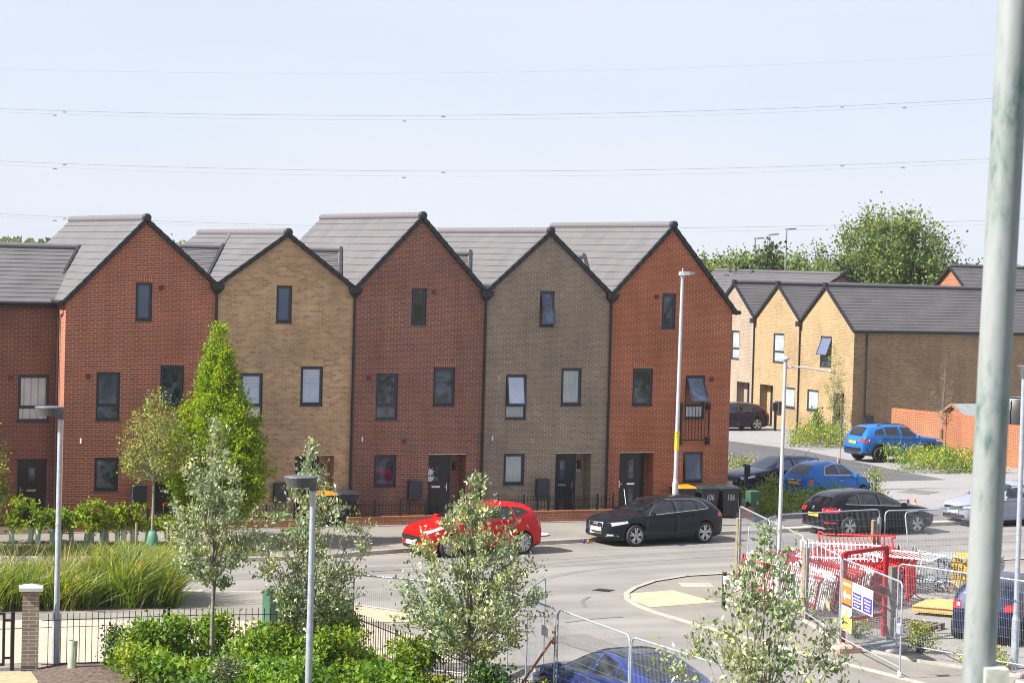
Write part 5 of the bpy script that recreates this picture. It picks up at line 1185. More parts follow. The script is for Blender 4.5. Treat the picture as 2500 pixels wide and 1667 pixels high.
# low garden walls and railings of the terrace
def railing(lbl, pts, z, h, posts, spacing=.1, name='railing', group='garden railings', bar=.012, finial=False):
    t = thing(name, lbl, 'railing', (pts[0][0],pts[0][1],z), group=group)
    L = [0]
    for a, b_ in zip(pts, pts[1:]): L.append(L[-1]+math.hypot(b_[0]-a[0], b_[1]-a[1]))
    def at(s):
        for i in range(len(pts)-1):
            if s <= L[i+1] or i == len(pts)-2: f = (s-L[i])/(L[i+1]-L[i]); return (pts[i][0]+(pts[i+1][0]-pts[i][0])*f, pts[i][1]+(pts[i+1][1]-pts[i][1])*f)
    mb = MB()
    n = int(L[-1]/spacing)
    for k in range(1, n):
        p = at(k*spacing); mb.bar((*p,z+.03),(*p,z+h),bar,bar)
    build('bars', mb, M['blackmetal'], t)
    mb = MB()
    for a, b_ in zip(pts, pts[1:]):
        for zz in (z+.09, z+h-.13): mb.bar((*a,zz),(*b_,zz),.03,.012)
    build('rails', mb, M['blackmetal'], t)
    for s in posts:
        p = at(min(s, L[-1])); mb = MB(); mb.bar((*p,z-.3),(*p,z+h+.04),.05,.05); build('post', mb, M['blackmetal'], t)
    return t
def lowwall(lbl, x0, x1, z1):
    t = thing('low_wall', lbl, 'wall', ((x0+x1)/2,-.86,.2), group='low garden walls'); mb = MB(); mb.box(x0,x1,-.96,-.745,.15,z1-.105); build('wall_body', mb, M['garden'] if False else M['red'], t)
    mb = MB(); mb.box(x0-.0,x1+.0,-.963,-.742,z1-.105,z1); build('coping', mb, M['garden_s'], t)
    mb = MB(); mb.box(x0,x1,-1.06,-.963,.2,.315); build('kerb_edging', mb, M['kerb'], t)
lowwall('low red brick garden wall before the grey house, soldier brick top', 13.35, 17.75, .64)
lowwall('low red brick garden wall before the plum brick house, ending behind the red car', 8.55, 12.55, .57)
lowwall('low red brick garden wall before the red and buff houses at the left', -.2, 7.0, .52)
lowwall('short low red brick wall between the bins and the green cabinet', 22.3, 22.74, .62)
railing('black garden railing before the grey house, door number 108 behind it', [(13.4,-.85),(17.65,-.85)], .66, .46, [.2,1.08,1.94,2.8,3.66,4.22])
railing('black garden railing before the plum brick house', [(8.62,-.85),(12.4,-.85)], .59, .46, [.05,.85,1.7,2.55,3.4,3.78])
railing('black garden railing before the red house at the left, poppies behind it', [(-.1,-.85),(6.9,-.85)], .54, .42, [.05,1.2,2.45,3.6,4.8,6.1,6.98])
railing('short black railing beyond the bins at the right end house', [(22.5,-.5),(22.5,1.8)], .35, .75, [.02,2.28])
# gate pillar, gate and railings in the foreground
t = thing('gate_pillar', 'grey brown brick gate pillar with a white cap at the left edge', 'gate pillar', (-5.9,-22.0,.1), R(-13)); mb = MB(); mb.box(-.165,.165,-.165,.165,.14,1.6); build('shaft', mb, M['pillar'], t, local=True); mb = MB(); mb.box(-.168,.168,-.168,.168,0,.14); build('plinth', mb, M['eng'], t, local=True)
t.location.z = .1
mb = MB(); mb.box(-.235,.235,-.235,.235,1.6,1.67); mb.add([(-.235,-.235,1.67),(.235,-.235,1.67),(.235,.235,1.67),(-.235,.235,1.67),(0,0,1.735)], [(0,1,4),(1,2,4),(2,3,4),(3,0,4)]); build('cap', mb, M['lampwhite'], t, local=True)
t = thing('garden_gate', 'black metal gate left of the brick pillar, cut by the picture edge', 'gate', (-6.15,-21.95,.1))
mb = MB(); d = Vector((-.974,.225,0)); o = Vector((-6.17,-21.94,0))
P_ = lambda s, z: tuple(o+d*s+Vector((0,0,z)))
mb.bar(P_(.07,.1),P_(.07,1.27),.07,.07); build('gate_post', mb, M['blackmetal'], t)
mb = MB(); mb.bar(P_(.24,.2),P_(.24,1.25),.05,.05); mb.bar(P_(1.3,.2),P_(1.3,1.25),.05,.05)
for z in (.22, 1.23): mb.bar(P_(.24,z),P_(1.3,z),.05,.05)
for k in range(1, 8): mb.bar(P_(.24+.13*k,.2),P_(.24+.13*k,1.22),.014,.014)
gf = build('gate_leaf', mb, M['blackmetal'], t)
mb = MB()
for z in (.35, 1.1): mb.bar(P_(.08,z),P_(.26,z),.02,.05)
build('hinges', mb, M['blackmetal'], t)
railing('black garden railing running from the brick pillar to the corner post', [(-5.68,-22.05),(-2.9,-22.03),(.45,-22.55)], .12, 1.1, [2.6,6.1], .127, group='foreground railings')
railing('black garden railing running away from the corner post towards the camera under the saplings', [(.5,-22.6),(.58,-26.5),(.6,-33)], .12, 1.1, [.02,4.0,7.0], .127, group='foreground railings')
# tree guards in the bed
def guardtube(lbl, x, y, z, h, r, m, tilt=0):
    mb = MB(); mb.tube([(x,y,z),(x+tilt,y,z+h)], [r,r*1.05], 14, caps=False); mb.tube([(x,y,z),(x+tilt,y,z+h)], [r*.92,r*.97], 14, caps=False); mb.bar((x+r*.3,y-r*1.05,z),(x+r*.3+tilt,y-r*1.05,z+h*.8),.02,.02)
    return tag(build('tree_guard', mb, m), lbl, 'tree guard', 'tree guard tubes in the bed')
guardtube('pale green tree guard tube in front of the left lamp post base', -5.2,-22.6,.14,.62,.085,M['guard'],.02)
guardtube('pale green tree guard tube among shrubs right of the left lamp post', -4.45,-22.55,.3,.48,.08,M['guard'])
# posts, meters, cones
def charger(lbl, x, y, z0, h, dx=-.1):
    t = thing('charging_post', lbl, 'charging post', (x,y,z0), group='charging posts'); mb = MB(); mb.box(x-.055,x+.055,y-.05,y+.05,z0,z0+h); build('post', mb, M['blackmetal'], t); mb = MB(); mb.bevbox(x-.12+dx,x+.1+dx*.3,y-.14,y-.04,z0+h-.42,z0+h+.01,.02); build('charger_box', mb, M['black'], t)
charger('black car charging post at the nose of the dark navy car', 26.35,5.9,.13,1.25,0)
charger('black car charging post before the door of the yellow terrace', 46.0,37.3,.13,1.45)
charger('black car charging post before the orange brick wall', 44.9,20.6,.13,1.35)
def cone(lbl, x, y):
    t = thing('traffic_cone', lbl, 'traffic cone', (x,y,.13), group='traffic cones'); mb = MB(); mb.box(x-.14,x+.14,y-.14,y+.14,.13,.155); mb.lathe([(.105,.02),(.036,.44),(.024,.47),(.001,.47)], 14, (x,y,.13)); build('cone_body', mb, M['conebody'], t); mb = MB(); mb.lathe([(.090,.13),(.058,.32)], 14, (x,y,.13)); build('reflective_sleeve', mb, M['inkwhite'], t)
cone('traffic cone in the paved court, right one of the pair above the black car bonnet', 30.27,.93); cone('traffic cone in the paved court, left one of the pair above the black car bonnet', 29.97,.9); cone('small traffic cone half hidden by weeds left of the pair', 28.95,-.1)
# street name sign
t = thing('street_name_sign', 'white street name plate on two black posts at the corner footway', 'street sign', (12.6,-17.6,.1)); d = Vector((-.03,-1,0)).normalized(); o = Vector((12.38,-17.5,0))
for s in (0, 1.05): p = o+d*s; mb = MB(); mb.bar((p.x,p.y,.09),(p.x,p.y,.93),.075,.075); mb.box(p.x-.045,p.x+.045,p.y-.045,p.y+.045,.93,.95); build('post', mb, M['blackmetal'], t)
mb = MB(); p0 = o+d*.05+Vector((d.y,-d.x,0))*.05; p1 = o+d*1.0+Vector((d.y,-d.x,0))*.05; mb.bar((p0.x,p0.y,.76),(p1.x,p1.y,.76),.02,.2); pl = build('name_plate', mb, M['signwhite'], t)
nn = Vector((d.y,-d.x,0)); cpt = (p0+p1)/2+nn*.014+Vector((0,0,.76)); text('street_name', 'WILKES CLOSE', .145, M['inkblack'], pl, frame_mat(cpt-offset_of(pl), d, (0,0,1))).scale = (.8,1,1)
# garden wall across the court, shed and hoop behind it
t = thing('garden_wall', 'long orange brick garden wall in full sun beside the blue four by four', 'wall', (45,20,.13))
A = Vector((45.2,18.35,0)); Bq = Vector((44.35,23.9,0)); dn = (Bq-A).normalized(); nr = Vector((dn.y,-dn.x,0))
def wbar(p, q, z0, z1, w): mb = MB(); mb.bar((p.x,p.y,(z0+z1)/2),(q.x,q.y,(z0+z1)/2),w,z1-z0); return mb
build('wall_body', wbar(A,Bq,.1,2.1,.215), M['garden'], t); build('coping', wbar(A,Bq,2.1,2.205,.222), M['garden_s'], t)
C2 = A-dn*9; build('wall_body', wbar(C2,A,.1,1.88,.213), M['garden'], t); build('coping', wbar(C2,A,1.88,1.985,.22), M['garden_s'], t)
t = thing('garden_shed', 'garden shed with an orange timber gable and grey roof behind the orange brick wall', 'shed', (49.5,24.6,.1)); mb = MB()
mb.box(48.2,52.5,23.3,25.9,.1,1.68); mb.add([(48.2,23.3,1.68),(48.2,25.9,1.68),(48.2,24.6,2.3)], [(0,1,2)]); build('shed_walls', mb, M['garden'] if False else simple('shed_timber', (.27,.12,.055), .7, var=.2), t)
mb = MB(); mb.add([(48.05,23.1,1.6),(52.7,23.1,1.6),(52.7,24.6,2.36),(48.05,24.6,2.36),(48.05,26.1,1.6),(52.7,26.1,1.6)], [(0,1,2,3),(3,2,5,4)]); build('shed_roof', mb, simple('shed_felt', (.20,.23,.245), .8), t)
mb = MB(); mb.bar((48.02,23.1,1.58),(48.02,24.6,2.34),.05,.12); mb.bar((48.02,26.1,1.58),(48.02,24.6,2.34),.05,.12); build('bargeboard', mb, MATS['shed_timber'], t)
t = thing('trampoline', 'grey hooped trampoline enclosure with dark net behind the stepped garden wall', 'trampoline', (47.6,18.6,.1)); mb = MB()
for k in range(4):
    a = PI*k/2+.5; bx, by = 47.6+1.5*math.cos(a), 18.6+1.5*math.sin(a); mb.tube([(bx,by,.1),(bx,by,2.2),(bx-.12*math.cos(a),by-.12*math.sin(a),2.7),(bx-.5*math.cos(a),by-.5*math.sin(a),2.98)], .03, 8)
mb.tube([(47.6+1.05*math.cos(2*PI*k/20),18.6+1.05*math.sin(2*PI*k/20),2.98) for k in range(21)], .025, 6); build('hoops', mb, M['steel'], t)
mb = MB(); mb.lathe([(1.35,.9),(1.3,2.3),(1.05,2.88)], 20, (47.6,18.6,.1)); build('net', mb, M['blackmetal'], t)

# ------------------------------------------------------------------ mesh fence panels, barriers, compound
def panel_mesh(L=3.45, H=1.98, fine=.045):
    fr = MB(); r = .0185; c = .14; z0 = .08
    pts = [(0,0,z0)]+[(0,0,H-c)]+[(c-c*math.cos(a),0,H-c+c*math.sin(a)) for a in [PI/2*k/5 for k in range(1,6)]]
    pts2 = [(L-p[0],0,p[2]) for p in pts[::-1]]
    fr.tube(pts+pts2, r, 8); fr.tube([(0,0,.22),(L,0,.22)], .015, 6)
    w = MB(); n = int(L/fine)
    for k in range(1, n): x = L*k/n; w.tube([(x,.006,.22),(x,.006,H-.02-(.12 if min(x,L-x) < .06 else 0))], .0015, 3, caps=False, sm=False)
    for k in range(9): z = .35+.2*k; w.tube([(0,-.004,z),(L,-.004,z)], .0015, 3, caps=False, sm=False)
    return fr, w
PROTO = {}
def heras(lbl, p0, az, L=3.45, z=.1, feet=(1,1), tilt=0., m='steel'):
    t = thing('mesh_fence_panel', lbl, 'fence panel', (p0[0],p0[1],z), R(az), group='galvanised mesh fence panels')
    if tilt: t.rotation_euler = (R(tilt), 0, R(az))
    if L not in PROTO:
        fr, w = panel_mesh(L); a = build('frame', fr, M[m], t, local=True); b_ = build('mesh_infill', w, M['steel'], t, local=True); PROTO[L] = (a.data, b_.data)
    else:
        for nm, d in zip(('frame','mesh_infill'), PROTO[L]): o = bpy.data.objects.new(nm, d); COL.objects.link(o); o.parent = t
    for k, f in enumerate(feet):
        if f: mb = MB(); mb.bevbox(L*k-.09,L*k+.09,-.3,.3,-.0,.10,.03); build('foot', mb, M['feet'], t, local=True)
    return t
M['feet'] = simple('fence_foot', (.27,.235,.22), .85, var=.2)
heras('mesh fence panel behind the third whitebeam, seen nearly flat on', (.22,-23.9), -49, 3.45, feet=(1,0))
heras('narrow loose mesh panel turned across the line behind the blue saloon', (2.76,-26.8), 55, 1.95, feet=(0,0))
heras('mesh fence panel with a white notice left of the rusty brace', (2.2,-25.75), -89.5, 3.45, feet=(1,1))
heras('mesh fence panel right of the rusty brace before the blue saloon', (2.24,-29.28), -92, 3.15, feet=(0,1))
heras('mesh fence panel before the rear glass of the blue saloon', (2.1,-32.55), -88, 3.45, feet=(0,1))
t = thing('fence_brace', 'rusty diagonal steel brace propping the mesh fence by the blue saloon', 'brace', (2.2,-29.2,.1)); mb = MB(); mb.tube([(2.2,-29.22,1.55),(1.25,-29.0,.12)], .024, 8); build('brace_tube', mb, simple('rusty_steel', (.30,.10,.05), .7, var=.35, scale=20), t)
mb = MB()
for z in (1.45, 1.65): mb.tube([(2.2,-29.22,z-.025),(2.2,-29.22,z+.025)], .04, 8)
build('clamps', mb, MATS['rusty_steel'], t)
mb = MB(); mb.box(2.172,2.178,-29.0,-28.72,1.52,1.72); tag(build('fence_notice', mb, M['signwhite']), 'small white notice tied to the mesh fence left of the rusty brace', 'notice')
# compound, far side (along the road) and near side
heras('mesh fence panel running off the wooden corner post at the left of the compound', (12.95,-17.64), 46, 2.95, feet=(1,0))
heras('mesh fence panel on the compound road side, before the black car seen from behind', (15.14,-15.35), 11.5, 3.65, feet=(0,1))
heras('mesh fence panel along the road side of the compound, next to the big pole', (18.68,-14.95), 0, 3.45, feet=(0,1))
heras('mesh fence panel leaning behind the barriers, its slanting post by the big pole', (19.25,-15.5), 24, 3.45, feet=(0,0), tilt=-9)
heras('mesh fence panel along the footway side of the compound, furthest, from the left corner post', (15.22,-13.2), -107, 3.45, feet=(1,0))
heras('mesh fence panel along the footway side of the compound, left of the square timber post', (14.2,-16.55), -107, 3.45, feet=(1,1))
heras('mesh fence panel between the square timber post and the gate hinge', (13.05,-20.25), -108.5, 3.45, feet=(0,0))
heras('mesh fence panel right of the open mesh gate', (12.6,-24.85), -72, 3.45, feet=(1,1))
g_ = heras('open mesh gate carrying the site notices, wheel at its free end', (11.85,-23.75), -104, 3.95, feet=(0,0)); g_['category'] = 'site gate'; g_.name = 'site_gate'
mb = MB(); mb.lathe([(.001,-.02),(.075,-.02),(.075,.02),(.001,.02)], 14, (3.92,0,.075), 'y'); build('gate_wheel', mb, M['white'], g_, local=True)
mb = MB(); mb.bevbox(3.78,3.98,-.05,.05,.92,1.12,.02); mb.tube([(3.7,-.05,.78),(3.7,-.05,1.2),(3.86,-.05,1.24)], .014, 6); build('latch', mb, M['steel'], g_, local=True)
def notice(lbl, x0, x1, z0, z1, m, cat='notice'):
    mb = MB(); p = g_.matrix_basis
    o = Matrix.Translation(g_.location) @ Matrix.Rotation(R(-104), 4, 'Z')
    y = -.028; vs = [o @ Vector(v) for v in [(x0,y,z0),(x1,y,z0),(x1,y,z1),(x0,y,z1),(x0,y+.006,z0),(x1,y+.006,z0),(x1,y+.006,z1),(x0,y+.006,z1)]]
    mb.add(vs, [(0,1,2,3),(7,6,5,4),(0,4,5,1),(1,5,6,2),(2,6,7,3),(3,7,4,0)]); s = tag(build('site_notice', mb, m), lbl, cat, 'site notices on the mesh gate')
    return s, o, y
def ntext(s, o, y, body, x, z, size, m, nm='lettering', sx=1.):
    mw = o @ frame_mat((x, y-.003, z), (1,0,0), (0,0,1)); t_ = text(nm, body, size, m, s, mw); t_.scale = (sx,1,1); return t_
def npatch(s, o, y, nm, pts, m): mb = MB(); mb.poly([o @ Vector((x, y-.002, z)) for x, z in pts]); return build(nm, mb, m, s)
# face the footway side (towards the camera)
s, o, y = notice('orange notice with a white arrow reading pedestrians', .10, .78, 1.02, 1.56, M['signorange'])
ntext(s, o, y, 'PEDESTRIANS', .44, 1.45, .095, M['inkwhite']); npatch(s, o, y, 'arrow', [(.16,1.21),(.34,1.33),(.34,1.25),(.72,1.25),(.72,1.17),(.34,1.17),(.34,1.09)], M['inkwhite'])
for k, (x0, lbl, hd, tx) in enumerate([(.82,'white and blue notice of apology next to the orange arrow notice','Countryside','We apologise for\nany inconvenience\ncaused while work\nis in progress'),(1.52,'white and blue notice for visitors, rightmost on the mesh gate','Countryside','All visitors and\ndelivery drivers\nmust report\nto site office')]):
    s, o, y = notice(lbl, x0, x0+.68, 1.0, 1.56, M['signwhite']); npatch(s, o, y, 'blue_field', [(x0+.04,1.03),(x0+.64,1.03),(x0+.64,1.36),(x0+.04,1.36)], M['signblue'])
    ntext(s, o, y, hd, x0+.34, 1.46, .085, M['inkgrey']); ntext(s, o, y-.002, tx, x0+.34, 1.195, .068, M['inkwhite'])
s, o, y = notice('white and yellow caution notice hung below the orange arrow', .12, .82, .42, .97, M['signwhite']); npatch(s, o, y, 'yellow_field', [(.15,.45),(.79,.45),(.79,.76),(.15,.76)], M['signyellow']); npatch(s, o, y, 'warning_triangle', [(.36,.79),(.58,.79),(.47,.94)], M['signyellow'])
ntext(s, o, y-.002, 'Caution', .47, .66, .13, M['inkgrey']); ntext(s, o, y-.002, 'Moving vehicles', .47, .53, .06, M['inkgrey'])
# red steel door frame standing behind the gate
t = thing('red_gate_frame', 'tall red steel gate frame standing behind the open mesh gate', 'gate frame', (12.9,-23,.1)); a = Vector((12.12,-23.4,0)); b2 = Vector((13.72,-22.63,0)); mb = MB()
for p in (a, b2): mb.bar((p.x,p.y,.1),(p.x,p.y,2.15),.095,.095)
mb.bar((a.x,a.y,2.14),(b2.x,b2.y,2.14),.085,.085); mb.bar((a.x,a.y,.62),(b2.x,b2.y,.62),.05,.08); build('frame', mb, M['redmetal'], t)
mb = MB(); dd_ = b2-a
p0 = a+dd_*.06; p1 = a+dd_*.94; mb.bar((p0.x,p0.y,1.15),(p1.x,p1.y,1.15),.03,.30); build('lock_panel', mb, M['redmetal'], t)
mb = MB()
for k in range(1, 26): p = a+dd_*k/26; mb.tube([(p.x,p.y,.15),(p.x,p.y,2.1)], .003, 3, caps=False)
build('mesh_infill', mb, M['blackmetal'], t); mb = MB(); p = a+dd_*.93; mb.box(p.x-.05,p.x+.05,p.y-.06,p.y+.06,1.1,1.22); build('lock', mb, M['blackmetal'], t)
def post(lbl, x, y, h, w, m, name='fence_post'): mb = MB(); mb.bevbox(x-w/2,x+w/2,y-w/2,y+w/2,.09,h,.012); return tag(build(name, mb, m), lbl, 'post', 'compound posts')
post('square timber post at the left corner of the compound, behind the fourth whitebeam', 15.28,-13.05,1.75,.12,M['timber']); post('square timber post in the near fence line before the white barriers', 13.15,-20.05,1.85,.13,M['timber']); post('grey timber post beside the red gate frame', 13.47,-23.3,1.8,.15,simple('grey_timber', (.17,.155,.135), .8, var=.25))
post('timber post standing among the road side fence panels', 18.3,-15.0,1.85,.11,M['timber'])
mb = MB(); mb.tube([(18.5,-14.95,.1),(18.5,-14.95,1.9)], .055, 12); tag(build('steel_post', mb, M['steeld']), 'round steel post next to the timber post among the road side panels', 'post', 'compound posts')
# pedestrian barriers
def barrier_mesh(L=2.15, H=1.06):
    fr = MB(); r = .023; c = .12; z0 = .16
    ring = []
    for cx, cz, a0 in ((c,z0+c,PI),(c,H-c,PI/2),(L-c,H-c,0),(L-c,z0+c,-PI/2)):
        for k in range(5): a = a0-PI/2*k/4; ring.append((cx+c*math.cos(a),0,cz+c*math.sin(a)))
    ring.append(ring[0]); fr.tube(ring, r, 7, caps=False)
    bars = MB()
    for k in range(1, 20): x = L*k/20; bars.tube([(x,0,z0),(x,0,H)], .011, 5, caps=False)
    fts = []
    for x in (.35, L-.35): ft = MB(); fts.append(ft); ft.tube([(x,-.28,.012),(x,-.1,.10),(x,0,z0+.02),(x,.1,.10),(x,.28,.012)], .014, 6)
    return fr, bars, fts
BP = {}
def barrier(lbl, m, x, y, az, tilt, z=.1):
    t = thing('crowd_barrier', lbl, 'barrier', (x,y,z), R(az), group='steel pedestrian barriers stacked in the compound'); t.rotation_euler = (R(tilt), 0, R(az))
    if m not in BP:
        fr, bs, ft = barrier_mesh(); BP[m] = [(nm, build(nm, b_, M[m], t, local=True).data) for nm, b_ in [('frame', fr), ('bars', bs)]+[('foot', f) for f in ft]]
    else:
        for nm, d in BP[m]: o = bpy.data.objects.new(nm, d); COL.objects.link(o); o.parent = t
L1 = {'redmetal': 'red steel pedestrian barrier packed among others in the compound stack', 'whitemetal': 'white steel pedestrian barrier packed among others in the compound stack', 'steeld': 'grey steel pedestrian barrier leaning at the right end of the compound stack'}
q = random.Random(11)
RW = 'RWWRRRRRRRWRRRRRRRRWWWWWRRRRRRRR'
for k in range(32):
    x = 13.75+.155*k; y = -15.75+.30*(x-13.2)*(1 if x < 16.5 else .45)+(0 if x < 16.5 else .5); m = 'redmetal' if RW[k] == 'R' else 'whitemetal'
    barrier(L1[m], m, x+q.uniform(-.02,.02), y+q.uniform(-.12,.12), -92+q.uniform(-3,3), q.uniform(-13,-8), .1+.03*(k % 3))
RW = 'WRWWWWRRRRRRWWRRRRRRRR'
for k in range(22):
    x = 13.55+.16*k; y = -17.75+.42*(x-13.5); m = 'redmetal' if RW[k] == 'R' else 'whitemetal'
    barrier(L1[m], m, x+q.uniform(-.02,.02), y+q.uniform(-.12,.12), -92+q.uniform(-3,3), q.uniform(-12,-7), .1+.02*(k % 3))
for k in range(2): barrier(L1['steeld'], 'steeld', 18.95+.35*k, -14.9-.15*k, -80, -8)
for k, (x, y, az) in enumerate([(14.6,-17.2,-30),(16.2,-15.6,-25),(17.0,-16.2,-60)]): barrier(['white steel barrier thrown slantwise on top of the stack, left one','red steel barrier thrown slantwise on top of the stack at the back','white steel barrier lying flat over the back of the stack'][k], ['whitemetal','redmetal','whitemetal'][k], x, y, az, [-64,-64,-84][k], 1.08)
barrier('red steel barrier standing apart upright on splayed feet at the right front of the stack', 'redmetal', 16.6, -19.2, 50, -2, .1)
# scaffold board stack, pallet, boards, rubber block
t = thing('panel_stack', 'stack of grey and yellow ribbed panels beside the barriers, half behind the big pole', 'panel stack', (19.9,-16.7,.1)); mb = MB(); my = MB()
for k in range(17):
    z = .22+.05*k; j = q.uniform(-.03,.03); a = Vector((19.45+j,-16.35,z)); dv = Vector((.98,-.95,0)); 
    mb.obox(a+dv*.55+Vector((.32,.33,0)), dv*.62, Vector((.33,.34,0)), (0,0,.019))
    s0 = a+dv*.30; my.obox(s0+dv*.17+Vector((.31,.32,.0)), dv*.2, Vector((.335,.345,0)), (0,0,.0215))
build('grey_panels', mb, M['steel'], t); build('yellow_edges', my, simple('yellow_panel_edge', (.62,.36,.015), .5, var=.2), t)
mb = MB(); mb.bar((19.4,-16.3,.16),(21,-17.8,.16),.12,.11); mb.bar((20,-15.7,.16),(21.6,-17.2,.16),.12,.11); build('bearers', mb, M['timber'], t)
t = thing('board_stack', 'low stack of yellow chipboard sheets lying on the yard tarmac', 'board stack', (17.4,-19.8,.1)); mb = MB()
osb = simple('chipboard', (.50,.32,.11), .8, var=.35, scale=40)
for k in range(6): j = q.uniform(-.05,.05); mb.obox((17.45+j,-19.95+j*.6,.185+.026*k), (.62,.52,0), (.52,-.57,0), (0,0,.0115))
build('sheets', mb, osb, t); mb = MB(); mb.bar((16.6,-19.9,.135),(17.7,-18.95,.135),.08,.07); mb.bar((17.2,-20.7,.135),(18.3,-19.8,.135),.08,.07); build('bearers', mb, M['timber'], t)
def pallet(lbl, x, y, az):
    t = thing('pallet', lbl, 'pallet', (x,y,.1), R(az), group='pallets'); mb = MB()
    for k in range(6): mb.box(-.6,.6,-.5+.18*k,-.5+.18*k+.1,.12,.14)
    for k in range(3): mb.box(-.6+.55*k,-.6+.55*k+.1,-.5,.5,.02,.12); mb.box(-.6+.55*k,-.6+.55*k+.1,-.5,.5,0,.018)
    build('slats', mb, simple('old_pallet_wood', (.13,.095,.085), .85, var=.3) if 'old_pallet_wood' not in MATS else MATS['old_pallet_wood'], t, local=True)
pallet('dark wooden pallet on the yard behind the red gate frame', 14.55,-21.05,25); pallet('dark wooden pallet on the yard right of the red gate frame', 15.0,-21.95,30)
mb = MB(); mb.bevbox(11.3,11.95,-24.55,-24.2,.09,.24,.04); tag(build('fence_block', mb, simple('pink_block', (.50,.27,.24), .85, var=.2)), 'pinkish fence block under the hinge of the mesh gate', 'fence block')
mb = MB(); mb.bar((12.1,-24.1,.13),(13.4,-23.5,.13),.09,.05); mb.bar((12.2,-24.3,.12),(13.1,-24.2,.12),.07,.05); tag(build('loose_bars', mb, simple('blue_grey_bar', (.20,.25,.33), .6)), 'loose blue grey bars lying under the mesh gate', 'loose bars')
# the big pole close to the camera
px, py = -13.722, -64.896; t = thing('galvanised_pole', 'big weathered galvanised pole with green stains close to the camera at the right', 'pole', (px, py, 0))
m, nd, ln = newmat('stained_pole'); o_ = N(nd,'ShaderNodeOutputMaterial'); p_ = N(nd,'ShaderNodeBsdfPrincipled'); g__ = N(nd,'ShaderNodeNewGeometry')
mp = N(nd,'ShaderNodeMapping'); mp.inputs['Scale'].default_value = (45,45,17); ln.new(g__.outputs['Position'], mp.inputs[0]); n1 = N(nd,'ShaderNodeTexNoise'); n1.inputs['Scale'].default_value = 1; n1.inputs['Detail'].default_value = 8; n1.inputs['Roughness'].default_value = .65; ln.new(mp.outputs[0], n1.inputs['Vector'])
n2 = N(nd,'ShaderNodeTexNoise'); n2.inputs['Scale'].default_value = 2.2; n2.inputs['Detail'].default_value = 3; ln.new(g__.outputs['Position'], n2.inputs['Vector'])
ad = N(nd,'ShaderNodeMath', operation='ADD'); ln.new(n1.outputs[0], ad.inputs[0]); ln.new(n2.outputs[0], ad.inputs[1])
r_ = ramp(nd, [(.42,(.27,.285,.30)),(.53,(.235,.26,.27)),(.60,(.17,.215,.212)),(.67,(.06,.11,.10))]); ml = N(nd,'ShaderNodeMath', operation='MULTIPLY'); ml.inputs[1].default_value = .5; ln.new(ad.outputs[0], ml.inputs[0]); ln.new(ml.outputs[0], r_.inputs[0]); ln.new(r_.outputs[0], p_.inputs['Base Color']); p_.inputs['Roughness'].default_value = .6; p_.inputs['Metallic'].default_value = .1; ln.new(p_.outputs[0], o_.inputs[0])
POLEM = m
mb = MB(); mb.tube([(px-.32,py-.16,0),(px-.028,py-.014,7.63),(px,py,8.4),(px+.03,py+.015,9.1),(px+.1,py+.05,11)], .0345, 28); build('pole_tube', mb, POLEM, t)
fit = simple('clamp_casting', (.40,.41,.38), .55, var=.2, scale=25)
rt = Vector((.91,-.41,0)); dp = Vector((.41,.91,0)); c0 = Vector((px-.028,py-.014,7.665))
mb = MB(); mb.obox(c0+rt*.028-dp*.03+Vector((0,0,-.06)), rt*.024, dp*.03, (0,0,.062)); build('clamp_bracket', mb, fit, t)
mb = MB(); cc = c0+rt*.045-dp*.055+Vector((0,0,-.03)); mb.tube([cc+rt*.02-Vector((0,0,.0)), cc+rt*.075+Vector((0,0,-.012))], .012, 10); mb.tube([cc+rt*.07+Vector((0,0,-.012)), cc+rt*.10+Vector((0,0,-.016))], .026, 10); build('clamp_bolt', mb, fit, t)

mb = MB(); mb.tube([(18.05,-1.1,.25),(17.93,-.99,1.3)], .011, 8); tag(build('leaning_pole', mb, M['white']), 'thin white pole leaning on the low wall end beside the right end house door', 'pole')
for k, (x, y, m_) in enumerate([(15.02,-4.12,'signblue'),(15.16,-4.13,'signorange')]): mb = MB(); mb.lathe([(.001,0),(.035,0),(.03,.05),(.04,.1),(.02,.12),(.001,.12)], 8, (x,y,.0)); tag(build('litter', mb, M[m_]), ['crumpled blue litter in the gutter at the black hatchback nose','crumpled orange litter in the gutter at the black hatchback nose'][k], 'litter')
# ------------------------------------------------------------------ planting
LM = {}
LM['wb1'] = leafmat('whitebeam_pale', (.40,.44,.29), .25, .55); LM['wb2'] = leafmat('whitebeam_green', (.175,.24,.075), .3); LM['wb3'] = leafmat('whitebeam_grey', (.27,.32,.165), .3)
LM['horn1'] = leafmat('lime_leaf', (.27,.385,.016), .5); LM['horn2'] = leafmat('lime_leaf_deep', (.155,.265,.014), .5)
LM['sap1'] = leafmat('sapling_leaf', (.33,.37,.07), .4); LM['sap2'] = leafmat('sapling_bronze', (.21,.16,.055), .35); LM['sap3'] = leafmat('sapling_green', (.19,.26,.055), .4)
LM['br1'] = leafmat('bramble_leaf', (.10,.215,.022), .45); LM['br2'] = leafmat('bramble_light', (.19,.32,.045), .45); LM['br3'] = leafmat('bramble_dark', (.04,.085,.018), .3); LM['br4'] = leafmat('beech_leaf', (.23,.29,.025), .45)
LM['dk1'] = leafmat('dark_shrub', (.035,.06,.022), .25); LM['dk2'] = leafmat('olive_shrub', (.09,.10,.055), .25)
LM['gr1'] = leafmat('reed_blade', (.21,.29,.035), .4, var=.35); LM['gr2'] = leafmat('reed_straw', (.36,.29,.14), .3); LM['gr3'] = leafmat('reed_deep', (.10,.17,.025), .4)
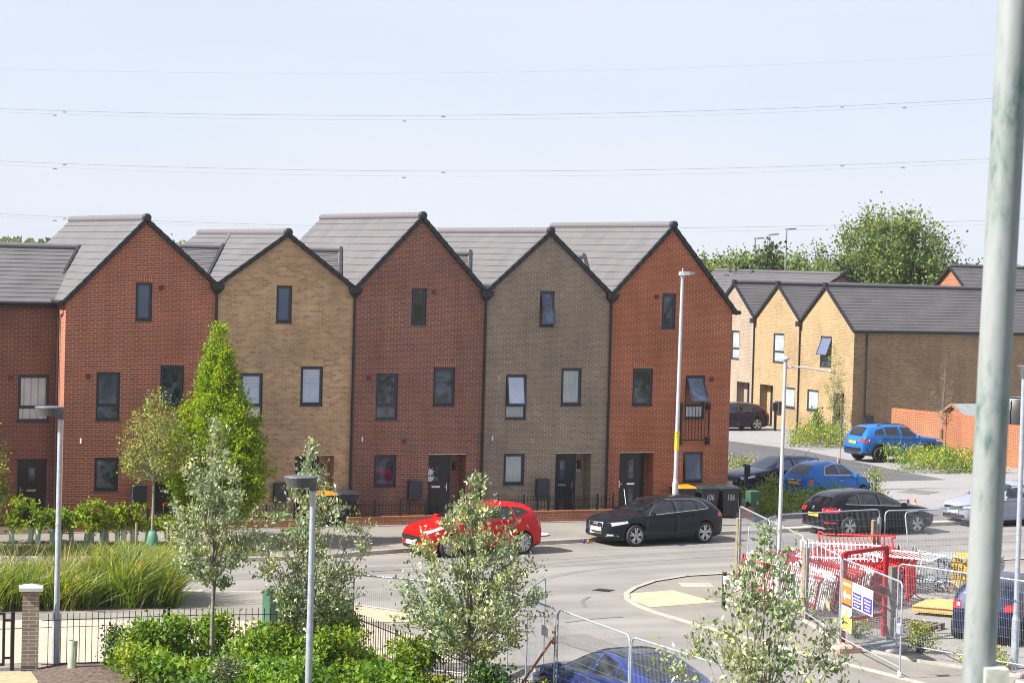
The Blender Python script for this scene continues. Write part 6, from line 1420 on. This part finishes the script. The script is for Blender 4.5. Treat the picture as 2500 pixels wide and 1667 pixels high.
LM['tr1'] = leafmat('tree_leaf', (.13,.19,.05), .4); LM['tr2'] = leafmat('tree_leaf_light', (.20,.27,.075), .4); LM['tr3'] = leafmat('tree_leaf_dark', (.07,.11,.04), .35)
LM['yel'] = leafmat('yellow_flower', (.78,.62,.01), .2, var=.1); LM['poppy'] = leafmat('poppy_flower', (.72,.05,.015), .2, var=.1); LM['wht'] = leafmat('white_flower', (.8,.78,.7), .2, var=.05)
WBM = [LM['wb1'], LM['wb2'], LM['wb3']]; WP = [.36, .30, .34]
def whitebeam(lbl, x, y, trunk, top, env, seed, nbr, sub=8, leaves=20, stems=1, r0=.05, ls=.088):
    return tree('whitebeam_tree', lbl, 'tree', (x,y,.12), trunk, top, env, nbr, sub, leaves, ls, WBM, M['barkgrey'], r0, seed, 'whitebeam saplings', probs=WP, up=.9, narrow=.5, fine=.055, start=.05, stems=stems, spread=.9)
whitebeam('whitebeam sapling left of the central street lamp, clear slim double trunk', -2.62,-23.5, 1.75, 5.15, [(1.85,.25),(2.3,.75),(2.9,1.02),(3.4,.95),(4.0,.72),(4.6,.5),(5.25,.14)], 5, 30, leaves=20, stems=2)
whitebeam('whitebeam sapling behind the central street lamp', -.80,-24.1, .75, 4.75, [(1.2,.3),(1.9,1.1),(2.6,1.32),(3.2,1.28),(3.8,.8),(4.3,.35),(4.85,.12)], 8, 36, leaves=22)
whitebeam('whitebeam sapling in front of the red car', .78,-28.6, .9, 4.45, [(1.2,.5),(1.9,1.3),(2.6,1.5),(3.2,1.3),(3.7,.85),(4.2,.4),(4.55,.18)], 14, 46, leaves=27)
whitebeam('whitebeam sapling in front of the site compound, nearest the camera', .75,-39.3, 1.0, 4.75, [(1.2,.8),(2.1,1.4),(2.8,1.55),(3.4,1.35),(3.9,.95),(4.4,.5),(4.95,.18)], 21, 40, leaves=16, stems=4, r0=.034, ls=.095)
tree('hornbeam_tree', 'dense lime green columnar tree before the red and buff houses', 'tree', (3.62,-3.5,.2), .7, 6.4, [(.95,.6),(1.6,1.35),(2.5,1.52),(3.4,1.40),(4.3,1.02),(4.8,.62),(5.6,.46),(6.5,.16)], 130, 12, 46, .085, [LM['horn1'], LM['horn2']], M['bark'], .07, 31, probs=[.62,.38], up=.5, fine=.085, start=.1, clump=.3)
sapm = [LM['sap1'], LM['sap2'], LM['sap3']]
tree('young_street_tree', 'loose round headed yellow green tree with a clear trunk, left of the lime green tree', 'tree', (1.56,-4.2,.2), 1.95, 4.55, [(2.05,.35),(2.5,.98),(3.0,1.08),(3.6,.95),(4.2,.62),(4.75,.2)], 40, 8, 15, .078, sapm, M['barkgrey'], .055, 37, probs=[.5,.22,.28], fine=.07, start=.02)
tree('young_street_tree', 'yellow green tree cut by the left edge of the picture', 'tree', (-3.35,-4.0,.2), 1.0, 3.9, [(1.1,.5),(1.8,.95),(2.5,1.0),(3.2,.8),(4.1,.25)], 40, 9, 24, .08, sapm, M['bark'], .05, 41, probs=[.4,.15,.45], fine=.07)
# young hedge of saplings in guards along the verge
q = random.Random(5); gp = [-2.6,-1.97,-1.49,-1.31,-.95,-.72,-.38,-.05,.11,.38,.56,.81,.97,1.28,1.63,2.22,2.6,3.0]
for k, x in enumerate(gp):
    y = -2.5-.25*(x+2)+q.uniform(-.15,.15); hh = q.uniform(.95,1.38) if x < 1.3 else q.uniform(.6,.85)
    t = thing('hedge_sapling', 'young beech hedge sapling in a green guard tube along the grass verge', 'hedge plant', (x,y,.18), group='hedge saplings in guard tubes')
    mb = MB(); tl = q.uniform(-.05,.07); mb.tube([(x,y,.18),(x+tl,y,.66)], [.068,.075], 10, caps=False); build('tree_guard', mb, M['guard'] if q.random() < .62 else M['guardd'], t)
    mb = MB(); mb.tube([(x,y,.18),(x+tl,y,.7),(x+tl*1.5,y,hh)], [.016,.012,.005], 5); build('stem', mb, M['bark'], t)
    g = np.random.default_rng(100+k); n = 420; c = g.integers(0, 9, n); cc = np.stack([g.normal(0,.19,9)+x+tl, g.normal(0,.15,9)+y, g.uniform(.70,hh+.1,9)], 1)
    P = cc[c]+g.normal(size=(n,3))*.075; leaf_object('foliage', P, .10, [LM['br4'], LM['br1'], LM['horn1']], t, 200+k, up=.3, probs=[.55,.25,.2], narrow=.65)
t = thing('planting_bag', 'green woven watering bag at the foot of the round headed tree', 'watering bag', (1.5,-4.5,.18)); mb = MB(); mb.lathe([(.17,0),(.2,.12),(.15,.4),(.1,.52),(.06,.54)], 12, (1.5,-4.42,.18)); build('bag', mb, simple('green_bag', (.06,.20,.13), .6, var=.25), t)
for k, xx in enumerate((1.05, 1.95)):
    mb = MB(); mb.tube([(xx,-4.4,.15),(xx,-4.4,.95)], .04, 8); tag(build('tree_stake', mb, M['timber']), ['round timber stake left of the round headed tree','round timber stake right of the round headed tree'][k], 'tree stake')
# grasses
g = np.random.default_rng(3)
def poly_pts(poly, n, z, g):
    poly = np.array(poly); lo, hi = poly.min(0), poly.max(0); out = []
    while len(out) < n:
        p = g.uniform(lo, hi); ins = False; j = len(poly)-1
        for i in range(len(poly)):
            if (poly[i][1] > p[1]) != (poly[j][1] > p[1]) and p[0] < (poly[j][0]-poly[i][0])*(p[1]-poly[i][1])/(poly[j][1]-poly[i][1])+poly[i][0]: ins = not ins
            j = i
        if ins: out.append((p[0], p[1], z))
    return np.array(out)
P = poly_pts([(-9,-11.9),(-2.4,-11.6),(-.75,-12.1),(-.8,-14.5),(-4.8,-14.2),(-9,-13.2)], 9000, .1, g)
# tussocks: clump centres
ct = poly_pts([(-9,-11.9),(-2.4,-11.6),(-.8,-12.1),(-.85,-14.45),(-4.8,-14.1),(-9,-13.1)], 240, .1, g); k = g.integers(0, 240, 15000); P = ct[k]+np.c_[g.normal(0,.13,(15000,2)), np.zeros(15000)]
P = P[(P[:,1] > -14.6)&(P[:,0] < -.6)]
P = P[g.random(len(P)) < .93]; P[:, 2] -= .25*(g.random(len(P))**2)
o = blades('tall_grass', P, .78, (.26,.0), .03, [LM['gr1'], LM['gr2'], LM['gr3']], None, 4, [.56,.08,.36], curve=.8); tag(o, 'bed of tall reedy grass leaning in the wind between the road and the path', 'grass', None, 'stuff')
c2 = poly_pts([(-2.2,-12.2),(-.8,-12.1),(-.85,-14.5),(-2.4,-14.4)], 34, .1, g); k = g.integers(0, 34, 1700); P = c2[k]+np.c_[g.normal(0,.07,(1700,2)), np.zeros(1700)]
o = blades('arching_reeds', P, 1.12, (.34,.02), .03, [LM['gr1'], LM['gr3'], LM['gr2']], None, 14, [.6,.25,.15], curve=.9); tag(o, 'taller bright reeds arching over at the right end of the grass bed', 'reeds', None, 'stuff')
c2 = poly_pts([(-9,-12),(-2.4,-11.7),(-1,-12.1),(-1,-14.3),(-4.8,-14),(-9,-13)], 60, .1, g); k = g.integers(0, 60, 1500); P = c2[k]+np.c_[g.normal(0,.06,(1500,2)), np.zeros(1500)]
o = blades('seed_heads', P, 1.08, (.22,.05), .022, [LM['gr2'], LM['gr3'], LM['gr1']], None, 15, [.5,.2,.3], curve=.5); tag(o, 'straw coloured seed stems standing above the grass bed', 'reeds', None, 'stuff')
P = poly_pts([(-9,-2.2),(4.2,-4.6),(4.0,-5.85),(1.8,-5.6),(-1.3,-4.7),(-9,-3.5)], 5200, .17, g)
o = blades('verge_grass', P, .2, (.05,0), .02, [LM['gr1'], LM['gr2'], LM['gr3']], None, 6, [.45,.35,.2]); tag(o, 'short rough grass on the verge below the young hedge', 'grass', None, 'stuff')
P = poly_pts([(-.1,-.7),(6.9,-.7),(6.9,-.1),(-.1,-.1)], 1800, .28, g)
o = blades('garden_weeds', P, .42, (.02,0), .018, [LM['gr1'], LM['gr2'], LM['wb3']], None, 8, [.5,.2,.3]); tag(o, 'tangled weeds behind the garden railing of the red house', 'weeds', None, 'stuff')
for k, (x, z) in enumerate([(.95,.82),(1.7,.93),(1.95,.85),(1.85,.7),(2.35,1.0),(2.9,1.02),(1.2,.75),(.7,.8)]):
    t = thing('poppy', 'red poppy in the garden before the red house', 'flower', (x,-.5,.29), group='poppies before the red house'); mb = MB(); mb.tube([(x,-.5,.29),(x+.02,-.52,z)], .006, 4); build('stem', mb, LM['gr1'], t)
    P = np.array([(x+.02,-.52,z)]*6); leaf_object('petals', P, .055, [LM['poppy']], t, 300+k, narrow=1.1, up=.3)
# the foreground bed: ground cover plus shrubs one can tell apart
bed = [(-4.2,-22.6),(.45,-22.9),(.5,-34),(-4.8,-34),(-4.3,-26)]
cl = poly_pts(bed, 760, .1, g); hgt = .34+.26*np.sin(cl[:,0]*1.9+.7)*np.cos(cl[:,1]*1.4)+.16*np.sin(cl[:,0]*4.1+cl[:,1]*3.3); cl[:,2] = .12+np.clip(hgt, .06, None)*g.uniform(.45, 1.25, 760)
n = 66000; k = g.integers(0, 760, n); P = cl[k]+g.normal(size=(n,3))*np.array([.15,.15,.09]); P[:,2] = np.clip(P[:,2], .1, None); keep = (P[:,1] < -22.75)&(P[:,0] < .55)
sp = np.floor((np.sin(cl[:,0]*2.3+1)+np.sin(cl[:,1]*1.7)+g.normal(0,.7,760)+3)/1.5).astype(int).clip(0, 3)
mi = np.where(g.random(n) < .72, sp[k], g.integers(0, 4, n)); P = P[keep]; mi = mi[keep]
o = leaf_object('ground_cover', P, .098, [LM['br3'], LM['br1'], LM['br2'], LM['br4']], None, 9, up=.55, narrow=.7, midx=mi, size_var=.5); tag(o, 'thick green bramble and shrub cover filling the foreground bed', 'ground cover', None, 'stuff')
BR = [LM['br1'], LM['br2'], LM['br4'], LM['br3']]
shrub('leafy_shrub', 'bright green leafy shrub in front of the left part of the railings', 'shrub', (-3.3,-23.2,.12), (.75,.4,1.05), 1500, .10, BR, 51, 'shrubs in the foreground bed', probs=[.4,.4,.1,.1])
shrub('leafy_shrub', 'pale green leafy shrub at the railings behind the double trunk', 'shrub', (-2.35,-22.75,.12), (.55,.3,.95), 1500, .09, BR, 61, 'shrubs in the foreground bed', probs=[.35,.45,.1,.1])
shrub('leafy_shrub', 'low mid green shrub at the railings before the dark green cabinet', 'shrub', (-1.3,-22.95,.12), (.6,.3,.8), 1500, .09, BR, 62, 'shrubs in the foreground bed', probs=[.5,.3,.1,.1])
shrub('leafy_shrub', 'bushy mid green shrub just right of the second guard tube', 'shrub', (-3.9,-23.4,.12), (.7,.5,1.0), 2000, .09, BR, 63, 'shrubs in the foreground bed', probs=[.35,.35,.2,.1])
shrub('leafy_shrub', 'spreading light green shrub in the middle of the bed', 'shrub', (-1.9,-24.6,.12), (.7,.5,0.95), 2000, .09, BR, 64, 'shrubs in the foreground bed', probs=[.35,.35,.2,.1])
shrub('leafy_shrub', 'yellowish leafy shrub in the bed right of the double trunk', 'shrub', (-0.6,-25.4,.12), (.7,.5,1.0), 2000, .09, [LM['br4'], LM['br2'], LM['br1'], LM['br3']], 65, 'shrubs in the foreground bed', probs=[.35,.35,.2,.1])
shrub('leafy_shrub', 'bramble thicket below the sapling behind the street lamp', 'shrub', (-0.3,-24.0,.12), (.7,.5,1.1), 2000, .09, BR, 66, 'shrubs in the foreground bed', probs=[.35,.35,.2,.1])
shrub('leafy_shrub', 'tall leafy young beech growing through the railings left of the dark green cabinet', 'shrub', (-.55,-22.35,.12), (.28,.22,1.45), 700, .085, [LM['br4'], LM['br1']], 52, 'shrubs in the foreground bed', probs=[.7,.3], sig=.08)
shrub('leafy_shrub', 'yellow green beech shrub at the corner post of the railings', 'shrub', (.1,-23.1,.12), (.65,.5,1.25), 2000, .085, [LM['br4'], LM['br1'], LM['br3']], 53, 'shrubs in the foreground bed', probs=[.6,.25,.15])
shrub('leafy_shrub', 'dark green shrub beside the pale guard tube right of the left lamp', 'shrub', (-4.3,-22.7,.12), (.35,.3,.85), 900, .07, [LM['dk1'], LM['br3'], LM['br1']], 54, 'shrubs in the foreground bed', probs=[.5,.3,.2], sig=.08)
shrub('leafy_shrub', 'rounded olive grey shrub at the bottom edge under the double trunk', 'shrub', (-3.45,-27.3,.12), (.5,.45,.95), 2600, .045, [LM['dk2'], LM['dk1'], LM['wb3']], 55, 'shrubs in the foreground bed', probs=[.5,.3,.2], sig=.1, clumps=40)
shrub('leafy_shrub', 'yellowish shrub at the bottom edge left of the olive one', 'shrub', (-4.35,-24.6,.12), (.55,.4,.75), 1300, .08, [LM['br4'], LM['br2']], 56, 'shrubs in the foreground bed', probs=[.6,.4])
shrub('leafy_shrub', 'yellow green shrub at the foot of the sapling before the red car', 'shrub', (.25,-27.4,.12), (.75,.7,1.15), 2600, .085, [LM['br4'], LM['br1'], LM['br3']], 57, 'shrubs in the foreground bed', probs=[.5,.3,.2])
shrub('leafy_shrub', 'dark leafy shrub at the bottom edge right of the sapling before the red car', 'shrub', (.45,-30.2,.12), (.5,.6,1.1), 1800, .085, [LM['br3'], LM['br1'], LM['dk1']], 58, 'shrubs in the foreground bed', probs=[.4,.4,.2])
shrub('leafy_shrub', 'bright green shrub at the foot of the central street lamp', 'shrub', (-2.3,-28.6,.12), (.9,.6,.95), 2400, .09, BR, 59, 'shrubs in the foreground bed', probs=[.4,.4,.1,.1])
shrub('leafy_shrub', 'reddish tipped bush in front of the blue saloon bonnet', 'shrub', (1.3,-30.6,.12), (.35,.5,.75), 700, .07, [LM['br4'], LM['sap2'], LM['br3']], 60, 'shrubs in the foreground bed', probs=[.35,.4,.25])
# beds of the paved court
def bedmass(name, lbl, cat, poly, n, h, mats, probs, z, seed, flower=0, ls=.08):
    g = np.random.default_rng(seed); c = poly_pts(poly, 90, z, g); c[:,2] += g.uniform(.05, h, 90); k = g.integers(0, 90, n); P = c[k]+g.normal(size=(n,3))*np.array([.22,.22,.14]); P[:,2] = np.clip(P[:,2], z, None)
    o = leaf_object(name, P, ls, mats, None, seed, up=.8, probs=probs, narrow=.4); tag(o, lbl, cat, None, 'stuff')
bedmass('wildflower_bed', 'bed of yellow flowering wild plants before the orange brick wall', 'flower bed', [(39.0,15.5),(39.2,14.1),(43.0,14.0),(44.6,17.2),(42,17.8),(39.6,17.2)], 9000, .85, [LM['gr1'], LM['br1'], LM['yel'], LM['wb3']], [.45,.28,.08,.19], .13, 71, ls=.10)
bedmass('wildflower_bed', 'weedy planting bed before the yellow terrace, left of the blue four by four', 'flower bed', [(40.9,26.3),(41.0,28),(44.0,32.0),(46.9,35.0),(46.6,32.0),(43.5,26.0)], 7500, .75, [LM['gr1'], LM['br1'], LM['gr2'], LM['yel']], [.46,.27,.26,.01], .13, 72, ls=.11)
bedmass('hedge_bed', 'green hedge and long weeds between the green cabinet and the black car', 'flower bed', [(23.4,.3),(23.3,2.5),(28.3,3.0),(28.0,.9),(26,.6)], 7500, .72, [LM['gr1'], LM['br1'], LM['gr2'], LM['horn1']], [.4,.25,.15,.2], .13, 73, ls=.09)
bedmass('weed_strip', 'weeds at the side wall of the right end house', 'weeds', [(29.6,15.2),(29.8,13.8),(32.0,14.0),(32.2,15.6)], 1500, .6, [LM['gr1'], LM['br1'], LM['gr2']], [.4,.2,.4], .13, 74, ls=.11)
shrub('tall_weed', 'lanky weed behind the black car bonnet beside the cones', 'weed', (31.0,4.6,.13), (.5,.4,1.05), 420, .09, [LM['wb3'], LM['gr1']], 75, probs=[.5,.5])
shrub('tall_weed', 'tall weed at the pole side of the hedge bed', 'weed', (24.9,1.6,.13), (.4,.4,1.25), 480, .08, [LM['wb3'], LM['gr1']], 76, probs=[.5,.5])
shrub('tall_weed', 'upright leafy weed in front of the yellow terrace wall', 'weed', (43.6,29.3,.13), (.25,.25,1.6), 380, .12, [LM['br1'], LM['gr1']], 77, probs=[.5,.5])
gy = [LM['gr1'], LM['br1'], LM['yel'], LM['gr2']]
shrub('yard_weeds', 'yellow flowering weeds at the yard edge right of the mesh gate', 'weeds', (13.2,-24.9,.1), (.35,.6,.62), 1500, .05, gy, 78, probs=[.45,.25,.1,.2], sig=.07)
shrub('yard_weeds', 'low yellow flowering weeds along the yard edge by the big pole', 'weeds', (13.6,-26.6,.1), (.35,1.1,.4), 1500, .05, gy, 79, probs=[.45,.2,.1,.25], sig=.07)
shrub('yard_weeds', 'weeds growing inside the red gate frame', 'weeds', (12.95,-22.7,.1), (.4,.6,.36), 900, .05, gy, 80, probs=[.5,.2,.08,.22], sig=.06)
shrub('yard_weeds', 'weeds under the white barriers left of the wooden post', 'weeds', (13.4,-19.2,.1), (.25,.9,.32), 800, .05, gy, 81, probs=[.5,.2,.05,.25], sig=.06)
# thin street saplings in the court
def wisp(lbl, x, y, top, w, n, seed, mats, probs, cane=True, z=.13, h0=1.9):
    t = tree('thin_sapling', lbl, 'tree', (x,y,z), h0, top, [(h0,w*.4),(h0+.4*(top-h0),w),(h0+.75*(top-h0),w*.8),(top+.1,w*.25)], 16, 5, n, .085, mats, M['barkgrey'], .028, seed, 'thin saplings in the court', probs=probs, fine=.06, start=.05, up=.8, narrow=.4)
    if cane:
        mb = MB(); mb.tube([(x-.08,y,z),(x-.08,y,z+1.2)], .04, 7); build('stake', mb, simple('pale_stake', (.45,.30,.12), .7) if 'pale_stake' not in MATS else MATS['pale_stake'], t)
    return t
wisp('thin sapling with a pale stake between the two parked blue cars', 31.9,8.5,5.0,.38,4,91,[LM['wb3'],LM['sap3']],[.5,.5])
wisp('slender leafy sapling before the door of the nearest yellow house', 46.3,32.2,4.75,.48,12,92,[LM['sap3'],LM['sap1'],LM['gr2']],[.45,.35,.2],h0=1.3)
wisp('almost bare thin tree before the orange brick wall', 44.6,20.3,4.9,.6,2,93,[LM['sap2']],[1.],cane=False,h0=1.6)
# ------------------------------------------------------------------ trees behind
TR = [LM['tr1'], LM['tr2'], LM['tr3']]
tree('plane_tree', 'large loose crowned tree with visible limbs behind the yellow terrace', 'tree', (66.4,58.4,0), 3.4, 15.4, [(4.0,3.8),(6.5,5.0),(8.4,5.2),(9.6,4.5),(10.8,3.6),(12.2,2.5),(13.6,1.2)], 90, 12, 54, .19, [LM['tr1'], LM['tr2'], LM['tr3']], M['barkgrey'], .28, 61, probs=[.45,.4,.15], fine=.30, start=.05, twigr=.022, up=.2, narrow=.7, clump=.6, leader=False)
def bgtree(lbl, x, y, top, w, seed, cone=False, mats=None, probs=None, n=66, ls=.25):
    env = [(1.0,w*.9),(top*.35,w),(top*.7,w*.62),(top,w*.05)] if cone else [(top*.12,w*.7),(top*.35,w),(top*.78,w*.98),(top*.93,w*.66),(top*1.02,w*.25)]
    return tree('conifer_tree' if cone else 'background_tree', lbl, 'tree', (x,y,0), top*.14, top*.97, env, 44, 8, n, ls, mats or TR, M['bark'], .22, seed, 'trees behind the houses', probs=probs or [.45,.33,.22], fine=.36, start=.1, twigr=.03, up=.2, narrow=.75, leader=cone)
DK = [LM['tr3'], LM['dk1'], LM['tr1']]

bgtree('round green tree just right of the red terrace end', 65.5,80.6,11.5,4.4,201)
bgtree('mid green tree behind the first floodlight mast', 81.9,106.1,11.2,4.8,202)
bgtree('broad green tree behind the floodlight masts', 77.2,91.8,12.0,4.6,203)
bgtree('dark conifer in front of the broad tree, left of the tallest mast', 59.3,61.4,9.9,2.2,204,True,DK,[.5,.3,.2],40)
bgtree('small dark conifer at the first floodlight mast', 58.7,63.6,8.9,1.3,205,True,DK,[.5,.3,.2],36)
bgtree('hazy rounded tree right of the floodlight masts', 96.4,116.1,12.2,5.0,206)
bgtree('lower tree in the gap left of the big plane tree', 84.5,97.5,10.9,5.0,207)
bgtree('dark conifer at the left foot of the big plane tree', 61.5,55.5,9.0,1.7,208,True,DK,[.5,.3,.2],40)
bgtree('dark tree right of the big plane tree', 84.0,72.0,11.2,3.6,209,False,DK,[.45,.3,.25])
bgtree('bushy tree behind the end of the red terrace roof', 58.5,75.5,9.8,3.6,210)
bgtree('green tree in the gap between the two left gables', 30.2,90.9,11.2,2.1,211)
bgtree('tree top just over the buff house ridge, left one', 40.8,113.6,11.2,1.6,212)
bgtree('tree top just over the buff house ridge, middle one', 39.0,98.5,11.1,1.6,213)
bgtree('green tree between the buff gable and the plum roof', 36.2,82.4,11.0,1.8,214)
bgtree('distant pale green tree at the left edge of the skyline', 46.9,231.5,11.0,3.6,215)
bgtree('distant tree right of the pale one on the left skyline', 56.2,249.2,9.9,3.4,216)
bgtree('low tree filling the skyline behind the masts', 70.5,84.5,9.8,4.2,217)
bgtree('low tree behind the right part of the yellow terrace ridge', 78.0,66.0,10.2,4.0,218)
# woods on the far hills: one mass
g = np.random.default_rng(55); n = 16000; X = g.uniform(-100, 900, n); Y = 800-.35*X+g.normal(0, 25, n); Z = 5+3*np.sin(X*.011)+2*np.sin(X*.047)+g.uniform(-7, 1, n)
o = leaf_object('far_wood', np.c_[X,Y,Z], 2.6, [LM['tr1'], LM['tr3']], None, 56, up=.2, narrow=.8); tag(o, 'blue hazy line of woods on the far hill at the left skyline', 'wood', None, 'stuff')
hb = MB(); vs = []; k = 60
for i in range(k+1): x = -700+3200*i/k; vs += [(x, 760-.35*x, -1), (x, 860-.35*x, 3+2*math.sin(x*.011)+1*math.sin(x*.047)), (x, 1400-.35*x, 6)]
hb.add(vs, [(3*i+j, 3*i+3+j, 3*i+4+j, 3*i+1+j) for i in range(k) for j in range(2)], 0, True); build('hills', hb, M['far'], kind='structure')
# floodlight masts
def mast(lbl, x, y, h):
    t = thing('floodlight_mast', lbl, 'lamp mast', (x,y,0), group='floodlight masts'); mb = MB(); mb.tube([(x,y,0),(x,y,h)], [.10,.055], 10); build('mast_pole', mb, M['steeld'], t)
    mb = MB(); mb.bar((x-.08,y+.05,h),(x+.2,y-.1,h),.07,.06); mb.obox((x+.36,y-.17,h+.02), (.22,-.1,.02), (.07,.15,0), (0,0,.045)); build('floodlight', mb, M['lampgrey'], t)
mast('shortest floodlight mast, leftmost of the three behind the yellow terrace', 68.6,79.2,10.55); mast('middle floodlight mast of the three behind the yellow terrace', 69.54,78.78,10.85); mast('tallest floodlight mast, rightmost of the three behind the yellow terrace', 65.5,69.65,11.1)
# overhead power lines
M['cable'] = simple('aluminium_cable', (.30,.31,.36), .6, var=.05)
def cable(lbl, A, Bm, Cc, r, dots):
    A, Bm, Cc = map(Vector, (A, Bm, Cc)); t = thing('power_line', lbl, 'power line', A, group='overhead power lines'); mb = MB(); pts = []
    # parabola through the three points, carried on past the frame
    s0, s1 = (Bm-A).length, (Cc-A).length; f = s0/s1; ch = lambda u: A+(Cc-A)*u
    dz = (Bm.z-ch(f).z)/(f*(f-1))
    for i in range(-8, 49): u = i/40; p = ch(u); pts.append(p+Vector((0,0,dz*u*(u-1))))
    mb.tube(pts, r, 5, caps=False); build('conductor', mb, M['cable'], t)
    for u in dots: p = ch(u)+Vector((0,0,dz*u*(u-1))); mb = MB(); mb.tube([p+Vector((-.16,.07,-.12)), p+Vector((.16,-.07,-.12))], .035, 6); mb.tube([p, p+Vector((0,0,-.12))], .02, 5); build('damper', mb, M['lampgrey'], t)
cable('topmost and faintest power line high in the sky', (25.88,131.75,23.41),(59.11,116.86,24.01),(101.94,97.72,26.86),.008,[])
cable('second power line from the top with small dampers', (25.92,131.61,20.06),(59.71,116.46,20.5),(101.98,97.57,23.15),.021,[.065,.445,.845])
cable('faint twin just under the second power line', (25.92,133.6,19.9),(57.9,119.5,20.15),(102.9,99.2,23.0),.010,[.06,.41,.91])
cable('third power line from the top with small dampers', (25.96,131.43,15.7),(59.76,116.26,15.84),(102.04,97.36,18.13),.019,[.065,.445,.845])
cable('faint twin just under the third power line', (25.97,133.4,15.45),(57.8,119.4,15.4),(102.9,99.1,17.9),.009,[.06,.41,.91])
cable('lowest power line passing just over the roof ridges', (26.01,131.25,11.29),(60,116.3,11.1),(102.09,97.15,13.0),.019,[.065,.845])
cable('faint twin of the lowest power line over the roof ridges', (26.01,133.2,11.1),(60,118.2,10.85),(102.9,99.1,12.65),.009,[.06])

# ------------------------------------------------------------------ light, sky, camera
w = bpy.data.worlds.new('World'); sc.world = w; w.use_nodes = True; nd, ln = w.node_tree.nodes, w.node_tree.links
SUN_EL, SUN_AZ = R(43), 180-1.0     # the sun stands to the left, a hair behind the terrace front
sky = nd.new('ShaderNodeTexSky'); sky.sky_type = 'NISHITA'; sky.sun_disc = False; sky.sun_elevation = SUN_EL
sky.sun_rotation = R(90-SUN_AZ); sky.air_density = .8; sky.dust_density = .3; sky.ozone_density = 2.0; sky.altitude = 50
bg = nd['Background']; bg.inputs[1].default_value = SKY_STR
# a thin bright veil of high haze evens out the blue
tc = nd.new('ShaderNodeTexCoord'); mpw = nd.new('ShaderNodeMapping'); mpw.inputs['Scale'].default_value = (1.6,1.6,7); ln.new(tc.outputs['Generated'], mpw.inputs[0]); nw = nd.new('ShaderNodeTexNoise'); nw.inputs['Scale'].default_value = 2.2; nw.inputs['Detail'].default_value = 6; ln.new(mpw.outputs[0], nw.inputs['Vector'])
rw = ramp(nd, [(.35,(.95,.965,.985)),(.65,(1.035,1.025,1.01))]); ln.new(nw.outputs[0], rw.inputs[0])
veil = mixrgb(nd, ln, VEIL, sky.outputs[0], VCOL); ln.new(mixrgb(nd, ln, 1., veil, rw.outputs[0], 'MULTIPLY'), bg.inputs[0])
sl = bpy.data.lights.new('sun', 'SUN'); sl.energy = SUN_STR; sl.angle = R(.53); sl.color = (1., .94, .85)
so = bpy.data.objects.new('sun', sl); COL.objects.link(so)
sd = Vector((math.cos(R(SUN_AZ))*math.cos(SUN_EL), math.sin(R(SUN_AZ))*math.cos(SUN_EL), math.sin(SUN_EL)))
so.rotation_euler = sd.to_track_quat('Z', 'Y').to_euler()
cam = bpy.data.cameras.new('camera'); co = bpy.data.objects.new('camera', cam); COL.objects.link(co); sc.camera = co
yaw, pit, rol = -.42206888743203835, -.03357941510726112, .026615386000448663
d = Vector((-math.sin(yaw)*math.cos(pit), math.cos(yaw)*math.cos(pit), math.sin(pit))); r = Vector((math.cos(yaw), math.sin(yaw), 0)); u = r.cross(d)
r2 = r*math.cos(rol)+u*math.sin(rol); u2 = -r*math.sin(rol)+u*math.cos(rol)
m = Matrix((r2, u2, -d)).transposed().to_4x4(); m.translation = Vector((-16.693820815412046,-69.04137033467515,8.482088848398161)); co.matrix_world = m
cam.sensor_width = 36; cam.lens = 5838*36/2500; cam.clip_start = .1; cam.clip_end = 5000
cam.dof.use_dof = True; cam.dof.focus_distance = 68; cam.dof.aperture_fstop = 20
sc.view_settings.view_transform = 'Standard'; sc.view_settings.look = 'None'; sc.view_settings.exposure = EXPO; sc.view_settings.gamma = 1
HAZE = .0002
if HAZE:
    hz = MB(); hz.box(-120,320,-75,330,-1.2,34); hm, nd, ln = newmat('pale_air'); ho = N(nd, 'ShaderNodeOutputMaterial'); hv = N(nd, 'ShaderNodeVolumePrincipled'); hv.inputs['Color'].default_value = (.93,.96,1,1); hv.inputs['Density'].default_value = HAZE; hv.inputs['Anisotropy'].default_value = .3; ln.new(hv.outputs[0], ho.inputs['Volume']); build('haze', hz, hm, kind='stuff')
sc.cycles.pixel_filter_type = 'BLACKMAN_HARRIS'; sc.cycles.filter_width = 1.05; sc.cycles.max_bounces = 6; sc.cycles.transparent_max_bounces = 8; sc.cycles.caustics_reflective = False; sc.cycles.caustics_refractive = False
